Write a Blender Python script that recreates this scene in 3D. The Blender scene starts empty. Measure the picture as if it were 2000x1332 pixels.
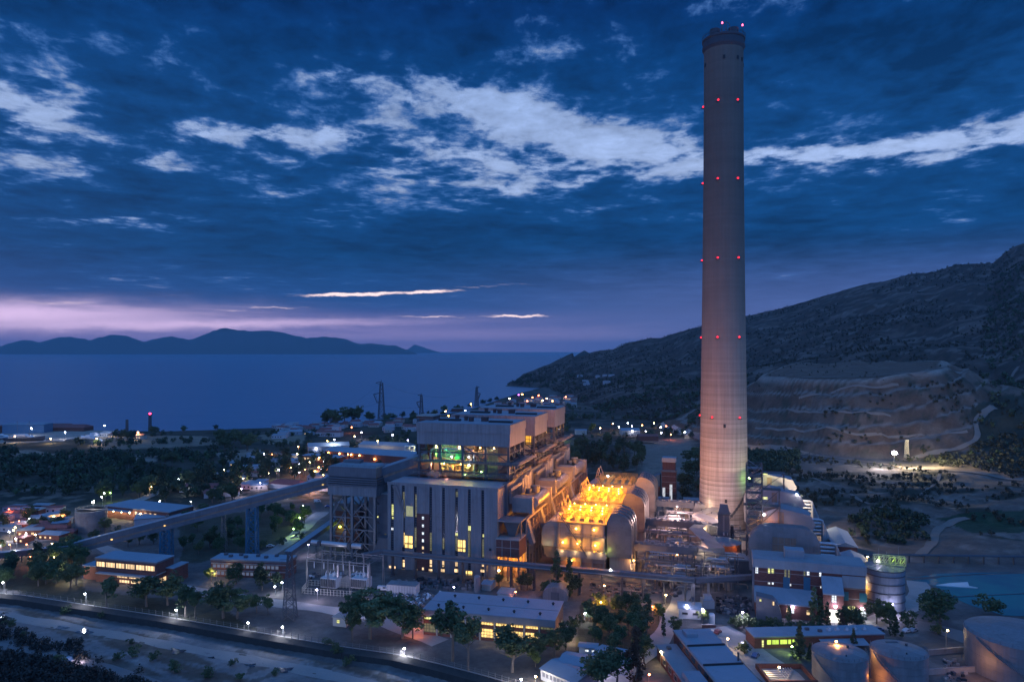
import bpy, math, random
import numpy as np
from math import sin, cos, pi, radians, sqrt, atan, atan2, hypot
from mathutils import Vector, Matrix
random.seed(7)
RNG = np.random.default_rng(11)
SC = bpy.context.scene
COL = SC.collection
SC.view_settings.view_transform = 'Standard'
SC.view_settings.look = 'None'
SC.view_settings.exposure = .2
SC.view_settings.gamma = 1
SC.cycles.max_bounces = 5
SC.cycles.diffuse_bounces = 3
SC.cycles.glossy_bounces = 3
SC.cycles.transmission_bounces = 2
SC.cycles.volume_bounces = 0
SC.cycles.sample_clamp_indirect = 4
SC.cycles.sample_clamp_direct = 0
SC.cycles.caustics_reflective = False
SC.cycles.caustics_refractive = False
# ---------------------------------------------------------------- camera (drone, 109 m above the plant yard)
F, H, CX, HY = 1400.0, 109.0, 1000.0, 684.0
cam = bpy.data.objects.new('camera', bpy.data.cameras.new('camera'))
COL.objects.link(cam)
cam.location = (0, 0, H); cam.rotation_euler = (pi/2, 0, 0)
cam.data.sensor_width = 36; cam.data.lens = 36*F/2000; cam.data.shift_y = 18/2000
cam.data.clip_start = 1; cam.data.clip_end = 90000
SC.camera = cam
SEA = -12.0
# ---------------------------------------------------------------- noise
def _h(ix, iy, s):
    n = (ix.astype(np.int64)*374761393 + iy.astype(np.int64)*668265263 + s*982451653) & 0x7fffffff
    n = ((n ^ (n >> 13))*1274126177) & 0x7fffffff
    n = (n ^ (n >> 16)) & 0xffff
    return n/65535.0
def vnoise(x, y, s=0):
    x = np.asarray(x, float); y = np.asarray(y, float)
    ix = np.floor(x); iy = np.floor(y); fx = x-ix; fy = y-iy
    fx = fx*fx*(3-2*fx); fy = fy*fy*(3-2*fy)
    a = _h(ix, iy, s); b = _h(ix+1, iy, s); c = _h(ix, iy+1, s); d = _h(ix+1, iy+1, s)
    return (a*(1-fx)+b*fx)*(1-fy)+(c*(1-fx)+d*fx)*fy
def fbm(x, y, o=4, s=0):
    t = 0; a = .5; x = np.asarray(x, float); y = np.asarray(y, float)
    for k in range(o):
        t = t+a*(vnoise(x, y, s+k*17)-.5)*2; x = x*2.03+13.7; y = y*2.03+7.1; a *= .5
    return t
def sm(a, b, x):
    t = np.clip((np.asarray(x, float)-a)/(b-a), 0, 1); return t*t*(3-2*t)
# ---------------------------------------------------------------- terrain
SH = np.array([(-400, 836), (0, 836), (150, 834), (300, 839), (480, 833), (590, 827), (640, 825), (700, 818), (800, 812), (870, 806), (930, 793), (980, 776), (1012, 766), (1040, 760), (1075, 752), (3000, 752)], float)
RG = np.array([(985, 775), (1000, 756), (1022, 736), (1075, 715), (1115, 695), (1165, 681), (1200, 677), (1225, 665), (1265, 656), (1290, 655), (1330, 642), (1370, 632), (1455, 612), (1500, 602), (1550, 595), (1600, 581), (1650, 566), (1700, 552), (1725, 550), (1780, 535), (1825, 531), (1870, 517), (1900, 514), (1940, 513), (1965, 492), (1990, 478), (2040, 470), (2200, 455), (2600, 420), (3000, 430)], float)
RY = np.array([(985, 2750), (1000, 2750), (1060, 2750), (1150, 2900), (1290, 2750), (1370, 2600), (1500, 2450), (1700, 2250), (2000, 2050), (2600, 1600), (3000, 1400)], float)
FT = np.array([(985, 2400), (1000, 2400), (1060, 2260), (1130, 1650), (1200, 1300), (1300, 1130), (1380, 1010), (1460, 930), (1550, 800), (1700, 760), (1850, 680), (2000, 600), (2600, 420), (3000, 350)], float)
WALL = np.array([(-300, 1118), (0, 1163), (50, 1168), (212, 1193), (312, 1208), (500, 1240), (675, 1270), (775, 1284), (857, 1303), (955, 1329), (1060, 1362), (1300, 1450)], float)
def _i(t, px): return np.interp(px, t[:, 0], t[:, 1])
def ywall(px): return F*H/(_i(WALL, px)-HY)
def zg(X, Y):
    X = np.asarray(X, float); Y = np.asarray(Y, float)
    Ye = np.maximum(Y, 200.0)
    px = CX+F*X/Ye
    z = -9.0*sm(480, 1150, Y)
    Ys = F*(H+8)/(_i(SH, px)-HY)
    z = z+fbm(X/60, Y/60, 3, 3)*1.2*sm(430, 560, Y)
    land = z-10*sm(0, 1, (Y-Ys)/60+.5)
    # big hill on the landward side
    yr = _i(RY, px); pr = _i(RG, px); yf = _i(FT, px)
    zr = H-(pr-HY)*yr/F
    t = np.clip((Y-yf)/np.maximum(yr-yf, 1), 0, 1)
    prof = t*(.62+.38*t)
    g = fbm(X/420+3, Y/420, 5, 9)
    g2 = 1-abs(fbm(X/300, Y/520+9, 4, 5))*2
    hill = (zr+9)*prof+(g*42+(g2-.5)*26)*np.sin(pi*np.clip(t, 0, 1))*np.clip(zr/230, .12, 1.0)+fbm(X/40, Y/40, 3, 8)*3.5*sm(0, .15, t)
    back = sm(0, 900, Y-yr)
    hill = hill*(1-back)-30*back
    w = sm(983, 1000, px)
    on = np.where(Y > yf, hill, 0)*w
    zl = np.where((Y > Ys+20) & (px < 1120), np.where(t > 0, -14+14*sm(0, .05, t)*w, -22.0), land)
    z = np.where(px >= 983, zl+on, land)
    # terraced spoil heap
    hx, hy = X-450, Y-915
    hx2 = hx*.93+hy*.36; hy2 = -hx*.36+hy*.93
    d = heapd(X, Y)
    q = np.clip((1.0-d)/.60, 0, 1)
    zz = 76*q
    st = 76/5.0
    fr = (zz % st)/st
    ter = (np.floor(zz/st)+np.clip(fr/.72, 0, 1))*st
    z = z*(1-.25*q)+ter*.92+fbm(X/18, Y/18, 4, 33)*2.6*sm(0, .1, q)*(1-sm(.9, 1, q))-abs(fbm(X/34, Y/80, 4, 35))*9*np.sin(pi*q)
    # gentle ground between plant and the haul road, right
    rr = sm(1470, 1600, px)*sm(330, 420, Y)*(1-sm(640, 760, Y))
    z = z+rr*(fbm(X/55, Y/40, 4, 41)*6+1)
    # dry valley with scarp behind the plant
    z = z+5*np.exp(-((X-118)/40)**2-((Y-640)/70)**2)*(1+.5*fbm(X/20, Y/20, 3, 2))
    # river bed below the perimeter wall
    yw = ywall(px)
    rv = 1-sm(-4.5, -0.5, Y-yw)
    z = z-2.8*rv+rv*fbm(X/26, Y/9, 3, 51)*.5
    far = sm(60, 130, yw-Y)
    z = z+far*2.5
    # keep the plant yard flat
    return z
def heapd(X, Y):
    hx, hy = X-450, Y-915; hx2 = hx*.93+hy*.36; hy2 = -hx*.36+hy*.93
    return np.sqrt((hx2/208)**2+(np.where(hy2 < 0, hy2/185, hy2/330))**2)+fbm(X/70, Y/70, 3, 21)*.10
def zgf(x, y): return float(zg(np.array([x]), np.array([y]))[0])
def W(px, py, z=0.0):
    Y = F*(H-z)/(py-HY); return Vector(((px-CX)/F*Y, Y, z))
_YR = np.geomspace(190, 4200, 900)
def G(px, py):
    """first hit of the sight line with the terrain"""
    ys = _YR; xs = (px-CX)/F*ys
    zr = H-(py-HY)*ys/F
    d = zr-np.maximum(zg(xs, ys), SEA)
    k = np.argmax(d <= 0)
    if d[k] > 0 or k == 0: k = max(1, len(ys)-1)
    a, b = d[k-1], d[k]
    u = a/(a-b) if a != b else 0
    y = ys[k-1]+(ys[k]-ys[k-1])*u
    x = (px-CX)/F*y
    return Vector((x, y, zgf(x, y)))
def topx(p): return CX+F*p[0]/p[1], HY+F*(H-p[2])/p[1]
# plant frame
TH = radians(16.7); CT, ST = cos(TH), sin(TH)
O0 = (-6.9, 343.0)
def pf(u, v, z=0.0): return Vector((O0[0]+u*CT+v*ST, O0[1]-u*ST+v*CT, z))
def ipf(X, Y):
    dx, dy = X-O0[0], Y-O0[1]; return dx*CT-dy*ST, dx*ST+dy*CT
def uf(px, v):
    k = (px-CX)/F
    # O0x+u CT+v ST = k (O0y-u ST+v CT)
    return (k*(O0[1]+v*CT)-O0[0]-v*ST)/(CT+k*ST)
def zf(px, py, v):
    u = uf(px, v); p = pf(u, v); return H-(py-HY)*p.y/F
# ---------------------------------------------------------------- materials
def newmat(name):
    m = bpy.data.materials.new(name); m.use_nodes = True
    nt = m.node_tree; b = nt.nodes['Principled BSDF']
    return m, nt, b
class NB:
    """tiny node-expression builder"""
    def __init__(s, nt): s.nt = nt
    def n(s, t, **k):
        x = s.nt.nodes.new(t)
        for a, b in k.items(): setattr(x, a, b)
        return x
    def put(s, sock, v):
        if isinstance(v, bpy.types.NodeSocket): s.nt.links.new(v, sock)
        elif v is not None:
            if hasattr(sock.default_value, '__len__') and not hasattr(v, '__len__'): v = (v,)*len(sock.default_value)
            if hasattr(v, '__len__') and len(v) == 3 and len(sock.default_value) == 4: v = (*v, 1)
            sock.default_value = v
    def m(s, op, a, b=None, c=None, clamp=False):
        x = s.n('ShaderNodeMath', operation=op, use_clamp=clamp)
        for i, v in enumerate((a, b, c)):
            if v is not None: s.put(x.inputs[i], v)
        return x.outputs[0]
    def mix(s, f, a, b, mode='MIX'):
        x = s.n('ShaderNodeMix', data_type='RGBA', blend_type=mode)
        s.put(x.inputs[0], f); s.put(x.inputs[6], a); s.put(x.inputs[7], b)
        return x.outputs[2]
    def noise(s, vec, scale, detail=4, rough=.55, dist=0, col=False):
        x = s.n('ShaderNodeTexNoise')
        if vec is not None: s.put(x.inputs['Vector'], vec)
        x.inputs['Scale'].default_value = scale; x.inputs['Detail'].default_value = detail
        x.inputs['Roughness'].default_value = rough; x.inputs['Distortion'].default_value = dist
        return x.outputs['Color' if col else 'Fac']
    def xyz(s, v):
        x = s.n('ShaderNodeSeparateXYZ'); s.put(x.inputs[0], v); return x.outputs
    def vec(s, a, b, c):
        x = s.n('ShaderNodeCombineXYZ')
        for i, v in enumerate((a, b, c)): s.put(x.inputs[i], v)
        return x.outputs[0]
    def mr(s, v, a, b, c=0, d=1, smooth=True):
        x = s.n('ShaderNodeMapRange', interpolation_type='SMOOTHSTEP' if smooth else 'LINEAR')
        for i, q in enumerate((v, a, b, c, d)): s.put(x.inputs[i], q)
        return x.outputs[0]
    def ramp(s, f, stops):
        x = s.n('ShaderNodeValToRGB'); e = x.color_ramp.elements
        while len(e) < len(stops): e.new(.5)
        for q, (p, c) in zip(e, stops): q.position = p; q.color = (*c, 1) if len(c) == 3 else c
        s.put(x.inputs[0], f); return x.outputs[0]
MATS = {}
def pm(name, col, rough=.75, var=.18, ns=.15, metal=0.0, streak=0.0, panel=None, pvar=.12, band=None, corr=0.0, bump=0.0, spec=.4, dirt=0.0):
    """weathered surface: blotches, rain streaks, panel-to-panel shade, thin bands, corrugation"""
    if name in MATS: return MATS[name]
    m, nt, b = newmat(name); q = NB(nt)
    tc = q.n('ShaderNodeTexCoord').outputs['Object']; x, y, z = q.xyz(tc)
    f = q.m('MULTIPLY_ADD', q.noise(tc, ns, 5, .6), 2*var, 1-var)
    f2 = q.m('MULTIPLY_ADD', q.noise(tc, ns*9, 3, .6), var, 1-var*.5)
    f = q.m('MULTIPLY', f, f2)
    hxy = q.m('ADD', x, y)
    if streak:
        sv = q.vec(q.m('MULTIPLY', x, 1.0), q.m('MULTIPLY', y, 1.0), q.m('MULTIPLY', z, .05))
        f = q.m('MULTIPLY', f, q.m('MULTIPLY_ADD', q.noise(sv, .9, 4, .65), 2*streak, 1-streak))
    if panel:
        wn = q.n('ShaderNodeTexWhiteNoise', noise_dimensions='2D')
        q.put(wn.inputs['Vector'], q.vec(q.m('FLOOR', q.m('DIVIDE', hxy, panel[0])), q.m('FLOOR', q.m('DIVIDE', z, panel[1])), 0))
        f = q.m('MULTIPLY', f, q.m('MULTIPLY_ADD', wn.outputs['Value'], 2*pvar, 1-pvar))
    c = q.mix(1.0, (*col, 1), q.vec(f, f, f), 'MULTIPLY')
    if dirt:
        c = q.mix(q.mr(q.noise(tc, ns*2.3, 6, .7), .52, .72, 0, dirt), c, (col[0]*.35+.02, col[1]*.3+.012, col[2]*.28+.008, 1))
    if band:
        per, frac, bc = band
        k = q.m('LESS_THAN', q.m('FRACT', q.m('DIVIDE', z, per)), frac)
        c = q.mix(k, c, (*bc, 1))
    q.put(b.inputs['Base Color'], c)
    b.inputs['Roughness'].default_value = rough; b.inputs['Metallic'].default_value = metal
    b.inputs['Specular IOR Level'].default_value = spec
    if corr or bump:
        bn = q.n('ShaderNodeBump'); h = q.noise(tc, 1.5, 3) if bump else 0.0
        if corr: h = q.m('ADD', h, q.m('SINE', q.m('MULTIPLY', hxy, 2*pi/corr)))
        q.put(bn.inputs['Height'], h); bn.inputs['Strength'].default_value = bump or .35; bn.inputs['Distance'].default_value = .12
        q.put(b.inputs['Normal'], bn.outputs[0])
    MATS[name] = m; return m
def em(name, col, s, var=0.0, grid=None):
    """a lit thing; windows get uneven panes and, with grid=(w,h), dark glazing bars"""
    if name in MATS: return MATS[name]
    m, nt, b = newmat(name); q = NB(nt)
    b.inputs['Base Color'].default_value = (.05, .05, .05, 1); b.inputs['Roughness'].default_value = .3
    b.inputs['Emission Color'].default_value = (*col, 1)
    st = s
    if var or grid:
        tc = q.n('ShaderNodeTexCoord').outputs['Object']; x, y, z = q.xyz(tc); hxy = q.m('ADD', x, y)
        st = q.m('MULTIPLY', q.m('MULTIPLY_ADD', q.noise(tc, .55, 4, .7), 2*var, 1-var), s)
        if grid:
            for cc, w in ((hxy, grid[0]), (z, grid[1])):
                k = q.m('FRACT', q.m('DIVIDE', cc, w)); st = q.m('MULTIPLY', st, q.m('MULTIPLY_ADD', q.m('GREATER_THAN', k, .18), .8, .2))
            wn = q.n('ShaderNodeTexWhiteNoise', noise_dimensions='2D')
            q.put(wn.inputs['Vector'], q.vec(q.m('FLOOR', q.m('DIVIDE', hxy, grid[0])), q.m('FLOOR', q.m('DIVIDE', z, grid[1])), 0))
            st = q.m('MULTIPLY', st, q.m('MULTIPLY_ADD', wn.outputs['Value'], .5, .7))
    q.put(b.inputs['Emission Strength'], st)
    m.cycles.emission_sampling = 'NONE' if s < 30 else 'AUTO'
    MATS[name] = m; return m
# ---------------------------------------------------------------- mesh builder
class MB:
    def __init__(s): s.v = []; s.f = []; s.k = []
    def _a(s, vs, fs, m):
        o = len(s.v); s.v += [tuple(p) for p in vs]; s.f += [tuple(i+o for i in f) for f in fs]; s.k += [m]*len(fs)
    def box(s, x0, x1, y0, y1, z0, z1, m=0):
        s._a([(x0, y0, z0), (x1, y0, z0), (x1, y1, z0), (x0, y1, z0), (x0, y0, z1), (x1, y0, z1), (x1, y1, z1), (x0, y1, z1)],
             [(0, 3, 2, 1), (4, 5, 6, 7), (0, 1, 5, 4), (1, 2, 6, 5), (2, 3, 7, 6), (3, 0, 4, 7)], m); return s
    def beam(s, a, b, w, h=None, m=0):
        a = Vector(a); b = Vector(b); h = h or w; d = (b-a)
        if d.length < 1e-6: return s
        d.normalize(); r = d.cross(Vector((0, 0, 1)))
        if r.length < 1e-3: r = Vector((1, 0, 0))
        r.normalize(); t = r.cross(d); r = r*w/2; t = t*h/2
        s._a([a-r-t, a+r-t, a+r+t, a-r+t, b-r-t, b+r-t, b+r+t, b-r+t], [(0, 3, 2, 1), (4, 5, 6, 7), (0, 1, 5, 4), (1, 2, 6, 5), (2, 3, 7, 6), (3, 0, 4, 7)], m); return s
    def pipe(s, pts, r, n=8, m=0, cap=True):
        pts = [Vector(p) for p in pts]; rs = r if hasattr(r, '__len__') else [r]*len(pts)
        o = len(s.v); up = None
        for i, p in enumerate(pts):
            d = (pts[min(i+1, len(pts)-1)]-pts[max(i-1, 0)]).normalized()
            if up is None: up = Vector((0, 0, 1)) if abs(d.z) < .9 else Vector((1, 0, 0))
            a = d.cross(up).normalized(); bb = a.cross(d).normalized(); up = bb
            for j in range(n):
                an = 2*pi*j/n; s.v.append(tuple(p+(a*cos(an)+bb*sin(an))*rs[i]))
        for i in range(len(pts)-1):
            for j in range(n):
                s.f.append((o+i*n+j, o+i*n+(j+1) % n, o+(i+1)*n+(j+1) % n, o+(i+1)*n+j)); s.k.append(m)
        if cap:
            s.f.append(tuple(o+j for j in range(n))[::-1]); s.f.append(tuple(o+(len(pts)-1)*n+j for j in range(n))); s.k += [m, m]
        return s
    def cyl(s, x, y, z0, z1, r, r1=None, n=16, m=0): return s.lathe([(r, z0), (r if r1 is None else r1, z1)], x, y, n, m)
    def lathe(s, prof, x=0, y=0, n=24, m=0, cap=True):
        o = len(s.v)
        for r, z in prof:
            for j in range(n):
                a = 2*pi*j/n; s.v.append((x+r*cos(a), y+r*sin(a), z))
        for i in range(len(prof)-1):
            for j in range(n):
                s.f.append((o+i*n+j, o+i*n+(j+1) % n, o+(i+1)*n+(j+1) % n, o+(i+1)*n+j)); s.k.append(m)
        if cap:
            s.f.append(tuple(o+j for j in range(n))[::-1]); s.f.append(tuple(o+(len(prof)-1)*n+j for j in range(n))); s.k += [m, m]
        return s
    def extr(s, poly, axis, a0, a1, m=0):
        """extrude a closed 2-D outline; axis 'z': poly=(x,y); 'y': poly=(x,z); 'x': poly=(y,z)"""
        n = len(poly)
        g = {'z': lambda p, a: (p[0], p[1], a), 'y': lambda p, a: (p[0], a, p[1]), 'x': lambda p, a: (a, p[0], p[1])}[axis]
        fs = [tuple(range(n)), tuple(range(2*n-1, n-1, -1))]+[(i, i+n, (i+1) % n+n, (i+1) % n) for i in range(n)]
        s._a([g(p, a0) for p in poly]+[g(p, a1) for p in poly], fs, m); return s
    def poly(s, pts, m=0): s._a(pts, [tuple(range(len(pts)))], m); return s
    def hip(s, x0, x1, y0, y1, z0, rise, m=0, axis='x', inset=0.0, ov=0.0):
        """pitched roof solid, ridge along axis; inset>0 makes it hipped"""
        x0 -= ov; x1 += ov; y0 -= ov; y1 += ov
        if axis == 'x': a, b = (x0+inset, (y0+y1)/2, z0+rise), (x1-inset, (y0+y1)/2, z0+rise)
        else: a, b = ((x0+x1)/2, y0+inset, z0+rise), ((x0+x1)/2, y1-inset, z0+rise)
        v = [(x0, y0, z0), (x1, y0, z0), (x1, y1, z0), (x0, y1, z0), a, b]
        f = [(0, 1, 5, 4), (2, 3, 4, 5), (1, 2, 5), (3, 0, 4), (0, 3, 2, 1)] if axis == 'x' else [(1, 2, 5, 4), (3, 0, 4, 5), (0, 1, 4), (2, 3, 5), (0, 3, 2, 1)]
        s._a(v, f, m); return s
    def lattice(s, base, top, zb, zt, n, w, m=0, cx=0, cy=0, bw=None):
        """four-legged braced tower, square base->top half-widths"""
        bw = bw or w*.6
        def c(k, t):
            h = base+(top-base)*t; sx, sy = ((-1, -1), (1, -1), (1, 1), (-1, 1))[k]
            return Vector((cx+sx*h, cy+sy*h, zb+(zt-zb)*t))
        for k in range(4):
            s.beam(c(k, 0), c(k, 1), w, m=m)
            for i in range(n):
                a, b = i/n, (i+1)/n; k2 = (k+1) % 4
                s.beam(c(k, a), c(k2, b), bw, m=m); s.beam(c(k2, a), c(k, b), bw, m=m)
                s.beam(c(k, b), c(k2, b), bw, m=m)
        return s
    def railing(s, pts, h=1.1, step=2.5, w=.08, m=0):
        for a, b in zip(pts, pts[1:]):
            a = Vector(a); b = Vector(b); L = (b-a).length; n = max(1, int(L/step))
            for q in (h, h*.5): s.beam(a+Vector((0, 0, q)), b+Vector((0, 0, q)), w, m=m)
            for i in range(n+1):
                p = a.lerp(b, i/n); s.beam(p, p+Vector((0, 0, h)), w, m=m)
        return s
    def mesh(s, name, mats, smooth=False):
        me = bpy.data.meshes.new(name); me.from_pydata(s.v, [], s.f); me.update()
        for x in (mats if isinstance(mats, (list, tuple)) else [mats]): me.materials.append(x)
        me.polygons.foreach_set('material_index', np.array(s.k, dtype=np.int32))
        if smooth: me.polygons.foreach_set('use_smooth', np.ones(len(s.f), bool))
        return me
    def obj(s, name, mats, parent=None, smooth=False):
        o = bpy.data.objects.new(name, s.mesh(name, mats, smooth)); COL.objects.link(o)
        if parent: o.parent = parent
        return o
def tag(o, label=None, cat=None, group=None, kind=None):
    if label: o['label'] = label
    if cat: o['category'] = cat
    if group: o['group'] = group
    if kind: o['kind'] = kind
    return o
def T(name, label, cat, loc=(0, 0, 0), rz=0.0, group=None):
    o = bpy.data.objects.new(name, None); COL.objects.link(o); o.empty_display_size = 1
    o.location = loc; o.rotation_euler = (0, 0, rz)
    return tag(o, label, cat, group)
def TP(name, label, cat, u, v, z=0.0, group=None): return T(name, label, cat, pf(u, v, z), -TH, group)
def dup(root, loc, rz=None, label=None, sc=None, group=None):
    r = root.copy(); COL.objects.link(r); r.location = loc
    if rz is not None: r.rotation_euler = (0, 0, rz)
    if sc is not None: r.scale = sc if hasattr(sc, '__len__') else (sc,)*3
    if label: r['label'] = label
    if group: r['group'] = group
    for ch in list(root.children):
        c = ch.copy(); COL.objects.link(c); c.parent = r
        for g in list(ch.children):
            d = g.copy(); COL.objects.link(d); d.parent = c
    return r
def struct(o, **k): return tag(o, kind='structure', **k)
def lightat(p, col, watts, parent=None, r=.35, name='light', spot=None):
    L = bpy.data.lights.new(name, 'POINT'); L.color = col; L.energy = watts; L.shadow_soft_size = r
    o = bpy.data.objects.new(name, L); COL.objects.link(o); o.location = p
    if parent: o.parent = parent
    return o
# ---------------------------------------------------------------- dusk sky
SKYK = 1.0
def build_world():
    w = bpy.data.worlds.new('World'); SC.world = w; w.use_nodes = True
    nt = w.node_tree; q = NB(nt); bg = nt.nodes['Background']
    d = q.n('ShaderNodeTexCoord').outputs['Generated']; x, y, z = q.xyz(d)
    az = q.m('ARCTAN2', x, y)
    hl = q.m('MAXIMUM', q.m('SQRT', q.m('ADD', q.m('MULTIPLY', x, x), q.m('MULTIPLY', y, y))), .0001)
    te = q.m('MAXIMUM', q.m('DIVIDE', z, hl), 0.0)
    # cloud deck seen in perspective: coordinates stretch overhead and crowd at the horizon
    den = q.m('ADD', te, .16)
    cx = q.m('DIVIDE', az, q.m('MULTIPLY_ADD', te, .25, .60)); cy = q.m('DIVIDE', .62, den)
    cv = q.vec(q.m('MULTIPLY', cx, 1.0), q.m('MULTIPLY', cy, 1.25), 2.3)
    nw = q.noise(cv, 1.3, 3, .5, 0, True); wx, wy, wz = q.xyz(nw)
    cvw = q.vec(q.m('ADD', cx, q.m('MULTIPLY', wx, .5)), q.m('ADD', q.m('MULTIPLY', cy, 1.7), q.m('MULTIPLY', wy, .5)), 1.7)
    big = q.noise(cvw, 2.1, 9, .60, .15)
    fine = q.noise(cvw, 6.5, 8, .66, .2)
    # very stretched veils near the horizon
    st = q.noise(q.vec(q.m('MULTIPLY', az, 3.2), q.m('MULTIPLY', te, 46), .7), 1.6, 6, .6, .1)
    azw = q.m('ADD', az, q.m('MULTIPLY_ADD', q.noise(cv, 3.0, 4, .6), .22, -.11))
    tew = q.m('ADD', te, q.m('MULTIPLY', q.m('MULTIPLY_ADD', q.noise(q.vec(cx, cy, 7.7), 2.6, 5, .6), .16, -.08), q.m('ADD', te, .03)))
    tew = q.m('ADD', tew, q.m('MULTIPLY', q.m('SUBTRACT', q.noise(q.vec(cx, cy, 4.4), 2.2, 4, .6), .5), q.m('MULTIPLY', te, .22)))
    def blob(px, py, rx, ry, rot, amp, A=azw, E=tew):
        a0 = atan((px-CX)/F); c = cos(a0); t0 = (HY-py)/F*c
        sx, sy = rx/F*c*c, ry/F*c
        dx = q.m('SUBTRACT', A, a0); dy = q.m('SUBTRACT', E, t0)
        cr, sr = cos(rot), sin(rot)
        u = q.m('MULTIPLY_ADD', dx, cr/sx, q.m('MULTIPLY', dy, sr/sx))
        v = q.m('MULTIPLY_ADD', dx, -sr/sy, q.m('MULTIPLY', dy, cr/sy))
        g = q.m('EXPONENT', q.m('MULTIPLY', q.m('ADD', q.m('MULTIPLY', u, u), q.m('MULTIPLY', v, v)), -1.0))
        return q.m('MULTIPLY', g, amp)
    R = -radians(14)
    feats = [(790, 185, 190, 44, R, .36), (960, 210, 190, 50, R, .46), (1120, 240, 190, 46, R, .46), (1290, 285, 190, 34, -.1, .48), (1500, 300, 180, 20, 0, .40), (1700, 285, 240, 26, .05, .56), (1930, 258, 220, 32, .10, .60),
             (960, 325, 280, 42, -.05, .32), (700, 195, 110, 30, -.3, .20), (60, 215, 150, 50, -.15, .38), (330, 150, 80, 30, -.3, .26), (440, 250, 240, 22, -.05, .38), (600, 262, 140, 20, -.05, .30), (240, 310, 190, 18, .1, .34), (30, 250, 90, 30, 0, .22),
             (215, 432, 150, 12, .16, .42), (1010, 372, 120, 14, .1, .26), (1220, 418, 90, 14, .15, .26), (1000, 128, 80, 22, -.2, .30), (1580, 405, 50, 6, 0, .26), (1130, 100, 70, 20, 0, .16), (680, 440, 30, 8, 0, .2), (960, 405, 60, 8, 0, .2),
             (1780, 318, 180, 14, .12, .22), (1290, 330, 120, 14, .1, .22), (900, 300, 220, 24, -.1, .16)]
    M = None
    for f in feats:
        b = blob(*f); M = b if M is None else q.m('ADD', M, b)
    for f in [(430, 50, 640, 80, -.1, -.42), (1800, 140, 360, 80, 0, -.30), (1450, 60, 300, 60, 0, -.1), (600, 500, 1000, 60, 0, -.28), (1400, 480, 800, 70, 0, -.36), (1700, 380, 420, 44, 0, -.26), (520, 360, 420, 22, 0, -.04), (1850, 40, 500, 60, 0, -.2)]:
        M = q.m('ADD', M, blob(*f))
    # broken altocumulus: cells about three times wider than tall
    cell = q.noise(q.vec(q.m('MULTIPLY', cx, 4.4), q.m('MULTIPLY', cy, 5.4), .3), 1.45, 10, .60, .25)
    cell2 = q.noise(q.vec(q.m('MULTIPLY', cx, 3.8), q.m('MULTIPLY', cy, 4.6), 5.3), 5.0, 8, .62, .2)
    dens = q.m('ADD', q.m('MULTIPLY', q.m('SUBTRACT', big, .5), 1.1), q.m('ADD', q.m('MULTIPLY', q.m('SUBTRACT', cell, .5), 2.1), q.m('MULTIPLY', q.m('SUBTRACT', cell2, .5), 1.25)))
    gap = q.mr(q.m('ADD', M, dens), .20, .56)
    wisp = q.mr(q.m('ADD', q.m('MULTIPLY', M, .9), dens), .03, .33)
    # thin bright slots just above the horizon
    hs = q.m('MULTIPLY', q.m('SUBTRACT', st, .5), 1.1)
    tel = q.m('ADD', te, q.m('MULTIPLY_ADD', q.noise(q.vec(q.m('MULTIPLY', az, 22), q.m('MULTIPLY', te, 60), 0), 1.0, 4, .6), .012, -.006))
    azl = az
    S = None
    for f in [(720, 574, 120, 3.0, .045, .95), (670, 576, 90, 3, 0, .5), (850, 570, 60, 3, .04, .7), (1015, 617.5, 62, 2.2, 0, 1.25), (835, 619, 90, 2.0, 0, .6), (960, 559, 130, 3, .05, .35),
              (530, 601, 90, 1.8, 0, .5), (470, 607, 60, 1.6, 0, .45), (120, 591, 170, 3.2, 0, .4), (330, 578, 90, 2, 0, .25)]:
        b = blob(*f, A=azl, E=tel); S = b if S is None else q.m('ADD', S, b)
    slot = q.mr(q.m('MULTIPLY', S, q.m('MULTIPLY_ADD', q.m('SUBTRACT', q.noise(q.vec(q.m('MULTIPLY', az, 30), q.m('MULTIPLY', te, 160), 0), 1, 5, .65), .5), 2.6, 1.0)), .2, .95)
    # cloud body
    base = q.ramp(q.m('MULTIPLY', te, 2.0, clamp=True), [(0.0, (.27, .22, .50)), (.055, (.105, .115, .335)), (.12, (.014, .066, .225)), (.26, (.003, .050, .175)), (.62, (.004, .052, .190)), (.80, (.002, .040, .160)), (.95, (.0012, .028, .132))])
    base = q.mix(q.m('MULTIPLY', q.mr(az, -.25, .30), q.mr(te, .16, .02)), base, (.075, .115, .30, 1))
    shade = q.m('ADD', q.m('MULTIPLY', q.m('ADD', q.m('MULTIPLY', dens, .8), q.m('MULTIPLY', M, .5)), q.mr(te, .04, .25, .55, 1.0)), 1.0)
    shade = q.m('MAXIMUM', q.m('MINIMUM', shade, 1.8), .55)
    lowk = q.mr(te, .02, .12)
    shade = q.m('ADD', q.m('MULTIPLY', shade, lowk), q.m('SUBTRACT', 1.0, lowk))
    c = q.mix(1.0, base, q.vec(shade, shade, shade), 'MULTIPLY')
    c = q.mix(q.m('MULTIPLY', q.m('MULTIPLY', wisp, .70), q.mr(te, .05, .14)), c, (.050, .140, .38, 1))
    gcol = q.ramp(q.m('MULTIPLY', te, 2.0, clamp=True), [(0, (.42, .36, .56)), (.3, (.32, .42, .66)), (.6, (.26, .36, .60)), (1, (.19, .30, .56))])
    gk = q.m('MULTIPLY_ADD', q.m('SUBTRACT', cell2, .5), 1.1, q.m('MULTIPLY_ADD', M, .55, .68))
    c = q.mix(q.m('MULTIPLY', gap, q.mr(te, .05, .12)), c, q.mix(1.0, gcol, q.vec(gk, gk, gk), 'MULTIPLY'))
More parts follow.
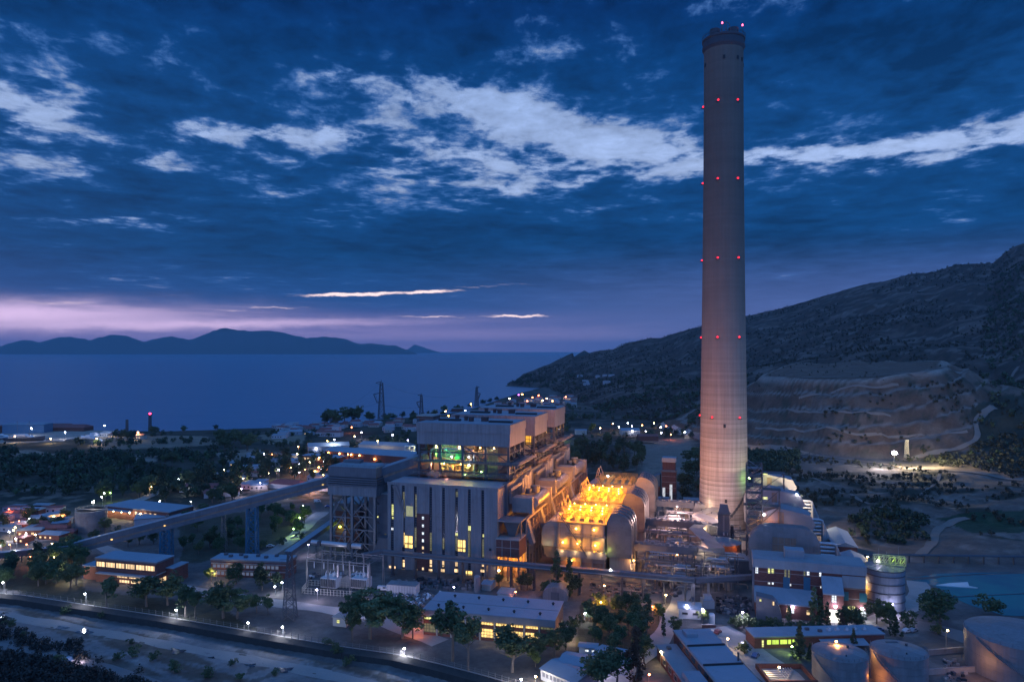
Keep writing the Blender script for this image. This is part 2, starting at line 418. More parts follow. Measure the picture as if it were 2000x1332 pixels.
    # afterglow bands at the left horizon
    ag = q.m('ADD', blob(-60, 612, 520, 26, .02, 1.0, A=azl, E=tel), q.m('ADD', blob(420, 634, 420, 9, .03, .62, A=azl, E=tel), blob(700, 655, 700, 22, 0, .20, A=azl, E=tel)))
    ag = q.m('MULTIPLY', ag, q.mr(q.m('ADD', st, q.m('MULTIPLY', ag, .22)), .42, .62, .55, 1.0))
    c = q.mix(q.m('MINIMUM', q.m('MULTIPLY', ag, .95), 1.0), c, (.86, .62, .92, 1))
    c = q.mix(q.m('MULTIPLY', slot, q.mr(te, .0, .02)), c, (1.15, .86, .84, 1))
    # the open sky overhead and behind, brighter than the cloud deck in view: it is what lights the plant
    dome = q.m('MAXIMUM', q.mr(te, .62, 1.3), q.mr(y, .25, -.35))
    c = q.mix(dome, c, (.088, .262, .73, 1))
    ns = q.n('ShaderNodeTexSky', sky_type='NISHITA'); ns.sun_disc = False
    ns.sun_elevation = radians(1.0); ns.sun_rotation = radians(-38)
    c2 = q.mix(1.0, c, q.mix(1.0, ns.outputs[0], (.0008, .0009, .001, 1), 'MULTIPLY'), 'ADD')
    q.put(bg.inputs['Color'], c2); bg.inputs['Strength'].default_value = SKYK*1.05
    w.cycles.sampling_method = 'MANUAL'; w.cycles.sample_map_resolution = 1024
build_world()
sun = bpy.data.objects.new('sun', bpy.data.lights.new('sun', 'SUN')); COL.objects.link(sun)
sun.data.energy = .06; sun.data.angle = radians(12); sun.data.color = (1, .78, .7)
sun.rotation_euler = (radians(84), 0, radians(180-38+180))
# ---------------------------------------------------------------- ground sheet
def inpoly(X, Y, P):
    c = np.zeros(X.shape, bool); n = len(P)
    for i in range(n):
        x0, y0 = P[i][0], P[i][1]; x1, y1 = P[(i+1) % n][0], P[(i+1) % n][1]
        if y0 == y1: continue
        c ^= ((y0 > Y) != (y1 > Y)) & (X < (x1-x0)*(Y-y0)/(y1-y0)+x0)
    return c
def gpoly(pts): return [W(a, b, 0)[:2] for a, b in pts]
def build_ground():
    s = np.concatenate([np.linspace(-1.9, -.82, 60), np.linspace(-.80, .80, 560), np.linspace(.82, 1.9, 60)])
    y = np.concatenate([np.linspace(-400, 150, 12), np.geomspace(165, 4300, 560)])
    Sg, Yg = np.meshgrid(s, y)
    X = Sg*np.maximum(Yg, 200.0); Y = Yg
    Z = zg(X, Y)
    px = CX+F*X/np.maximum(Y, 200.0); py = HY+F*(H-Z)/np.maximum(Y, 100.0)
    # ground cover, by place
    C = np.empty(X.shape+(3,))
    n1 = fbm(X/35, Y/35, 4, 61); n2 = fbm(X/9, Y/9, 3, 67); n3 = fbm(X/140, Y/140, 4, 71)
    def put(m, c): 
        m = np.clip(m, 0, 1)[..., None]; C[:] = C*(1-m)+np.array(c)*m
    C[:] = (.112, .106, .104)                                 # yard dust / asphalt mix
    put(sm(.0, .25, n1), (.10, .095, .095)); put(sm(.1, .4, n2)*.5, (.20, .18, .165))
    plain = sm(470, 540, Y)*(1-sm(1000, 1100, px))            # coastal plain, left
    put(plain, (.065, .06, .045)); put(plain*sm(-.05, .2, n1), (.028, .034, .024)); put(plain*sm(.12, .3, n3)*sm(-.1, .2, n2), (.15, .125, .10))
    for P, c in (((( -20, 882), (60, 878), (130, 890), (100, 905), (-20, 915)), (.23, .19, .15)), (((505, 850), (560, 842), (600, 846), (590, 866), (520, 868)), (.22, .18, .13)),
                 (((170, 855), (300, 850), (400, 852), (430, 868), (300, 876), (180, 878)), (.20, .16, .12)), (((420, 884), (500, 876), (560, 886), (540, 900), (440, 902)), (.24, .2, .16)),
                 (((240, 890), (310, 888), (305, 902), (250, 902)), (.24, .2, .16)), (((60, 834), (190, 832), (230, 850), (120, 862), (0, 866), (0, 838)), (.30, .27, .24))):
        m = inpoly(px+fbm(X/20, Y/20, 3, 5)*10, py, P); put(m*1.0, c)
    mid = sm(1075, 1110, px+n1*20)*sm(505, 560, Y)*(1-sm(1440, 1470, px))
    put(mid, (.070, .062, .050)); put(mid*sm(-.12, .1, n1), (.030, .034, .026)); put(mid*sm(.15, .3, n2)*.6, (.15, .125, .105))
    hill = sm(0, 40, Y-_i(FT, px))*sm(985, 1010, px)          # dry scrub hillside
    put(hill, (.078, .056, .046)); put(hill*sm(-.1, .15, n2)*.75, (.030, .032, .027)); put(hill*sm(.05, .3, n1)*.6, (.045, .040, .035)); put(hill*sm(.15, .35, fbm(X/90, Y/30, 4, 81))*.6, (.15, .11, .092)); put(hill*sm(.22, .34, fbm(X/22, Y/14, 3, 83))*.6, (.19, .155, .135))
    d = heapd(X, Y)
    heap = 1-sm(.93, 1.03, d)
    put(heap, (.118, .074, .055)); put(heap*sm(.05, .25, n2)*.6, (.062, .046, .038)); put(heap*sm(.2, .4, n1)*.4, (.19, .135, .108)); put(heap*sm(.1, .25, -abs(fbm(X/34, Y/80, 4, 35))+.25)*.4, (.21, .155, .125)); put(heap*sm(.26, .34, n2)*.8, (.05, .05, .036))
    fr_ = (np.clip((1.0-d)/.60, 0, 1)*5) % 1.0; put(heap*sm(.74, .80, fr_)*(1-sm(.97, 1.0, fr_))*(d > .42)*.85, (.23, .18, .155)); put((1-sm(.36, .42, d))*.7, (.15, .105, .085)); put(heap*sm(.40, .44, d)*(1-sm(.44, .47, d))*.8, (.30, .25, .215))
    rr = sm(1470, 1560, px)*sm(345, 400, Y)*(1-sm(640, 720, Y))
    put(rr, (.135, .105, .09)); put(rr*sm(-.02, .22, fbm(X/28, Y/22, 4, 91)), (.045, .046, .034)); put(rr*sm(.25, .4, n2)*.6, (.21, .165, .14))
    dark = sm(1880, 1930, px)*sm(760, 740, py)*0+inpoly(px+n1*20, py, ((1890, 800), (1935, 775), (2100, 760), (2100, 920), (1990, 915), (1905, 870)))*1.0
    put(dark*.85, (.028, .036, .026))
    put(inpoly(px, py+n1*6, ((1830, 1010), (1900, 1000), (2100, 995), (2100, 1035), (1900, 1042)))*.85, (.020, .050, .026))
    sc = sm(1230, 1260, px+n1*30)*(1-sm(1345, 1372, px+n1*20))*sm(852, 868, py)*(1-sm(935, 955, py))   # bare scarp behind the precipitators
    put(sc*.9, (.22, .18, .15)); put(sc*sm(.1, .3, n2)*.5, (.1, .085, .07))
    # river bed
    rv = 1-sm(-8, -4, Y-ywall(px)); 
    put(rv, (.175, .175, .178)); put(rv*sm(.0, .2, fbm(X/34, (Y+X*.55)/5, 4, 99))*.85, (.085, .07, .055)); put(rv*sm(.1, .35, n2)*.4, (.24, .23, .225)); put(rv*sm(.3, .36, n2)*.7, (.05, .05, .045))
    bank = sm(40, 62, ywall(px)-Y+n1*10)
    put(bank*.9, (.052, .048, .042)); put(bank*sm(.0, .25, n2)*.7, (.10, .09, .08))
    # lawns and beds inside the works
    for P in (((350, 1020), (470, 1000), (590, 990), (600, 1040), (470, 1090), (350, 1100)), ((0, 1090), (150, 1080), (170, 1180), (0, 1150)), ((1130, 1170), (1290, 1190), (1290, 1290), (1120, 1290)), ((150, 1150), (420, 1180), (520, 1235), (300, 1205), (150, 1180))):
        put(inpoly(px+n1*12, py+n2*4, P)*.9, (.05, .052, .035))
    C *= (1+.25*n2+.12*fbm(X/2.5, Y/2.5, 2, 7))[..., None]
    C = np.clip(C, .01, .6)
    h, w = X.shape
    V = np.stack([X, Y, Z], -1).reshape(-1, 3)
    idx = np.arange(h*w).reshape(h, w)
    Q = np.stack([idx[:-1, :-1], idx[:-1, 1:], idx[1:, 1:], idx[1:, :-1]], -1).reshape(-1, 4)
    me = bpy.data.meshes.new('ground'); me.from_pydata(V, [], Q); me.update()
    ca = me.color_attributes.new('cover', 'FLOAT_COLOR', 'POINT')
    ca.data.foreach_set('color', np.concatenate([C.reshape(-1, 3), np.ones((h*w, 1))], 1).astype(np.float32).ravel())
    me.polygons.foreach_set('use_smooth', np.ones(len(Q), bool))
    m, nt, b = newmat('earth and dry cover'); q = NB(nt)
    a = q.n('ShaderNodeVertexColor'); a.layer_name = 'cover'
    tc = q.n('ShaderNodeTexCoord').outputs['Object']
    f = q.m('MULTIPLY', q.m('MULTIPLY_ADD', q.noise(tc, .35, 6, .7), 1.1, .45), q.m('MULTIPLY_ADD', q.noise(tc, .05, 4, .6), .6, .7))
    c = q.mix(1.0, a.outputs[0], q.vec(f, f, f), 'MULTIPLY')
    q.put(b.inputs['Base Color'], c); b.inputs['Roughness'].default_value = .92; b.inputs['Specular IOR Level'].default_value = .15
    bn = q.n('ShaderNodeBump'); q.put(bn.inputs['Height'], q.noise(tc, .5, 6, .7)); bn.inputs['Strength'].default_value = .4; bn.inputs['Distance'].default_value = .6
    q.put(b.inputs['Normal'], bn.outputs[0])
    me.materials.append(m)
    o = bpy.data.objects.new('ground', me); COL.objects.link(o); struct(o)
build_ground()
# ---------------------------------------------------------------- sea, islands
def build_sea():
    m, nt, b = newmat('sea water'); q = NB(nt)
    tc = q.n('ShaderNodeTexCoord').outputs['Object']
    x, y, z = q.xyz(tc)
    swell = q.noise(q.vec(q.m('MULTIPLY', x, .0004), q.m('MULTIPLY', y, .0012), 0), 1, 4, .6)
    b.inputs['Roughness'].default_value = .34
    q.put(b.inputs['Base Color'], q.mix(swell, (.045, .140, .240, 1), (.075, .195, .320, 1)))
    b.inputs['Specular IOR Level'].default_value = .5
    bn = q.n('ShaderNodeBump'); q.put(bn.inputs['Height'], q.m('ADD', q.noise(tc, .09, 5, .65), q.m('MULTIPLY', q.noise(tc, .012, 3, .5), 2.0)))
    bn.inputs['Strength'].default_value = .55; bn.inputs['Distance'].default_value = 2.5
    q.put(b.inputs['Normal'], bn.outputs[0])
    mb = MB(); xs = np.linspace(-45000, 45000, 13); ys = [700, 1500, 4000, 12000, 45000]
    for i in range(12):
        for j in range(4):
            mb.poly([(xs[i], ys[j], SEA), (xs[i+1], ys[j], SEA), (xs[i+1], ys[j+1], SEA), (xs[i], ys[j+1], SEA)])
    struct(mb.obj('sea', m))
build_sea()
def island(sil, Y0, depth, name, col):
    """long ridge standing in the sea; its crest follows the given skyline"""
    s = np.array(sil, float); n = 160
    p = np.linspace(s[0, 0], s[-1, 0], n); k = np.interp(p, s[:, 0], s[:, 1])
    k = k-(abs(fbm(p/16, p*0+3, 4, 5))*3.5-1)*sm(0, 8, 683-k)
    rows = 13; V = []; Fc = []
    for j in range(rows):
        t = j/(rows-1); y = Y0+depth*(t-.5)
        prof = np.sin(pi*t)**.8
        hz = (H-(k-HY)*Y0/F-SEA)*np.clip(np.minimum(p-p[0], p[-1]-p)/40.0, 0, 1)**.5
        zz = SEA-4+(hz+4)*prof*(1+.18*fbm(p/15+t*3, p*0+t*5, 3, 8)*(1-prof))
        for i in range(n): V.append(((p[i]-CX)/F*y, y, zz[i]))
    for j in range(rows-1):
        for i in range(n-1): Fc.append((j*n+i, j*n+i+1, (j+1)*n+i+1, (j+1)*n+i))
    me = bpy.data.meshes.new(name); me.from_pydata(V, [], Fc); me.update()
    me.polygons.foreach_set('use_smooth', np.ones(len(Fc), bool))
    me.materials.append(pm('island scrub '+name, col, .95, .3, .002, spec=.1))
    o = bpy.data.objects.new(name, me); COL.objects.link(o); struct(o)
island([(-260, 684), (-120, 668), (-40, 674), (0, 676), (45, 663), (78, 669), (100, 662), (137, 657), (175, 664), (200, 658), (221, 653), (247, 655), (280, 667), (310, 660), (335, 656), (370, 665), (390, 656), (416, 646), (439, 640), (468, 645), (490, 646), (520, 645), (559, 651), (598, 660), (637, 657), (670, 662), (702, 671), (735, 671), (780, 677), (815, 684)], 23000, 3200, 'island', (.05, .06, .055))
island([(770, 684), (796, 680), (809, 673), (830, 678), (860, 683.5)], 33000, 3000, 'island', (.05, .06, .055))
island([(1102, 692), (1110, 687), (1120, 685), (1140, 684), (1160, 683), (1180, 684)], 4200, 700, 'headland', (.05, .06, .055))
# ---------------------------------------------------------------- shared surfaces
CONC = pm('plain concrete', (.30, .29, .28), .85, .2, .1, streak=.2, dirt=.4)
CLAD = pm('grey profiled cladding', (.20, .205, .225), .55, .16, .05, streak=.42, dirt=.35, panel=(2.1, 60), pvar=.09, corr=.9)
CLADD = pm('dark cladding', (.115, .125, .15), .55, .15, .08, streak=.2, panel=(3.2, 3.0), pvar=.1)
CASE = pm('pale casing sheet', (.21, .205, .22), .5, .16, .05, streak=.5, panel=(3.6, 80), pvar=.07, dirt=.25)
BRICK = pm('red brick with pale string courses', (.125, .052, .046), .85, .22, .25, panel=(.9, .4), pvar=.14, band=(4.0, .05, (.30, .27, .26)))
BRICKP = pm('plain red brick', (.135, .058, .05), .85, .22, .25, panel=(.9, .4), pvar=.14)
STEEL = pm('dark painted steel', (.085, .095, .115), .5, .2, .3, metal=.3)
STEELG = pm('grey galvanised steel', (.22, .225, .245), .45, .2, .3, metal=.5)
STEELB = pm('blue painted steel', (.03, .13, .22), .5, .15, .3)
ROOF = pm('blue grey roof sheet', (.215, .26, .31), .5, .14, .06, streak=.1, panel=(6, 80), pvar=.05, dirt=.25)
FELT = pm('grey roofing felt', (.23, .255, .28), .8, .2, .06, panel=(7.5, 5), pvar=.06, dirt=.35)
DUCT = pm('insulated duct sheet', (.25, .24, .25), .45, .12, .1, metal=.25, panel=(2.4, 2.2), pvar=.1, dirt=.3)
ALU = pm('bright aluminium jacket', (.40, .40, .43), .35, .12, .4, metal=.6, panel=(1.0, 1.0), pvar=.08)
RUST = pm('brown stained sheet', (.24, .165, .13), .7, .25, .15, streak=.3, panel=(2, 2), pvar=.12)
DARK = pm('dark opening', (.025, .028, .035), .7, .2, .3)
RAILM = pm('pale handrail', (.34, .31, .30), .5, .1, .5)
WHITE = pm('white painted wall', (.55, .56, .58), .7, .1, .1, streak=.15)
TANKM = pm('tank shell paint', (.19, .19, .205), .6, .18, .08, streak=.35, panel=(5, 2.4), pvar=.10, dirt=.5)
GL_DARK = pm('unlit glass', (.03, .04, .06), .12, .2, .4, spec=.7)
# lamps
E_WHITE = em('white lamp glow', (.82, .84, 1.0), 60)
E_WARM = em('warm lamp glow', (1.0, .62, .26), 55)
E_ORANGE = em('sodium lamp glow', (1.0, .42, .09), 55)
E_GREEN = em('greenish lamp glow', (.55, 1.0, .25), 30)
E_RED = em('red beacon glow', (1.0, .015, .03), 2.6)
E_VIO = em('violet white lamp glow', (.72, .62, 1.0), 60)
W_YEL = em('yellow lit panes', (1.0, .64, .20), 1.5, .7, (1.1, 1.1))
W_WARM = em('warm lit panes', (1.0, .66, .34), 1.25, .65, (1.6, 3.3))
W_LIME = em('lime lit panes', (.72, 1.0, .12), 1.0, .6, (3.0, 3.2))
W_WHITE = em('white lit panes', (.85, .92, 1.0), 1.2, .3, (1.2, 1.0))
W_YG = em('yellow green lit panes', (.95, .95, .32), .95, .35, (1.1, 1.0))
W_GOLD = em('bright gold opening', (1.0, .66, .20), 1.7, .6, (2.6, 4.2))
W_DIM = em('dim lit panes', (.75, .72, .35), .18, .8, (1.3, 1.2))
W_ORG = em('orange lit panel', (1.0, .45, .04), 1.3, .25, (2.4, 2.6))
def window(par, x0, x1, z0, z1, y, mat, fr=None, axis='y', d=-1, t=.12, name='window', bars=0):
    """a glazed opening on a wall plane: pane a hair proud of the wall, framed; axis='y': wall faces -y (d=-1) or +y"""
    mb = MB()
    if axis == 'y': mb.box(x0, x1, min(y, y+d*.03), max(y, y+d*.03), z0, z1)
    else: mb.box(min(y, y+d*.03), max(y, y+d*.03), x0, x1, z0, z1)
    w = mb.obj(name, mat, par)
    if fr:
        f = MB(); e = t*1.2
        rects = [(x0-e, x1+e, z1, z1+e), (x0-e, x1+e, z0-e, z0), (x0-e, x0, z0, z1), (x1, x1+e, z0, z1)]
        for i in range(bars):
            q = x0+(x1-x0)*(i+1)/(bars+1); rects.append((q-t*.4, q+t*.4, z0+.001, z1-.001))
        for a, b, c, g in rects:
            if axis == 'y': f.box(a, b, min(y, y+d*t), max(y, y+d*t), c, g)
            else: f.box(min(y, y+d*t), max(y, y+d*t), a, b, c, g)
        f.obj('frame', fr, w)
    return w
# ---------------------------------------------------------------- chimney
def chimney():
    X, Y = 132.5, 449.0
    c = T('chimney', 'very tall tapering concrete chimney with red beacon lights', 'chimney', (X, Y, 0))
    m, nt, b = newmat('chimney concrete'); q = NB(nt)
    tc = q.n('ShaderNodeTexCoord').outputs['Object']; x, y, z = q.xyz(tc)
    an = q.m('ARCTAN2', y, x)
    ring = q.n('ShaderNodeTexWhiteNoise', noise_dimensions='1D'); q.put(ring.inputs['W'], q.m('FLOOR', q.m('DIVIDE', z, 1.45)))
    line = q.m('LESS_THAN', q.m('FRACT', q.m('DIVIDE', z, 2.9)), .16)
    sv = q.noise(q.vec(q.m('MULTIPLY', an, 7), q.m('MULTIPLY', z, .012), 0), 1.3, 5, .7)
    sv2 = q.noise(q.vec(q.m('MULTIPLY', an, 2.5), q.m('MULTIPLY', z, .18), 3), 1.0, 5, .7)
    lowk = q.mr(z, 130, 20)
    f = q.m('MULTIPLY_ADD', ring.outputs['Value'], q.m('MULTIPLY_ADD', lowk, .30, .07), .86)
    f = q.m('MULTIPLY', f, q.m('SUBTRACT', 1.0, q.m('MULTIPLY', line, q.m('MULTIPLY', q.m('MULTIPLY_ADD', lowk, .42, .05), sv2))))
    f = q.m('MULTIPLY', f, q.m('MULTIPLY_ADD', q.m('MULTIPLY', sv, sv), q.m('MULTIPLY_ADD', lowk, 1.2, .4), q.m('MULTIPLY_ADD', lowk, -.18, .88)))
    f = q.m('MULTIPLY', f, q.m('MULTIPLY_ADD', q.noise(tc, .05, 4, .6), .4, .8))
    q.put(b.inputs['Base Color'], q.mix(1.0, q.mix(q.mr(z, 40, 230), (.33, .28, .245, 1), (.165, .135, .118, 1)), q.vec(f, f, f), 'MULTIPLY')); b.inputs['Roughness'].default_value = .9  # paler lit foot and darker unlit top are painted into the concrete colour
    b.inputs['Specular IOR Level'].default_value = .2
    prof = [(15.2, -1), (14.8, 6), (14.5, 25), (14.2, 50), (13.9, 78), (13.4, 110), (12.95, 145), (12.6, 175), (12.2, 220), (11.95, 265), (11.85, 303)]
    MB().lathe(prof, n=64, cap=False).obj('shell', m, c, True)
    MB().lathe([(11.9, 295.5), (12.9, 297.2), (12.9, 298.6), (12.5, 298.7), (12.5, 301.6), (13.0, 301.8), (13.0, 303.0), (12.0, 303.6), (4, 303.8)], n=64).obj('crown_platform', pm('sooty rim', (.055, .06, .075), .8), c)
    for k, (a, rr) in enumerate(((200, 3.1), (-40, 3.1), (80, 3.1))):
        MB().lathe([(3.1, 303.5), (3.1, 308.5), (2.6, 308.5), (2.6, 304)], 6.4*cos(radians(a)), 6.4*sin(radians(a)), 20).obj('flue_mouth', pm('sooty rim', (.055, .06, .075)), c)
    arch = MB()
    for s in (-1, 1):
        arch.pipe([(-.6+s*3.0, -7.5, 303.5), (-.6+s*2.7, -7.5, 307.5), (-.6+s*1.6, -7.5, 310.3), (-.6, -7.5, 311.2)], .22, 6)
    arch.beam((-.6, -7.5, 303.5), (-.6, -7.5, 311.2), .3)
    arch.obj('hoist_frame', STEEL, c)
    rl = MB(); ring = [(13.1*cos(2*pi*i/32), 13.1*sin(2*pi*i/32), 303.5) for i in range(33)]
    rl.railing(ring, 1.3, 2.6, .12); rl.obj('railing', STEEL, c)
    lev = [(262, -14.5), (214, -15.5), (165.5, -15), (117, -15), (68, 42)]
    def rad(z): return np.interp(z, [p[1] for p in prof], [p[0] for p in prof])
    for z, a0 in lev:
        for k in range(6):
            rel = (a0+58*k+180) % 360-180; a = radians(rel-90-16.5); r = rad(z)+.3
            if abs(rel) > 96: continue
            be = MB().lathe([(.1, -.4), (.55, -.35), (.62, .1), (.4, .45), (.1, .55)], r*cos(a), r*sin(a), 10); be.v = [(p[0], p[1], p[2]+z) for p in be.v]
            be.obj('beacon', E_RED, c, True)
            MB().box(r*cos(a)-1.3, r*cos(a)+1.3, r*sin(a)-.4, r*sin(a)+.9, z-1.0, z-.6).obj('beacon_bracket', STEEL, c)
    for (x, y) in ((-3.6, -9.5), (9.8, -6.5)):
        be = MB().lathe([(.1, 308.9), (.5, 309.0), (.5, 309.8), (.1, 310.3)], x, y, 10); be.obj('beacon', em('pink beacon glow', (1, .12, .25), 4), c, True)
        MB().beam((x, y, 303.6), (x, y, 308.9), .25).obj('beacon_mast', STEEL, c)
    for z, a in ((288, -105), (288, -62), (288, -40), (286.5, -172), (286.5, -6), (63, -104), (17.5, -101), (17.5, -38)):
        r = rad(z); a = radians(a)
        o = MB().box(-.7, .7, -.35, .35, -1.1, 1.1).obj('port', DARK, c); o.location = (r*cos(a), r*sin(a), z); o.rotation_euler = (0, 0, a+pi/2)
    lad = MB(); a = radians(-38); p = lambda z, s: (rad(z)*cos(a)*1.02+s*.4, rad(z)*sin(a)*1.02, z)
    for s in (-1, 1): lad.pipe([p(z, s) for z in (2, 25, 50)], .12, 5)
    lad.obj('ladder', STEEL, c)
    lg = MB()
    for i in range(16):
        a = radians(-100+i*6.0); r0 = rad(3+i*2.0)+.4
        lg.beam((r0*cos(a), r0*sin(a), 4+i*1.9), ((r0)*cos(a+.2), (r0)*sin(a+.2), 10+i*1.9), .3)
    lg.obj('spiral_stair', STEEL, c)
chimney()
# ---------------------------------------------------------------- turbine hall end wall (front block)
def front_hall():
    L = uf(757, 0.0)
    t = TP('turbine_hall', 'grey ribbed hall with dark glazed strips in front of boiler houses', 'power hall', 0, 0)
    Z = 42.6
    MB().box(L, -.6, .6, 150, 0, Z-.4).obj('wall', CLADD, t)
    rf = MB(); rf.box(L, 0, .3, 19.5, Z-.4, Z); rf.box(L, 0, 49.5, 150, Z-.4, Z-.2); rf.obj('roof', ROOF, t)
    MB().box(L-.2, .2, -.15, .25, Z-.9, Z+.5).obj('parapet', CASE, t)
    strips = [766, 787.5, 811, 841, 866, 891.5, 916.5, 942.5]
    ed = [L]
    for s in strips: ed += [uf(s-2.6, 0), uf(s+2.9, 0)]
    ed.append(0)
    for i in range(0, len(ed), 2):
        if i == 6: continue
        MB().box(ed[i], ed[i+1], 0, .75, .0, Z-.9).obj('cladding_panel', CLAD, t)
    MB().box(-.9, .0, .76, 11, 0, Z-.9).obj('cladding_panel', CASE, t)
    # brick stair bay with its column of small lit windows
    b0, b1 = ed[6], ed[7]
    MB().box(b0, b1, -.05, .75, 0, zf(826, 1003, 0)).obj('brick_bay', BRICKP, t)
    MB().box(b0, b1, 0, .75, zf(826, 1003, 0), Z-.9).obj('cladding_panel', CLAD, t)
    cu = uf(826.5, 0)
    for py in (1011, 1026, 1041, 1055, 1069, 1081, 1110):
        z = zf(826, py, 0); window(t, cu-.55, cu+.55, z-.75, z+.6, -.05, W_WHITE if py < 1060 else W_WARM, CONC)
    # glazed strips: mullions and a few lit panes
    rnd = random.Random(5)
    for i, s in enumerate(strips):
        a, b = uf(s-2.6, 0), uf(s+2.9, 0)
        MB().box(a, b, .45, .6, .5, Z-1).obj('window', GL_DARK, t)
        g = MB()
        for k in range(34): g.box(a, b, .30, .45, 1.2+k*1.2, 1.38+k*1.2)
        g.box(a, a+.12, .29, .46, 1, Z-1); g.box(b-.12, b, .29, .46, 1, Z-1); g.obj('glazing_bars', STEEL, t)
    def lit(px, y0, y1, m, w=1.0):
        c = uf(px, 0); z0, z1 = zf(px, y1, .25), zf(px, y0, .25); window(t, c-w/2, c+w/2, z0, z1, .28, m)
    for px, y0, y1, m, w in ((767, 985, 1006, W_YG, 1.3), (767, 1009, 1013, W_YG, 1.0), (766, 1030, 1035, W_WHITE, 1.1), (788, 1040, 1064, W_YEL, 1.1), (811, 1030, 1068, W_DIM, 1.0), (841, 1040, 1075, W_DIM, 1.0),
                             (866, 1050, 1072, W_DIM, 1.0), (891.5, 1040, 1046, W_YG, 1.2), (891.5, 1050, 1075, W_DIM, 1.0), (916.5, 1027, 1036, W_YG, 1.3), (916, 1038, 1090, W_DIM, 1.0), (944, 1043, 1049, W_YG, .9), (943, 1052, 1088, W_DIM, 1.0),
                             (892, 960, 970, W_DIM, 1.1), (788, 960, 1010, W_DIM, .9), (812, 965, 1010, W_DIM, .9)):
        lit(px, y0, y1, m, w)
    # big gold openings and ground-level doors
    for px0, px1, y0, y1, m in ((791, 806, 1045, 1069, W_GOLD), (894, 909, 1053, 1076, W_GOLD), (760, 773, 1104, 1119, em('peach doorway', (1, .62, .32), 1.3, .2)), (910, 923, 1114, 1133, W_GOLD), (818, 823, 1116, 1125, W_WARM)):
        window(t, uf(px0, 0), uf(px1, 0), zf(px0, y1, 0), zf(px0, y0, 0), -.02, m, STEEL, name='lit_opening', bars=2, t=.16)
    for px in (788, 812, 841, 865, 891, 942.5):
        c = uf(px, 0); z0 = zf(px, 1117, 0)
        window(t, c-1.0, c+1.0, z0, z0+1.6, -.02, W_WARM, STEEL)
        window(t, c-.6, c+.6, z0+2.6, z0+6.0, .25, W_WARM)
    # white machine in a high opening
    window(t, uf(793, 0), uf(807, 0), zf(800, 1008, 0), zf(800, 988, 0), -.02, em('pale lit recess', (.9, .95, .55), .28, .7), CASE, name='lit_opening')
    MB().box(uf(789, 0), uf(786.4, 0), -.8, -.02, zf(800, 1068, 0), Z-8).obj('cable_riser', CASE, t)
    # slanted pale chutes running down the left panels
    ch = MB()
    for k in range(3):
        ch.beam(pf0(768+k*2.4, 948, -.7), pf0(786+k*1.4, 992+k*4, -.7), .8, .9)
    ch.obj('chute', CASE, t)
    for px, py in ((957.5, 1073),):
        c = uf(px, 0); z = zf(px, py, 0); window(t, c-.6, c+.6, z-.6, z+.6, -.02, DARK, None, name='vent')
def pf0(px, py, v):
    """local (u,v,z) of a sight line with the plane v"""
    return (uf(px, v), v, zf(px, py, v))
front_hall()
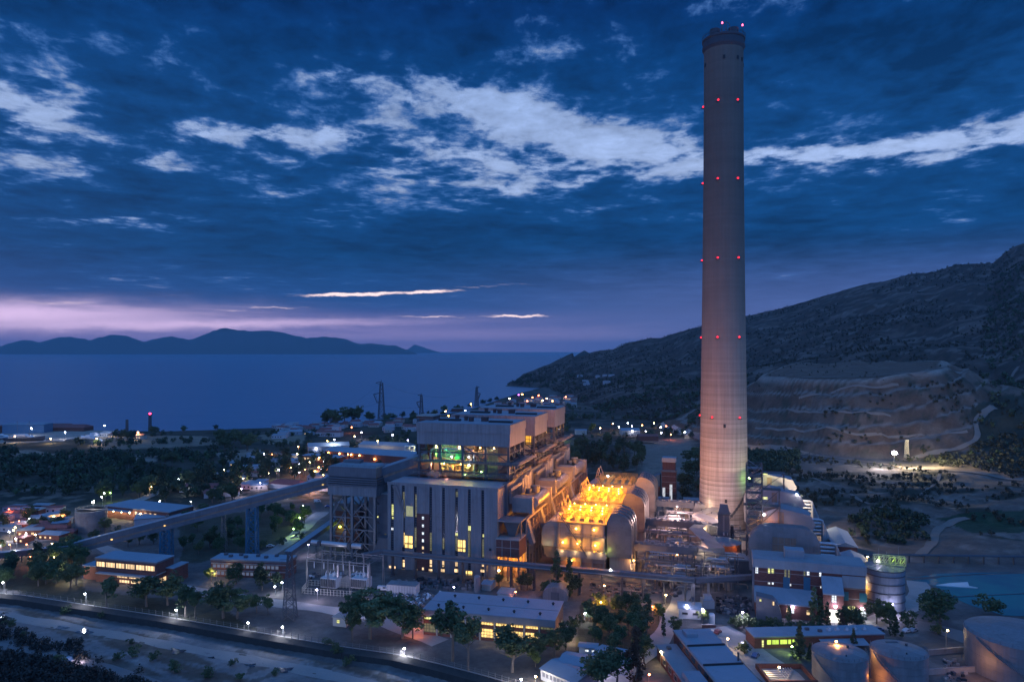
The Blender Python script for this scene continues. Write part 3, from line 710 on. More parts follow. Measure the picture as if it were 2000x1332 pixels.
# ---------------------------------------------------------------- boiler houses
BV = 49.5
names3 = ['nearest', 'middle', 'farthest']
def boiler(k):
    v0 = 20+BV*k; rnd = random.Random(31+k)
    t = TP('boiler_house', f'{names3[k]} of the three grey boxed boiler tops on open steelwork', 'boiler house', 0, v0, group='boiler houses in a row')
    Wd, D, zb, zt = 50.9, 29.0, 59.9, 71.1
    MB().box(-Wd, 0, 0, D, zb, 66.6).obj('lower_casing', CASE, t)
    MB().box(-Wd-.35, .35, -.35, D+.35, 66.6, zt).obj('upper_casing', CASE, t)
    MB().box(-Wd+.4, -.4, .4, D-.4, zt, zt+.25).obj('roof', ROOF, t)
    for (a, b, c, d, h) in ((-43, -31, 10, 13, 1.0), (-14, -1.5, 8, 11, .9)):
        MB().box(a, b, c, d, zt+.25, zt+.25+h).obj('roof_louvre', DARK, t)
    for (a, b, w) in ((-29, 15, 1.6), (-25, 12, 2.2), (-18, 14, 3.2), (-36, 20, 1.8)):
        q = MB(); q.box(a-w/2, a+w/2, b-w/2, b+w/2, zt+.25, zt+2.0); q.box(a-w/2-.2, a+w/2+.2, b-w/2-.2, b+w/2+.2, zt+2.0, zt+2.5); q.obj('roof_vent', pm('dark red vent', (.09, .05, .05)), t)
    # steel frame
    f = MB(); z0 = 42.6 if k == 0 else 28
    for x in (-Wd+1, -38, -25.5, -13, -.8):
        for y in (.8, 10, 20, D-.8):
            if -45 < x < -8 and 5 < y < 25: continue
            f.box(x-.55, x+.55, y-.55, y+.55, z0, zb)
    for z in (46.5, 52, 56.3):
        for y in (.8, D-.8): f.box(-Wd+1, -.8, y-.3, y+.3, z-.7, z)
        for x in (-Wd+1, -.8): f.box(x-.3, x+.3, 1.1, D-1.1, z-.7, z)
    for x0, x1 in ((-13, -.8), (-25.5, -13)):
        f.beam((x0, .8, 43), (x1, .8, 52), .45); f.beam((x1, .8, 52), (x0, .8, zb), .45)
    for y0, y1 in ((.8, 10), (10, 20), (20, D-.8)):
        f.beam((-.8, y0, 43), (-.8, y1, 52), .45); f.beam((-.8, y1, 52), (-.8, y0, zb), .45)
    f.obj('steel_frame', STEEL, t)
    # galleries
    for z, ov in ((51.2, 5.2), (44.6, 2.4)):
        MB().box(-Wd-1.5, ov, -1.9, 4.5, z-.3, z).obj('gallery', STEEL, t)
        MB().box(-3.5, ov, 4.5, D+5, z-.3, z).obj('gallery', RUST if k else STEELG, t)
        r = MB(); r.railing([(-Wd-1.5, -1.85, z), (ov-.05, -1.85, z), (ov-.05, D+5, z)], 1.2, 3, .09); r.obj('railing', RAILM, t)
    # furnace and pipework inside
    MB().box(-44.5, -21, 7, 25, 40, zb).obj('furnace_wall', pm('furnace skin', (.25, .21, .17), .7, .35, .2, panel=(1.6, 3), pvar=.25), t)
    MB().box(-20, -9, 9, 25, 40, zb).obj('furnace_wall', CLADD, t)
    pp = MB()
    pp.pipe([(-44, 1.9, 44), (-44, 1.9, 55.4), (-43.5, 1.9, 56.9), (-42, 1.9, 57.6), (-22, 1.9, 57.6), (-20.4, 1.9, 57), (-19.8, 1.9, 55.5), (-19.8, 1.9, 45)], .55, 8)
    pp.obj('main_pipe', ALU, t)
    p2 = MB()
    for i in range(16):
        x = rnd.uniform(-45, -14); y = rnd.uniform(4, 6.6); z = rnd.choice((43, 44.8, 51.4)); h = rnd.uniform(3, 7)
        p2.cyl(x, y, z, min(z+h, 59.5), rnd.uniform(.2, .6), n=8)
    for i in range(10):
        x = rnd.uniform(-44, -24); z = rnd.choice((45.5, 48.5, 53.5, 55)); p2.pipe([(x, 5, z), (x+rnd.uniform(4, 12), 5+rnd.uniform(-1, 1), z+rnd.uniform(-2.5, 2.5))], rnd.uniform(.18, .4), 6)
    p2.obj('riser_pipes', pm('lagged pipe', (.36, .33, .26), .6, .2), t)
    bx = MB()
    for i in range(16):
        x = rnd.uniform(-45, -16); y = rnd.uniform(2.0, 5.5); z = rnd.choice((42.7, 44.6, 51.25)); w = rnd.uniform(.8, 2.6)
        bx.box(x, x+w, y, y+1.2, z, z+rnd.uniform(1, 3.4))
    bx.obj('valve_cabinets', RUST, t)
    if k == 0:
        hp = MB(); hp.extr([(-31, 52.2), (-25.5, 52.2), (-26.5, 56.5), (-28.5, 57.3), (-30, 56)], 'y', 3.2, 6.2); hp.obj('green_hopper', pm('green painted hopper', (.05, .22, .10), .6, .25, .3), t)
        for x, y, z, w in ((-40, 3.2, 54.4, 1.5), (-38.3, 4, 46, 1.4), (-33, 3.4, 47.5, 1.6), (-24, 3.4, 48.6, 1.5)):
            MB().lathe([(w*.4, z-1.6), (w, z-.8), (w, z+.8), (w*.4, z+1.6)], x, y, 12).obj('vessel', pm('lagged pipe', (.36, .33, .26)), t)
        for i, (x, y, z, cm, col, wt, vis) in enumerate(((-41, 2.6, 54.5, E_GREEN, (.25, 1, .12), 900, 0), (-36, 3.4, 55.5, E_GREEN, (.1, 1, .5), 700, 0), (-32, 1.4, 53.7, E_WHITE, (.4, 1, .6), 260, .32), (-30, 2.2, 52.6, E_GREEN, (.15, 1, .15), 500, 0),
                (-22.5, 1.4, 53.9, E_WHITE, (.95, 1, .75), 420, .32), (-42.5, 3, 49, E_ORANGE, (1, .42, .2), 900, 0), (-37, 3, 49.7, E_WARM, (1, .62, .12), 900, .22), (-30.5, 3, 49.5, E_ORANGE, (1, .42, .06), 1100, 0), (-27.5, 2.8, 49.8, E_ORANGE, (1, .5, .08), 900, .2),
                (-22.4, 1.8, 49.6, E_WARM, (.95, 1, .2), 1300, .42), (-15.7, 1.6, 46.5, E_GREEN, (.15, 1, .25), 900, .35), (-24.5, 1.6, 44.6, E_GREEN, (.3, 1, .4), 120, .2), (-41, 2.5, 58.7, E_WARM, (1, .85, .2), 400, .3), (-28, 2.0, 58.7, E_WARM, (1, .78, .15), 500, .35), (-17, 3.5, 58.6, E_ORANGE, (1, .32, .05), 1200, .3), (-9.5, 3.5, 58.6, E_WARM, (.95, .9, .35), 700, .3), (-35, 3, 44.0, E_WARM, (1, .4, .3), 300, 0))):
            if vis: MB().lathe([(.02, z-vis), (vis, z-vis*.4), (vis, z+vis*.4), (.02, z+vis)], x, y, 8).obj('lamp', cm, t)
            lightat((x, y-.5, z), col, wt, t, .3)
    else:
        for x, y, z, col, wt in ((-6, 2, 57, (1, .5, .12), 1500), (2, 16, 49.5, (1, .55, .3), 500), (-3, 12, 57.5, (1, .45, .15), 900)): lightat((x, y, z), col, wt, t, .3)
    return t
for k in range(3): boiler(k)
def brick_tower():
    t = TP('lift_tower', 'narrow red brick lift tower with pale bands beside nearest boiler house', 'tower', -56, 22)
    MB().box(0, 9.5, 9, 19, 40, 73.2).obj('wall', BRICK, t)
    MB().box(-.3, 9.8, 8.7, 19.3, 73.2, 73.9).obj('roof', CONC, t)
    MB().box(.2, 1.6, 8.9, 9.0, 44, 72).obj('glazing', GL_DARK, t)
brick_tower()
def lit_room():
    p = pf0(1033, 859, 71.6)
    t = TP('lit_cabin', 'small glowing orange cabin under the middle boiler top', 'cabin', p[0], 71.6, p[2])
    MB().box(-2.3, 1.6, -.3, 2.5, -2.8, 2.6).obj('wall', RUST, t)
    window(t, -2.1, 1.4, -2.5, 2.4, -.3, W_ORG, STEEL, bars=1, t=.15)
lit_room()
# right flank of the units: draught ducts, hot panels, cable walkway
def flank(k):
    v0 = BV*k
    t = TP('air_duct', f'{names3[k]} of the three ribbed air ducts with square ends beside the boiler houses', 'air duct', 0, v0, group='air ducts along the walkway')
    MB().box(3, 12, 14, 22, 28.9, 36).obj('inlet_box', DUCT, t)
    MB().box(12.01, 13.4, 13.8, 18, 28.4, 36.4).obj('end_plate', CASE, t)
    rb = MB(); prof = []
    y = 18.0
    while y < 42: rb.pipe([(12.8, y, 33.2), (12.8, y+.9, 33.2)], 2.75, 20); rb.pipe([(12.8, y+.9, 33.2), (12.8, y+1.6, 33.2)], 2.45, 20, cap=False); y += 1.6
    rb.obj('ribbed_pipe', ALU, t)
    MB().box(9.5, 16.2, 42.5, 43.8, 28.0, 36.6).obj('end_plate', CASE, t)
    MB().box(2.6, 3.3, 12, 31, 39.4, 41.0).obj('beam', CASE, t)
    fn = MB()
    for i in range(7): fn.box(1.9, 3.1, 13.2+i*2.6, 13.8+i*2.6, 33.0, 39.4)
    fn.obj('louvre_fins', STEELG, t)
    for i in range(4): MB().box(1.2, 3.4, 31.6+i*4.8, 31.6+i*4.8+(3.9 if i != 2 else 4.3), 34.5, 42.2+(i % 2)*1.2).obj('side_panel', CASE, t)
    MB().box(-1, 1.2, 11.2, 61, 24, 43).obj('backing_wall', CLADD, t)
    ro = MB(); ro.cyl(10.6, 30, 36.2, 39.5, 2.4, n=14); ro.cyl(8.0, 27, 36, 38.3, 1.7, n=12); ro.obj('fan_casing', STEEL, t)
    for v, z, wt in ((24, 46, 1500), (44, 46, 2600)): lightat((11, v, z), (1, .50, .34), wt, t, .5)
for k in range(3): flank(k)
def walkway():
    t = TP('cable_walkway', 'long elevated steel walkway and cable rack between boilers and precipitators', 'walkway', 0, 0)
    MB().box(3.4, 12, 8, 164, 26.5, 27).obj('deck', STEELG, t)
    g = MB()
    for i in range(60): g.box(4.2, 11.6, 9+i*2.6, 9.8+i*2.6, 27.0, 27.12)
    g.obj('deck_grating', STEEL, t)
    r = MB(); r.railing([(12, 8, 27), (12, 164, 27)], 1.2, 3, .1); r.box(11.8, 12.3, 8, 164, 26.3, 27.15); r.obj('railing', RAILM, t)
    p = MB(); rnd = random.Random(3)
    for i in range(27):
        v = 9+i*6
        p.box(11.2, 11.9, v, v+.7, 0, 26.3); p.beam((11.5, v, 14), (11.5, v+6, 26), .3); p.beam((11.5, v+6, 14), (11.5, v, 26), .3); p.box(4, 4.6, v, v+.6, 0, 26.3)
        for z in (14, 20): p.box(11.3, 11.8, v, v+6, z, z+.35)
    p.obj('trestle_frame', pm('pinkish primer steel', (.26, .21, .20), .6, .2, .3), t)
    cb = MB()
    for i in range(5): cb.pipe([(9.6+.5*(i % 2), 9, 22-i*1.7), (9.6+.5*(i % 2), 163, 22-i*1.7)], .45, 6)
    cb.obj('service_pipes', DUCT, t)
    for k in range(3):
        for v in (4, 30): MB().extr([(8.2, 27), (11.6, 27), (15.2, 15), (13.6, 14)], 'y', v+BV*k+6, v+BV*k+10).obj('hopper_chute', CASE, t)
walkway()
def mill_bay():
    t = TP('mill_bay', 'coal mill bay with brick box above an orange lit open ground floor', 'mill bay', 0, 0)
    MB().box(.3, 11.6, -3, 10, 11.3, 19.4).obj('brick_box', BRICKP, t)
    MB().box(.1, 11.8, -3.2, 10.2, 19.4, 19.9).obj('roof', CONC, t)
    gr = MB()
    for x in (3.2, 7.4): gr.box(x-.12, x+.12, -3.12, -3.0, 11.5, 19.3)
    gr.box(.3, 11.6, -3.11, -3.0, 15.6, 15.85); gr.obj('pilaster', CONC, t)
    f = MB()
    for x in (.6, 6, 11.2):
        for y in (-2.6, 3, 9.6): f.box(x-.35, x+.35, y-.35, y+.35, 0, 11.3)
    for x in (.4, 11.8): f.box(x-.3, x+.3, -1, -.4, 19.9, 28)
    f.box(.3, 11.6, -2.9, -2.3, 8.3, 8.9); f.obj('steel_frame', RUST, t)
    MB().box(.1, 11.9, -1.5, 9, 27.4, 28).obj('platform', STEELG, t)
    MB().box(.5, 11.4, 9.8, 10.4, 0, 11).obj('rear_wall', pm('ochre wall', (.42, .30, .18), .8, .2), t)
    MB().extr([(2, 27.4), (10.5, 27.4), (8, 20.2), (5, 20.2)], 'y', 2, 8).obj('coal_hopper', STEEL, t)
    ml = MB()
    for x in (3, 8.6): ml.lathe([(1.9, 0), (1.9, 3), (1.2, 4.4), (.5, 6)], x, 5, 14)
    ml.obj('coal_mill', RUST, t)
    for x, y, z, w in ((3, 0, 7.6, 2600), (9, 0, 7.4, 2600), (6, 6, 8.2, 1800)): lightat((x, y, z), (1, .42, .06), w, t, .3)
    MB().lathe([(.02, 4.0), (.4, 4.2), (.4, 4.7), (.02, 4.9)], 1.4, -2.2, 8).obj('lamp', E_WARM, t)
mill_bay()
# ---------------------------------------------------------------- precipitators
def precip(k):
    v0 = 18.5+52*k; u0 = 25.2+.5*k; rnd = random.Random(90+k); lit = k < 2
    t = TP('precipitator', ['nearest precipitator with lit orange deck, gantries and rounded ducts', 'second precipitator with lit orange deck just behind the nearest one', 'third precipitator, unlit bluish deck farthest from the camera'][k], 'precipitator', u0, v0, group='precipitators beside the walkway')
    Wd, D, Z = 23.8, 24.0, 25.0
    MB().box(.4, Wd-.4, .4, D, 5.5, Z-.6).obj('casing', DUCT, t)
    sk = MB()
    for i in range(5): sk.box(i*5.6, i*5.6+.7, -.35, .4, 0, Z-.6)
    sk.obj('stiffener', STEELG, t)
    MB().box(-.3, Wd+.3, -.8, D+.3, Z-.6, Z).obj('deck', pm('glow tinted deck plate', (.34, .25, .12), .6, .2, .3, panel=(2, 2), pvar=.1), t)  # plate tinted ochre: the sodium lamps' orange light is mixed into its colour
    MB().box(.2, Wd-.2, .6, D-.4, 0, 5.5).obj('hopper_room', RUST, t)
    for z, x0 in ((19, 4.4), (11.8, -.4)):
        MB().box(x0, Wd+.4, -2.6, -.4, z-.35, z).obj('gallery', STEELG, t)
        r = MB(); r.railing([(x0, -2.55, z), (Wd+.4, -2.55, z)], 1.1, 2.4, .08); r.obj('railing', STEEL, t)
    MB().box(-.4, Wd+.4, -2.4, -.4, 8.2, 11.4).obj('gallery_fascia', CASE, t)
    st = MB(); st.beam((1.2, -3.0, 29.5), (15.2, -3.0, 9.5), .8, .35); st.beam((1.2, -2.2, 30.4), (15.2, -2.2, 10.4), .12); st.obj('stair', STEEL, t)
    # deck gear
    for i in range(5):
        for j in range(4):
            x, y = 2.4+i*4.6+rnd.uniform(-.3, .3), 3.0+j*5.6
            q = MB(); q.box(x-1.0, x+1.0, y-.8, y+.8, Z, Z+1.5); q.cyl(x-.4, y, Z+1.5, Z+2.9, .22, .14, 8); q.cyl(x+.5, y, Z+1.5, Z+2.5, .3, .3, 8); q.box(x-1.5, x-1.0, y-.3, y+.3, Z, Z+.9)
            q.obj('rectifier', pm('glow tinted equipment paint', (.40, .29, .11), .5, .2), t)  # gear and hoist rails carry the same painted-in orange lamp glow
    hb = MB()
    for i in range(6):
        y = 1.0+i*4.4; hb.box(.4, Wd-.4, y-.12, y+.12, Z+3.2, Z+3.5)
        for x in (.6, 8, 15.6, Wd-.6): hb.box(x-.12, x+.12, y-.12, y+.12, Z, Z+3.2)
    hb.obj('hoist_rail', pm('glow tinted equipment paint', (.40, .29, .11)), t)
    r = MB(); r.railing([(-.2, -.7, Z), (Wd+.2, -.7, Z)], 1.1, 2.4, .09); r.railing([(-.2, -.7, Z), (-.2, D, Z)], 1.1, 2.4, .09); r.obj('deck_railing', RAILM, t)
    for y in (3.5, 11.5, 20)[: (3 if k < 2 else 2)]:
        a = MB(); a.beam((-1.8, y, Z), (.6, y, Z+9.4), .32); a.beam((3.6, y, Z), (.6, y, Z+9.4), .32); a.beam((-.4, y, Z+4.6), (2.3, y, Z+4.6), .22); a.obj('hoist_gantry', pm('pinkish primer steel', (.26, .21, .20)), t)
    # inlet duct: rounded shoulder on the walkway side
    arc = [(-.4+.0, 12), (-.4, 24.4)]+[(-3.2+-5.2*sin(radians(a)), 18.6+5.8*cos(radians(a))) for a in range(0, 91, 15)]+[(-8.4, 12)]
    MB().extr(arc, 'y', 1, D-1).obj('inlet_duct', DUCT, t)
    MB().extr([(-8.0, 12), (-.4, 12), (-1.6, 6.2), (-6.4, 6.2)], 'y', 2, D-2).obj('inlet_hopper', RUST, t)
    # outlet ducts: four ribs arching over and down
    pr = [(Wd+.4, 9), (Wd+.4, 26), (Wd+2.4, 30.0), (Wd+5, 30.3)]+[(Wd+6.0+6.4*sin(radians(a)), 22.6+7.0*cos(radians(a))) for a in range(20, 91, 14)]+[(Wd+12.4, 9)]
    pr2 = [(Wd+.6, 9)]+[(x-1.5 if x > Wd+6 else x, z-(1.5 if z > 20 else 0)) for x, z in pr[1:-1]]+[(Wd+11.0, 9)]
    MB().extr(pr2, 'y', 1.2, D-1.0).obj('outlet_duct', STEEL, t)
    for i in range(4): MB().extr(pr, 'y', .4+i*6.0, 4.0+i*6.0).obj('duct_rib', pm('dull duct sheet', (.165, .155, .165), .45, .2, .1, metal=.25, panel=(2.4, 2.2), pvar=.12, dirt=.5), t)
    MB().box(Wd+1.5, Wd+11.5, 2, D-2, 0, 8.98).obj('fan_room', CASE, t)
    # lamps
    L = []
    if lit:
        for j, (y, n) in enumerate(((2.0, 1), (8.5, 4), (15, 4), (22, 4))):
            for i in range(n):
                x = Wd-2.0 if n == 1 else 3.0+i*5.6+(j % 2)*.9
                L.append((x, y, Z+4.3, j))
        for x, y, z, wt in ((4, 5, Z+5.5, 3800), (12, 5, Z+5.5, 3800), (20, 5, Z+5.5, 3800), (4, 14, Z+5.5, 3800), (12, 14, Z+5.5, 3800), (20, 14, Z+5.5, 3800), (12, 21, Z+5.5, 3500), (5, 21, Z+5.5, 3000), (20, 21, Z+5.5, 3000)):
            lightat((x, y, z), (1, .31, .004), wt*2.5, t, .4)
        rows = ['at the front edge', 'in the front row', 'in the middle row', 'in the back row']; od = ['first', 'second', 'third', 'fourth']
        for x, y, z, j in L:
            i = int((x-2.5)/5.6); p = t.matrix_basis @ Vector((x, y, Z))
            nm = 'nearest' if k == 0 else 'second'
            lt = T('deck_lamp', (f'{od[min(i,3)]} sodium lamp from the left {rows[j]} of the {nm} precipitator deck' if j else f'lone sodium lamp at the front edge of the {nm} precipitator deck'), 'lamp', p, -TH, 'sodium lamps on the precipitator decks')
            MB().beam((0, 0, 0), (0, 0, 4.1), .14).obj('post', STEELG, lt)
            MB().lathe([(.02, 4.05), (.27, 4.15), (.27, 4.4), (.02, 4.55)], 0, 0, 8).obj('lamp_head', em('amber lamp glow', (1.0, .50, .12), 30), lt)
    if k == 0:
        for x, z, wt in ((9.6, 22.0, 520), (18.4, 22.0, 520), (3.0, 14.9, 700), (10.4, 14.9, 700), (19, 14.6, 800), (7.3, 6.4, 500)):
            MB().lathe([(.02, z-.1), (.36, z), (.36, z+.35), (.02, z+.6)], x, -1.9, 8).obj('bulkhead_lamp', em('amber lamp glow', (1.0, .50, .12), 30), t)
            lightat((x, -2.3, z-.5), (1, .34, .006), wt*2.6, t, .25)
        for x in (2.4, 9.4, 16, 21.5): lightat((x, -3.6, 10.9), (1, .58, .2), 260, t, .2)
        lightat((21.5, -3.2, 16.5), (1, .6, .2), 500, t, .25)
        lightat((Wd+1.2, -2, 12), (.75, 1, .15), 260, t, .25)
        lightat((-6, -3, 12), (.9, .85, .4), 260, t, .25)
    elif k == 1:
        for x in (2, 8, 14, 20): lightat((x, -9, 31), (1, .36, .05), 2600, t, .5)
        for x in (4, 11, 18): lightat((x, -2.2, 22), (1, .45, .06), 700, t, .3)
    else:
        lightat((6, 6, Z+4), (.6, .75, 1), 250, t, .3)
        MB().lathe([(.02, Z+3.8), (.4, Z+4), (.4, Z+4.5), (.02, Z+4.7)], 6.6, 4, 8).obj('lamp', E_WHITE, t)
    return t
for k in range(3): precip(k)
# ---------------------------------------------------------------- coal transfer tower and galleries
def transfer_tower():
    t = TP('transfer_tower', 'grey coal transfer house with louvred bands on tall braced steel legs', 'transfer tower', -97, 9)
    W_, D, zb, zt = 28.0, 17.0, 32.8, 47.6
    MB().box(.3, W_-.3, .3, D, zb+5.6, zt-4.4).obj('inner_wall', DARK, t)
    MB().box(0, W_, 0, D, zt-5.0, zt).obj('upper_wall', CLADD, t)
    MB().box(.5, W_-.5, .5, D-.5, zt, zt+.3).obj('roof', FELT, t)
    MB().box(2, 12, D-5, D-.6, zt+.3, zt+1.8).obj('roof_house', CLADD, t)
    for i in range(4): MB().box(-.7, W_+.7, -.7, D+.7, zb+5.2+i*1.15, zb+5.85+i*1.15).obj('louvre_band', CLADD, t)
    MB().box(-.2, W_+.2, -.2, D+.2, zb, zb+4.6).obj('skirt', CLAD, t)
    MB().box(-.6, W_+.6, -.6, D+.6, zb+4.6, zb+5.0).obj('ledge', CASE, t)
    for x in (3, 12, 20, 27):
        lightat((x, -.5, zb+5.5), (1, .8, .62), 26, t, .2)
    lightat((W_+.5, 6, zb+5.5), (1, .85, .7), 60, t, .2)
    def cc(x, y): return MB().box(x-.65, x+.65, y-.65, y+.65, 0, zb)
    for x in (1.2, 13.6, W_-1.2):
        for y in (1.0, D-1.2): cc(x, y).obj('leg', STEELG, t)
    b = MB()
    for x0, x1 in ((1.2, 13.6), (13.6, W_-1.2)):
        for y in (1.0, D-1.2):
            zs = [1.5, 8, 15, 22, 29] if x0 > 5 else [1.5, 11, 21, 31]
            for z0, z1 in zip(zs, zs[1:]):
                m = (x0+x1)/2
                b.beam((x0, y, z0), (m, y, z1), .5); b.beam((x1, y, z0), (m, y, z1), .5); b.beam((x0, y, z0), (x1, y, z0), .55)
    for x in (1.2, 13.6, W_-1.2):
        for z0 in (1, 11, 21): b.beam((x, 1, z0), (x, D-1.2, z0+10), .45); b.beam((x, D-1.2, z0), (x, 1, z0+10), .45)
    b.obj('bracing', STEELG, t)
    ro = MB(); ro.railing([(.6, .6, zt+.3), (W_-.6, .6, zt+.3), (W_-.6, D-.6, zt+.3)], .9, 3, .08); ro.obj('railing', STEEL, t)
transfer_tower()
def bunker_annex():
    t = TP('bunker_annex', 'dark brick bunker building behind the legs of the transfer house', 'brick annex', -104, 28)
    z = 24
    MB().box(0, 15, 0, 30, 0, z-4.2).obj('wall', BRICK, t); MB().box(-.4, 15.4, -.4, 30, z-4.2, z).obj('parapet', CLADD, t); MB().box(.1, 14.9, .1, 29.5, z, z+.2).obj('roof', FELT, t)
    MB().box(15.41, 40, 6, 30, 0, 20).obj('rear_wing', CLADD, t); MB().box(15.41, 40, 6.1, 30, 20, 20.3).obj('rear_wing_roof', FELT, t)
    t2 = TP('grey_silo_block', 'plain dark grey block between transfer house and ribbed hall', 'annex', -76, 12)
    MB().box(0, 14.5, 2, 30, 0, 33.5).obj('wall', CLADD, t2); MB().box(0.1, 14.4, 2.1, 30, 33.5, 33.9).obj('roof', FELT, t2)
    window(t2, 5, 5.8, 21, 22, 2, W_YG); window(t2, 9.4, 10.2, 12, 13, 2, W_DIM)
    MB().extr([(4, 0), (14.5, 0), (14.5, 12.5), (9, 12.5)], 'y', -4, 2).obj('lean_to', CLADD, t2)
bunker_annex()
def gallery(name, label, a, b, w, h, wall, slot=True, legs=()):
    """enclosed inclined conveyor bridge from a to b (floor centre line points)"""
    a = Vector(a); b = Vector(b); t = T(name, label, 'conveyor', (a.x, a.y, 0))
    d = b-a; L = d.length; dn = d.normalized(); r = dn.cross(Vector((0, 0, 1))).normalized(); up = r.cross(dn)
    def pt(s, x, z): return Vector((0, 0, a.z))+dn*s+r*x+up*z
    def slab(x0, x1, z0, z1, s0=0.0, s1=L):
        m = MB(); P = [pt(s, x, z) for s in (s0, s1) for (x, z) in ((x0, z0), (x1, z0), (x1, z1), (x0, z1))]
        m._a(P, [(0, 1, 2, 3), (7, 6, 5, 4), (0, 4, 5, 1), (1, 5, 6, 2), (2, 6, 7, 3), (3, 7, 4, 0)], 0); return m
    slab(-w/2, w/2, 0, h*.34).obj('lower_wall', wall, t); slab(-w/2+.15, w/2-.15, h*.34+.002, h*.5).obj('window_slot', RUST if slot else wall, t)
    slab(-w/2-.1, w/2+.1, h*.5+.004, h*.95).obj('upper_wall', wall, t); slab(-w/2-.35, w/2+.35, h*.95+.004, h).obj('roof', ROOF, t)
    return t, pt, L
def conveyors():
    A = Vector(((150-CX)/F*374, 374, 3.5)); p = pf(-97.6, 17.5); B = Vector((p.x, p.y, 36.0))
    t, pt, L = gallery('coal_conveyor', 'long inclined grey coal conveyor bridge rising to the transfer house', A, B, 4.6, 5.6, CLADD)
    for px, cm, col in ((234, E_ORANGE, (1, .6, .1)), (331, E_WARM, (1, .6, .1)), (628, E_WARM, (1, .75, .2))):
        x = (px-CX)/F*(A.y+ (B.y-A.y)*.5); s = (x-A.x)/(B.x-A.x)*L
        q = pt(s, 2.34, 2.4); MB().box(q.x-.5, q.x+.5, q.y-.05, q.y+.05, q.z-.3, q.z+.4).obj('lit_window', W_YEL, t)
    for px in (331, 491):
        x = (px-CX)/F*382; s = (x-A.x)/(B.x-A.x); zt = A.z+(B.z-A.z)*s; y = A.y+(B.y-A.y)*s
        tr = T('conveyor_trestle', f"blue lattice trestle carrying the {'lower' if px < 400 else 'upper'} stretch of the coal conveyor", 'trestle', (x, y, 0), .02, 'blue conveyor trestles')
        m = MB()
        for sx in (-1, 1):
            for sy in (-1, 1): m.beam((sx*2.6, sy*2.2, 0), (sx*2.3, sy*2.0, zt), .8)
        n = 4 if zt < 20 else 5
        for i in range(n):
            z0, z1 = zt*i/n, zt*(i+1)/n
            for sy in (-1, 1): m.beam((-2.5, sy*2.1, z0), (2.5, sy*2.1, z1), .34); m.beam((2.5, sy*2.1, z0), (-2.5, sy*2.1, z1), .34); m.beam((-2.5, sy*2.1, z1), (2.5, sy*2.1, z1), .34)
            for sx in (-1, 1): m.beam((sx*2.5, -2.1, z0), (sx*2.5, 2.1, z1), .3)
        m.obj('lattice', STEELB, tr)
    # gallery from transfer house up into the boiler house
    a = pf(-69, 19, 39); b = pf(-47, 30, 46.5)
    gallery('bunker_conveyor', 'short grey conveyor bridge between transfer house and nearest boiler house', a, b, 5.5, 8.2, CLADD)
    # low loading conveyor to the left
    a = Vector(((-30-CX)/F*368, 368, 1.8)); b = Vector(((150-CX)/F*373, 373, 5.0))
    t, pt, L = gallery('yard_conveyor', 'low dark truss conveyor crossing the yard left of the lit offices', a, b, 3.6, 3.0, STEEL, False)
    m = MB()
    for i in range(8):
        q = pt(L*i/7.5, 0, 0); m.box(q.x-.25, q.x+.25, q.y-.25, q.y+.25, 0, q.z)
    m.obj('post', STEEL, t)
    # small ash conveyor beside the brick annex
    p1 = W(563, 1086, 6); p2 = pf(-104, 30, 13)
    gallery('ash_conveyor', 'small covered conveyor sloping from flat office roof to brick annex', p1, p2, 3.2, 2.6, CLADD, False)
    MB().box(0, 0, 0, 0, 0, 0)
    la = T('bulkhead_lamp', 'lime green wall lamp at the foot of the brick annex', 'lamp', pf(-100.5, 26.9, 11.2))
    MB().lathe([(.05, -.5), (.7, -.3), (.7, .3), (.05, .5)], n=8).obj('lamp_head', em('lime lamp glow', (.75, 1, .1), 8), la); lightat((0, -1, -.5), (.7, 1, .15), 260, la)
conveyors()
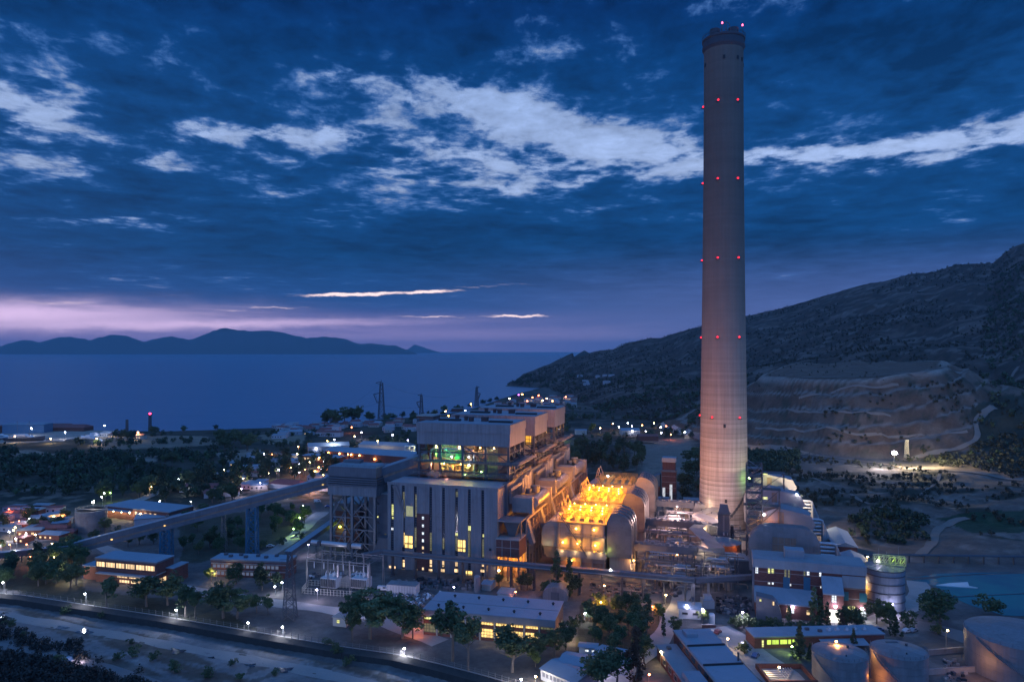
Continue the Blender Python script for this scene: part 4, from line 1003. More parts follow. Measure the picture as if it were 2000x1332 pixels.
# ---------------------------------------------------------------- pipe bridge along the front
def pipe_bridge():
    t = TP('pipe_bridge', 'long covered pipe bridge on posts crossing in front of the plant', 'pipe bridge', 0, -10.5)
    u0, u1 = -56, 92; p = ipf((1472-CX)/F*311, 311); du, dv = p[0], p[1]+10.5
    e = Vector((u1, 0, 0)); f = Vector((du, dv, 0))
    for nm, z0, z1, w, m in (('deck', 9.6, 10.1, 2.4, STEEL), ('pipe_casing', 10.1, 11.4, 1.8, CLADD), ('roof', 11.4, 11.8, 2.6, CLADD)):
        b = MB(); zc = (z0+z1)/2; b.beam((u0, 0, zc), (u1, 0, zc), w, z1-z0)
        b.beam(e+Vector((0, 0, zc+.003)), f+Vector((0, 0, zc+.003)), w, z1-z0); b.beam((u0, 0, zc+.004), (u0-6, -8, zc+.004), w, z1-z0); b.obj(nm, m, t)
    pp = MB()
    for i, y in enumerate((-1.5, -1.9, 1.5)): pp.pipe([(u0, y, 10.3), (u1-.5, y, 10.3)], .22, 6)
    pp.obj('service_pipe', STEELG, t)
    rnd = random.Random(2)
    for x in [-50, -38, -26, -14, -2, 10, 21, 32, 42, 52, 61, 70, 79, 88]:
        q = MB(); q.box(x-.3, x+.3, -1.1, -.6, 0, 9.6); q.box(x-.3, x+.3, .6, 1.1, 0, 9.6); q.box(x-.2, x+.2, -.6, .6, 8.6, 9.0); q.box(x-.6, x+.6, -1.5, 1.5, 0, .5); q.obj('post', STEEL, t)
    for x in (52, 61, 70):
        q = MB()
        for z in (3.2, 5.4, 7.0): q.box(x-5, x+4, -.4, -.2, z, z+.3)
        q.obj('pipe_rack', STEEL, t)
    q = MB(); q.box(90.5, 92, -1, 1, 0, 9.6); q.box(97, 98, 3, 4, 0, 9.6); q.obj('post', STEELG, t)
    lightat((56, -1.6, 8.8), (1, .72, .45), 420, t, .2); lightat((72, -1, 8), (1, .7, .5), 380, t)
    MB().lathe([(.02, 11.9), (.35, 12.1), (.35, 12.5), (.02, 12.7)], 56, -1, 8).obj('lamp', E_WHITE, t)
pipe_bridge()
# ---------------------------------------------------------------- transformer yard
def transformers():
    cx = [(647, 1146), (706, 1147)]
    for i, (px, py) in enumerate(cx):
        p = W(px, py); t = T('transformer', f"{'left' if i == 0 else 'right'} of two pale transformers with bushings behind the yard fence", 'transformer', p, -TH, 'transformers in front of the transfer house')
        MB().box(-4, 4, -2.6, 2.6, .4, 4.8).obj('tank', WHITE, t)
        fb = MB()
        for k in range(9): fb.box(-3.8+k*.9, -3.4+k*.9, -3.4, -2.6, 1, 4.4)
        fb.obj('radiator_fins', STEELG, t)
        for k in range(4):
            x = -3+k*2; m = MB(); m.pipe([(x, 0, 4.8), (x+.4, -.3, 6.2), (x+1.0, -.5, 7.6)], [.34, .24, .12], 8); m.obj('bushing', WHITE, t)
        MB().pipe([(3.4, 0, 5.0), (3.4, 0, 7.2), (3.4, .1, 10.5)], [.8, .55, .5], 10).obj('conservator', ALU, t)
        MB().lathe([(.05, 5), (1.0, 5.2), (1.0, 6.4), (.05, 6.8)], 1.2, .6, 12).obj('expansion_tank', WHITE, t)
    p = W(678, 1146); t = T('blast_wall', 'pale pitched wall standing between the two transformers', 'wall', p, -TH)
    MB().extr([(-3.6, 0), (3.6, 0), (3.6, 3.4), (0, 5.4), (-3.6, 3.4)], 'y', -.4, .4).obj('wall', CONC, t)
    g = T('switchyard_gantry', 'slender steel busbar gantry over the transformer yard', 'gantry', W(672, 1150), -TH)
    m = MB()
    xs = (-17, -6, 5, 15)
    for x in xs:
        for y in (-4, 9): m.beam((x, y, 0), (x, y, 14.5), .3); m.beam((x+.9, y, 0), (x+.2, y, 14.5), .2)
    for y in (-4, 9): m.beam((-17, y, 13.8), (15, y, 13.8), .35); m.beam((-17, y, 12.6), (15, y, 12.6), .2)
    for x in (-17, -12, -6, -1, 5, 10, 15): m.beam((x, -4, 13.8), (x, 9, 13.8), .14)
    m.obj('frame', STEELG, g)
    m = MB()
    for k in range(6): m.lathe([(.12, 9.6), (.26, 10), (.26, 11.4), (.12, 12.6)], -13+k*5, -4, 6)
    m.obj('insulators', WHITE, g)
    f = T('yard_fence', 'pale mesh fence with posts around the lit transformer yard', 'fence', (0, 0, 0))
    m = MB(); P = [W(588, 1158), W(600, 1142), W(610, 1140), W(722, 1150), W(720, 1163), W(640, 1163)]
    ring = [W(603, 1143), W(720, 1152)], [W(589, 1159), W(716, 1168)], [W(603, 1143), W(589, 1159)], [W(720, 1152), W(716, 1168)]
    for a, b in ring:
        L = (b-a).length; n = max(2, int(L/1.5))
        for i in range(n+1):
            q = a.lerp(b, i/n); m.beam(q, q+Vector((0, 0, 2.7)), .16)
        for z in (.4, 1.5, 2.6): m.beam(a+Vector((0, 0, z)), b+Vector((0, 0, z)), .1)
    m.obj('posts_and_rails', pm('cream fence', (.5, .46, .38), .6), f)
    s = T('bus_duct', 'thick pale horizontal bus duct at the feet of the transfer house', 'bus duct', pf(-96, -6))
    s.rotation_euler = (0, 0, -TH)
    m = MB()
    for a, b in ((-1.5, 2.5), (4.5, 19), (21.5, 27)): m.pipe([(a, 0, 11.3), (b, 0, 11.3)], 1.25, 14)
    m.obj('duct', ALU, s)
    m = MB()
    for x in (1, 6, 12, 18, 24): m.box(x-.2, x+.2, -.2, .2, 0, 10.2)
    for x in (3.2, 20): m.box(x-.8, x+.8, -1.4, 1.4, 9.8, 12.4)
    m.obj('support', STEEL, s)
    lightat((12, -5, 6), (.9, .85, 1), 500, s); lightat((24, -4, 6), (.9, .85, 1), 300, s)
transformers()
# ---------------------------------------------------------------- flue gas absorbers beside the chimney
def loaf(w, h, r=7.0, z0=0.0, n=6):
    P = [(0, z0)]+[(0, h-r)]+[(r-r*cos(radians(a)), h-r+r*sin(radians(a))) for a in np.linspace(15, 90, n)]
    return P+[(w-x, z) for x, z in reversed(P)]
def absorber(k):
    t = TP('absorber', ['nearest rounded absorber shell behind the brick pump hall', 'middle rounded absorber shell beside the chimney', 'farthest rounded absorber shell beside the chimney'][k], 'absorber', 115, 20.5+48.5*k, group='flue gas absorbers beside the chimney')
    sh = pm('weathered duct shell', (.23, .225, .24), .5, .2, .08, metal=.2, streak=.2, panel=(3.0, 2.6), pvar=.1, dirt=.45)
    MB().extr(loaf(30, 28.6, 8.5, 8), 'y', 0, 6).obj('shell', sh, t)
    MB().extr([(x, z) for x, z in loaf(30.4, 29.0, 8.6, 26)], 'y', -.2, .25).obj('rim', DUCT, t) if False else None
    MB().box(10, 20, -.35, 0, 9.5, 24).obj('stained_panel', RUST, t)
    sm_ = MB()
    for i in range(11): x = 2+i*2.6; zz = 28.2 if 8 < x < 22 else (26 if 4 < x < 26 else 22.5); sm_.box(x-.12, x+.12, -.42, -.36, 9, zz-1)
    for z in (13, 17, 21): sm_.box(1.5, 28.5, -.47, -.43, z-.12, z+.12)
    sm_.box(1.5, 28.5, -.46, 0, 9, 9.3); sm_.obj('panel_seams', STEELG, t)
    for y in (.6, 3.0, 5.4): MB().extr(loaf(30.7, 29.0, 8.8, 14), 'y', y-.25, y+.25).obj('stiffener_ring', sh, t).location = (-.35, 0, 0)
    MB().extr([(7, 31.0), (5.5, 27.5), (8, 22), (28, 22), (30.5, 26), (28.2, 30.6), (20, 32.2), (13, 33.4)], 'y', 19, 32).obj('hex_duct', pm('violet grey duct sheet', (.26, .245, .275), .5, .15, .1, metal=.2, panel=(4, 3), pvar=.1), t)
    MB().box(13.5, 16.2, 18.85, 19.0, 22.6, 31.6).obj('brown_panel', RUST, t)
    MB().extr([(26, 20), (36, 8), (36, 4), (22, 4), (22, 20)], 'y', 6.1, 30).obj('sloping_shoulder', CLADD, t)
    MB().box(2, 30, 6.2, 30, 0, 20).obj('core', CLADD, t)
    MB().box(0, 31, 6.2, 18.5, 20.1, 20.5).obj('platform', STEELG, t)
    r = MB(); r.railing([(0, 6.4, 20.5), (31, 6.4, 20.5)], 1.1, 2.5, .1); r.obj('railing', RAILM, t)
    pp = MB()
    for i in range(5):
        z = 20.5-i*2.5; x1 = 38+i*1.3*.8
        pp.pipe([(27, 9+i*2.6, z), (x1-1.4, 9+i*2.6, z), (x1-.3, 9+i*2.6, z-.5), (x1, 9+i*2.6, z-1.8), (x1, 9+i*2.6, 3)], .75, 10)
    pp.obj('slurry_pipes', ALU, t)
    for x, z, c, w in ((17, 21.6, (1, .75, .3), 240), (9, 21.5, (1, .78, .35), 200), (24, 21.8, (.9, .85, .5), 120)): lightat((x, 5.3 if k else 9, z), c, w, t, .25)
    if k == 0:
        lightat((6, 15, 23.5), (1, .36, .05), 2600, t, .3); lightat((10, 16, 25), (1, .3, .15), 700, t, .3); MB().lathe([(.02, 23.6), (.5, 23.9), (.5, 24.6), (.02, 24.9)], 5.6, 14, 8).obj('lamp', em('amber lamp glow', (1.0, .62, .22), 40), t)
        lightat((7, 12, 31), (.9, .95, 1), 300, t); MB().lathe([(.02, 30.6), (.4, 30.9), (.4, 31.4), (.02, 31.6)], 7, 12.5, 8).obj('lamp', E_WHITE, t)
        lightat((12, -1.5, 10.5), (.7, .85, .3), 260, t)
    if k == 1:
        MB().box(1, 7, 17, 18.4, 21, 27).obj('green_screen', pm('green sheeting', (.02, .17, .07), .6), t)
        lightat((27, 17.5, 31), (1, .95, .8), 260, t); MB().lathe([(.02, 31.0), (.4, 31.3), (.4, 31.8), (.02, 32)], 26, 17, 8).obj('lamp', E_WHITE, t)
    if k == 2:
        lightat((3, 14, 31), (.3, 1, .12), 500, t); lightat((14, 12, 31), (.9, .9, .3), 1800, t); lightat((24, 12, 31), (.8, .8, .4), 700, t)
        MB().lathe([(.02, 31.0), (.5, 31.3), (.5, 31.9), (.02, 32.2)], 3, 13, 8).obj('lamp', E_GREEN, t)
for k in range(3): absorber(k)
def side_roofs():
    for k, (v, lab) in enumerate(((24, 'lower'), (68, 'upper'))):
        t = TP('pump_house', f'{lab} long blue roofed pump house right of the silver slurry pipes', 'pump house', 157.5, v+ (4 if k else 0), group='pump houses beside the absorbers')
        MB().box(0, 11, 0, 34, 0, 9).obj('wall', BRICKP, t); MB().hip(0, 11, 0, 34, 9, 2.2, axis='y', ov=.5).obj('roof', ROOF, t)
        if k: MB().extr([(0, 9.01), (11, 9.01), (5.5, 11.1)], 'y', -.3, 0).obj('gable', BRICKP, t)
side_roofs()
def stair_tower():
    p = W(1473, 1122); t = T('stair_tower', 'dark open steel stair tower rising at the right flank of the chimney', 'stair tower', p, -TH)
    m = MB(); m.lattice(3.6, 3.6, 0, 54, 9, .5, bw=.26); m.obj('frame', STEEL, t)
    fl = MB()
    for i in range(13):
        z = 4+i*4; fl.box(-3.4, 3.4, -3.4, 3.4, z-.2, z); fl.beam((-3 if i % 2 else 3, -2.6, z), (3 if i % 2 else -3, -2.6, z+4), .9, .2)
    fl.obj('landings', STEELG, t)
    pl = MB()
    for z, a, b in ((50, 3.6, 14), (42, 3.6, 12), (34, -5, 12), (26, 3.6, 13), (17, -6, 12), (10, -6, 9)):
        pl.box(a, b, -2, 3, z-.3, z); pl.railing([(a, -2, z), (b, -2, z)], 1.1, 2, .1)
        pl.beam((b-.5, -1.8, z-8), (b-.5, -1.8, z), .35); pl.beam((b-.5, 2.8, z-8), (b-.5, 2.8, z), .35)
        pl.beam((3.6, -1.8, z-8), (b-.5, -1.8, z), .3)
    pl.obj('service_platforms', STEEL, t)
    for z, c, w in ((20, (.85, 1, .25), 520), (12, (.85, 1, .3), 420), (27, (.9, 1, .3), 460), (37, (.9, .9, .6), 140), (49, (.5, 1, .3), 90)):
        lightat((5, 2, z), c, w, t); MB().box(4, 6.2, 2.2, 2.5, z-.5, z+.6).obj('lit_window', W_YG, t)
    for x, z in ((3.2, 9.4), (5.2, 7.2), (4.4, 13.8), (6.2, 4.6)): MB().lathe([(.02, z-.3), (.32, z-.1), (.32, z+.2), (.02, z+.4)], x, -3.9, 8).obj('lamp', E_WARM, t)
stair_tower()
# ---------------------------------------------------------------- brick pump hall on the right
def brick_hall():
    t = TP('brick_hall', 'dark brick hall with blue parapet and tall lit windows below the absorbers', 'brick hall', 115.8, -8)
    Zp = 21.4
    def u(px): return uf(px, -8)-115.8
    def z(px, py): return zf(px, py, -8)
    wR = u(1691); x1 = u(1603)
    MB().box(0, wR, 0, 14, 0, 17.8).obj('wall', BRICK, t)
    MB().box(-.3, wR+.3, -.35, 14.2, 17.8, Zp).obj('parapet', ROOF, t); MB().box(.2, wR-.2, .3, 13.6, Zp, Zp+.15).obj('roof', FELT, t)
    MB().box(u(1534), u(1573), 4, 10, Zp, Zp+3.6).obj('roof_house', ROOF, t)
    MB().box(-.5, .4, -.6, .3, 0, 17.8).obj('corner_post', CLADD, t)
    for pa, pb, ya, yb, m in ((1475.5, 1480.5, 1100, 1119, W_WHITE), (1500, 1504.4, 1102, 1119, W_YG), (1507, 1511.4, 1102, 1119, W_YG), (1532, 1536, 1100, 1126, W_DIM), (1539, 1543, 1101, 1128, W_DIM), (1569, 1573, 1106, 1124, W_DIM), (1576, 1581, 1107, 1123, W_WHITE), (1600, 1604, 1109, 1126, W_WHITE),
                             (1500, 1504, 1137, 1141, W_WHITE), (1507, 1511, 1137, 1141, W_WHITE), (1538, 1545, 1139, 1144, W_WHITE), (1602, 1605, 1144, 1148, W_WHITE)):
        window(t, u(pa), u(pb), z((pa+pb)/2, yb), z((pa+pb)/2, ya), 0, m, STEELB if yb-ya > 10 else None, t=.1)
    for px in (1536, 1576): MB().box(u(px)-1.3, u(px)+1.3, -.25, 0, 8.0, z(px, 1126)-.2).obj('grille', STEELB, t)
    # lean-to
    MB().extr([(-7, 0), (0, 0), (0, 9.6), (-7, 5.6)], 'x', .5, u(1592)).obj('lean_to', BRICKP, t)
    MB().extr([(-7.5, 5.5), (0, 9.7), (0, 10.2), (-7.5, 6.0)], 'x', .2, u(1592)+.3).obj('lean_to_roof', ROOF, t)
    for px, w, m in ((1522, .9, W_DIM), (1539, 1.2, W_WARM), (1548, 1.1, W_WHITE), (1579, 1.4, W_WARM)):
        c = uf(px, -15)-115.8; window(t, c-w/2, c+w/2, 2.3, 4.0, -7, m)
    MB().lathe([(.02, 4.4), (.45, 4.6), (.45, 5.1), (.02, 5.3)], uf(1548, -15)-115.8, -7.5, 8).obj('wall_lamp', E_VIO, t); lightat((uf(1548, -15)-115.8, -8.6, 4.8), (.85, .8, 1), 160, t)
    # right wing, lower with blue roof and door bay
    xa, xb = u(1603), wR
    MB().extr([(-6.5, 0), (-.01, 0), (-.01, 16.2), (-6.5, 11.2)], 'x', xa+.2, u(1643)).obj('door_bay', BRICKP, t)
    MB().extr([(-7, 11.0), (-.4, 16.2), (-.4, 16.7), (-7, 11.5)], 'x', xa, u(1644)).obj('door_bay_roof', ROOF, t)
    MB().box(u(1644)+.1, xb-.1, -.55, -.36, 12.6, 17.4).obj('roof_flashing', ROOF, t)
    c = uf(1629, -14.5)-115.8; window(t, c-.8, c+.8, 8.2, 11.0, -6.5, W_WHITE, CASE)
    c = uf(1631, -14.5)-115.8; window(t, c-2.2, c+2.2, .05, 5.2, -6.5, em('white lit doorway', (1, .95, .85), 1.6, .2), STEEL, name='door')
    MB().lathe([(.02, 6.2), (.5, 6.4), (.5, 6.9), (.02, 7.1)], c, -7.2, 8).obj('wall_lamp', E_VIO, t); lightat((c, -9.2, 6.3), (.92, .86, 1), 800, t)
    for px in (1650, 1686):
        c = u(px); MB().box(c-1.4, c+1.4, -.12, 0, 7.2, 10.8).obj('shutter', pm('teal shutter', (.02, .12, .16), .5), t)
    for px in (1661.5, 1670, 1690-3): c = u(px)-.6; window(t, c-.55, c+.55, 3.2, 5.2, 0, W_YG)
    c = u(1683); MB().lathe([(.02, 4.2), (.5, 4.4), (.5, 4.9), (.02, 5.1)], c, -.9, 8).obj('wall_lamp', E_VIO, t); lightat((c, -2.6, 4.3), (.85, 1, .6), 500, t)
    window(t, c-1.6, c+1.6, .05, 3.6, 0, W_WHITE, STEEL, name='door')
    # rounded annex at the left foot
    a = TP('round_annex', 'squat grey rounded annex at the left foot of the brick hall', 'annex', 116.5, -16)
    MB().extr([(0, 0), (9.5, 0), (9.5, 3.4), (8.3, 7.2), (6.4, 9.2), (0, 10.2)], 'y', -6, 0).obj('wall', CLADD, a)
    window(a, 1.2, 1.9, 8.2, 9.2, -6, W_YG); window(a, 6.0, 6.7, 7.0, 8.6, -6, W_WARM)
brick_hall()
# ---------------------------------------------------------------- round tank with a lit truss on top
def slurry_tank():
    X, Y = W(1734, 1190)[:2]
    t = T('slurry_tank', 'ringed blue grey tank with a lime lit truss bridge on top', 'tank', (X, Y+3, 0), -TH)
    R, Zt = 7.9, 17.2
    MB().cyl(0, 0, 0, Zt, R, n=40).obj('shell', pm('blue grey tank', (.20, .235, .29), .55, .1, .1, streak=.2, dirt=.2), t, False)
    for z in (.6, 4.2, 7.8, 11.4, 14.8, 17.0): MB().lathe([(R, z-.2), (R+.22, z-.2), (R+.22, z+.2), (R, z+.2)], n=40, cap=False).obj('ring', STEEL, t)
    MB().lathe([(R-.2, Zt), (.5, Zt+1.1)], n=24).obj('roof', CASE, t)
    rb = MB()
    for i in range(12): a = 2*pi*i/12; rb.beam((.5*cos(a), .5*sin(a), Zt+1.15), ((R-.2)*cos(a), (R-.2)*sin(a), Zt+.1), .2)
    rb.obj('roof_ribs', STEELG, t)
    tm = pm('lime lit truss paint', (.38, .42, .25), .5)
    b = MB(); n = 6
    for y in (-1.4, 1.4):
        for i in range(n):
            x0, x1 = -4+i*2.0, -2+i*2.0
            b.beam((x0, y, Zt+1.3), (x1, y, Zt+1.3), .25); b.beam((x0, y, Zt+4.6), (x1, y, Zt+4.6), .25); b.beam((x0, y, Zt+1.3), (x0, y, Zt+4.6), .2); b.beam((x0, y, Zt+1.3), (x1, y, Zt+4.6), .18)
        b.beam((8, y, Zt+1.3), (8, y, Zt+4.6), .25)
    for x in (-4, 0, 4, 8): b.beam((x, -1.4, Zt+4.6), (x, 1.4, Zt+4.6), .2)
    b.obj('truss_bridge', tm, t)
    r = MB(); r.railing([((R-.1)*cos(2*pi*i/24), (R-.1)*sin(2*pi*i/24), Zt) for i in range(25)], 1.1, 2, .08); r.obj('railing', tm, t)
    m = MB(); 
    for x, h in ((-2, 7.5), (1, 6.4), (5.5, 8.8)): m.beam((x, .3, Zt+1), (x, .3, Zt+h), .14)
    m.obj('mast', STEELG, t)
    for x, y, z, w in ((-2.4, -2.0, Zt+3.2, 130), (3, -2.2, Zt+3.4, 150), (6.6, -2.2, Zt+3.2, 130)): lightat((x, y, z), (.72, 1, .12), w, t)
    MB().lathe([(.02, -.1), (.35, .1), (.35, .5), (.02, .7)], 0, 0, 8).obj('lamp', E_VIO, t).location = (-2.6, -1.7, Zt+2.2)
    lightat((-8.8, -3, 8), (1, .42, .06), 900, t); 
    MB().lathe([(.02, 10.6), (.4, 10.8), (.4, 11.3), (.02, 11.5)], -8.3, -3, 8).obj('lamp', E_WARM, t)
    lightat((-8.8, -3.4, 11.2), (1, .85, .9), 120, t)
slurry_tank()
# ---------------------------------------------------------------- process area between precipitators and chimney
def process():
    for k in range(3):
        v = 29+52*k
        t = TP('flue_duct', ['nearest dark flue duct on frames running from precipitator towards chimney', 'second dark flue duct on frames running from precipitator towards chimney', 'farthest dark flue duct on frames behind the chimney base'][k], 'flue duct', 61.5, v, group='flue ducts to the chimney')
        L = 30 if k < 2 else 24
        MB().box(0, L, -2.6, 2.6, 11.2, 14.6).obj('duct', CLADD, t)
        top = MB(); top.railing([(0, -2.6, 14.6), (L, -2.6, 14.6)], 1.1, 2.2, .12)
        for i in range(8): top.box(1+i*3.6, 2.4+i*3.6, -1.6, 1.2, 14.6, 15.1+.3*(i % 3))
        top.obj('walkway_gear', STEELG, t)
        f = MB()
        for i in range(6):
            x = .6+i*5.6
            for y in (-2.4, 2.4): f.box(x-.3, x+.3, y-.3, y+.3, 0, 11.2)
            f.beam((x, -2.4, 6.5), (x+5.0, -2.4, 6.5), .35); f.beam((x, -2.4, 0), (x, 2.4, 11), .25)
        f.obj('support_frame', STEELG if k == 1 else STEEL, t)
        # sloping transition and bend into the chimney
        tx = (132.5-61.5) ; e = ipf(132.5, 449.0); du, dv = e[0]-61.5, e[1]-v
        m = MB(); P = [Vector((L-.5, 0, 12)), Vector((L+9, 2, 9.5)), Vector((du-14, dv*.35 if k < 2 else dv*.5, 9.5))]
        for a, b, w, h in ((P[0], P[1], 6, 5.5), (P[1], P[2], 7.5, 9.5)): m.beam(a, b, w, h)
        m.obj('transition_duct', DUCT, t)
        if k < 2:
            q = MB(); q.beam(P[2], (du-4, dv*.75, 9), 6.5, 9); q.obj('inlet_duct', pm('tan insulated sheet', (.40, .33, .25), .55, .15, .1, panel=(2, 2), pvar=.08), t)
            d = MB(); d.lathe([(4.2, 0), (4.2, 5.5), (3.6, 7), (2, 8), (.2, 8.3)], P[1].x+3, P[1].y-4, 18); d.obj('fan_housing', DUCT, t)
        for x, z, c, w in ((L*.4, 9, (1, .55, .3), 260), (L+8, 16, (1, .8, .6), 500), (du-8, 12, (1, .74, .45), 500)): lightat((x, -5.5, z), c, w, t)
    # grey bag-filter tower in front of the chimney
    p = W(1413.5, 1090); t = T('filter_tower', 'slim grey filter tower with chamfered cap in front of the chimney base', 'tower', p, -TH)
    MB().box(-2.9, 2.9, 0, 6, 8, 23).obj('casing', CLADD, t)
    m = MB(); m._a([(-2.9, 0, 23), (2.9, 0, 23), (2.9, 6, 23), (-2.9, 6, 23), (-1.9, 1, 27.4), (1.9, 1, 27.4), (1.9, 5, 27.4), (-1.9, 5, 27.4)], [(0, 1, 5, 4), (1, 2, 6, 5), (2, 3, 7, 6), (3, 0, 4, 7), (4, 5, 6, 7)], 0); m.obj('cap', CLADD, t)
    MB().box(-3.1, 3.1, -.2, 6.2, 22.6, 23.1).obj('collar', STEEL, t)
    MB().box(-.4, .4, -.15, 0, 8, 22.5).obj('ridge', CLAD, t)
    m = MB()
    for x in (-2.6, 2.6):
        for y in (.3, 5.7): m.box(x-.3, x+.3, y-.3, y+.3, 0, 8)
    m.obj('leg', STEEL, t)
    MB().box(3.4, 5.0, 1, 5, 3, 17).obj('cable_shaft', DARK, t)
    y = MB(); 
    for x in (-2.4, 1.6): y.beam((x, -2.6, 1), (x, -2.6, 9), .2)
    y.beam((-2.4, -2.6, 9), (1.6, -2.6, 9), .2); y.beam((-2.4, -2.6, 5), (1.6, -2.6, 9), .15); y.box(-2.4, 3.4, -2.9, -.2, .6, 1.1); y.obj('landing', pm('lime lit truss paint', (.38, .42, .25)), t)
    lightat((-.6, -1.6, 3.2), (.75, 1, .12), 900, t)
    # kiosk roof with orange rim
    t = T('ash_building', 'wide flat roofed ash building with orange lit conical tank behind it', 'ash building', W(1418, 1133), -.1)
    MB().box(-2, 12.5, 0, 11, 0, 9.4).obj('wall', CLADD, t); MB().extr([(-10, 9.4), (13.2, 9.4), (13.2, 9.9), (1, 10.4), (-10, 9.9)], 'y', -.6, 11.6).obj('roof', ROOF, t)
    ct = T('cone_tank', 'low conical roofed tank glowing orange under its eaves', 'tank', W(1424, 1110)+Vector((0, 10, 0)))
    MB().cyl(0, 0, 0, 10.6, 8.4, n=32).obj('shell', pm('rust orange tank', (.40, .17, .08), .6, .2), ct); MB().lathe([(9, 10.8), (5, 12.2), (.4, 13)], n=32).obj('roof', CASE, ct)
    lightat((-5, -9.4, 11.4), (1, .4, .08), 380, ct); lightat((4, -10, 11.2), (1, .36, .1), 380, ct)
    rows = ((1380, 1135, 2.5, 8.4, 'blue grey upright tank left of a matching one under the pipe bridge bend'), (1403, 1134, 2.6, 8.4, 'blue grey upright tank right of a matching one under the pipe bridge bend'))
    for px, py, r, h, lab in rows:
        t = T('upright_tank', lab, 'tank', W(px, py)+Vector((0, r, 0))); MB().cyl(0, 0, 0, h, r, n=20).obj('shell', CLADD, t); MB().lathe([(r+.1, h), (r*.4, h+.5)], n=20).obj('roof', CASE, t)
    t = T('domed_tank', 'small white domed tank behind the pipe bridge', 'tank', W(1332, 1127)+Vector((0, 3, 0))); MB().lathe([(3.4, 0), (3.4, 3.6), (2.9, 4.9), (1.6, 5.8), (.1, 6.1)], n=20).obj('shell', WHITE, t, True)
    t = T('fan_stack', 'dark squat exhaust stack lit by a pinkish lamp near the flue ducts', 'stack', W(1371, 1110)); MB().lathe([(1.4, 0), (1.4, 12), (1.1, 12.6), (1.0, 14.6)], n=16).obj('shell', STEEL, t)
    lightat((-2.4, -2.0, 10.5), (1, .6, .5), 900, t); MB().lathe([(.02, 10.2), (.5, 10.5), (.5, 11), (.02, 11.3)], -2.0, -1.4, 8).obj('lamp', em('peach lamp glow', (1, .62, .5), 50), t)
    # clutter: small plant houses
    rnd = random.Random(77); n = 0
    tanm = pm('tan insulated sheet', (.40, .33, .25))
    spots = ((1246, 1098, 9, 6, 6, DUCT), (1262, 1108, 6, 5, 4, CASE), (1278, 1086, 10, 6, 7, tanm), (1300, 1100, 7, 7, 8, RUST), (1316, 1090, 8, 6, 9, DUCT), (1342, 1108, 8, 6, 8, CLADD), (1290, 1060, 9, 6, 6, CASE), (1312, 1046, 8, 6, 10, tanm), (1252, 1046, 6, 5, 7, CASE), (1332, 1018, 9, 6, 9, tanm), (1270, 1020, 8, 5, 6, CASE), (1350, 1000, 10, 7, 8, DUCT), (1230, 1120, 5, 4, 5, CASE))
    lab = ['pale', 'cream', 'tan', 'rusty brown', 'grey insulated', 'dark grey', 'small pale', 'tall tan', 'narrow cream', 'boxy tan', 'low cream', 'wide grey', 'tiny cream']
    plc = ['beside the orange star lamp', 'just right of the orange star lamp', 'under the nearest flue duct', 'below the bend of the nearest flue duct', 'next to the transition duct of the nearest flue duct', 'left of the domed tank', 'between the two nearer flue ducts', 'under the second flue duct', 'at the foot of the second precipitator', 'where the second flue duct bends', 'behind the second flue duct', 'at the left foot of the chimney', 'at the foot of the nearest precipitator']
    for i, (px, py, w, d, h, m) in enumerate(spots):
        t = T('equipment_house', f'{lab[i]} equipment house {plc[i]}', 'equipment house', W(px, py), -TH+rnd.uniform(-.1, .1), 'equipment houses around the flue ducts')
        MB().box(-w/2, w/2, 0, d, 0, h).obj('casing', m, t); MB().hip(-w/2, w/2, 0, d, h, 1.0+.3*(i % 2), ov=.3).obj('roof', CASE, t)
        q = MB()
        for s in range(3): q.pipe([(-w/2+1+s*1.5, -.6, 0), (-w/2+1+s*1.5, -.6, h*.8), (-w/2+1+s*1.5, .2, h*.95)], .3, 6)
        q.obj('pipes', STEELG, t)
        if i % 2 == 0: window(t, w/2-2, w/2-.8, h*.4, h*.6, 0, W_WARM)
        lightat((rnd.uniform(-3, 3), -3.2, h*.9), rnd.choice(((1, .6, .42), (1, .72, .55), (1, .5, .3))), 330, t)
    for i, (px, py, L, z) in enumerate(((1300, 1075, 30, 9), (1310, 1118, 34, 6), (1345, 1045, 26, 12), (1270, 1000, 26, 9))):
        t = T('pipe_rack', ['pipe rack crossing above the clutter between duct and ash building', 'low pipe rack just behind the covered pipe bridge', 'high pipe rack against the chimney base', 'pipe rack behind the second precipitator outlet'][i], 'pipe rack', W(px, py), -TH, 'pipe racks in the process area')
        m = MB(); 
        for x in np.linspace(-L/2, L/2, 6): m.box(x-.22, x+.22, -.2, .2, 0, z+2); m.box(x-.22, x+.22, 3.0, 3.4, 0, z+2); m.box(x-.15, x+.15, .2, 3.0, z-.3, z)
        m.obj('frame', STEEL, t)
        m = MB()
        for j in range(4): m.pipe([(-L/2, .5+j*.8, z+.3+.8*(j % 2)), (L/2, .5+j*.8, z+.3+.8*(j % 2))], .28+.08*(j % 3), 6)
        m.obj('pipes', ALU if i % 2 else DUCT, t)
    # lift tower of brick with sloping gallery behind
    p = W(1292, 985); t = T('crusher_tower', 'slim red brick tower with blue parapet behind the precipitator ducts', 'tower', p, -TH)
    MB().box(0, 10, 0, 9, 0, 24).obj('wall', BRICK, t); MB().box(-.4, 10.4, -.4, 9.4, 23.2, 24.6).obj('collar', CLADD, t); MB().box(.6, 9.4, .6, 8.4, 24.6, 30).obj('upper_wall', BRICKP, t); MB().box(.2, 9.8, .2, 8.8, 30, 33).obj('parapet', ROOF, t)
    for x, z0, z1 in ((1.6, 3, 12), (6.6, 2, 14.5)): window(t, x-.9, x+.9, z0, z1, 0, em('white stair glazing', (.85, .9, 1), .8, .45, (.9, .8)), STEELG)
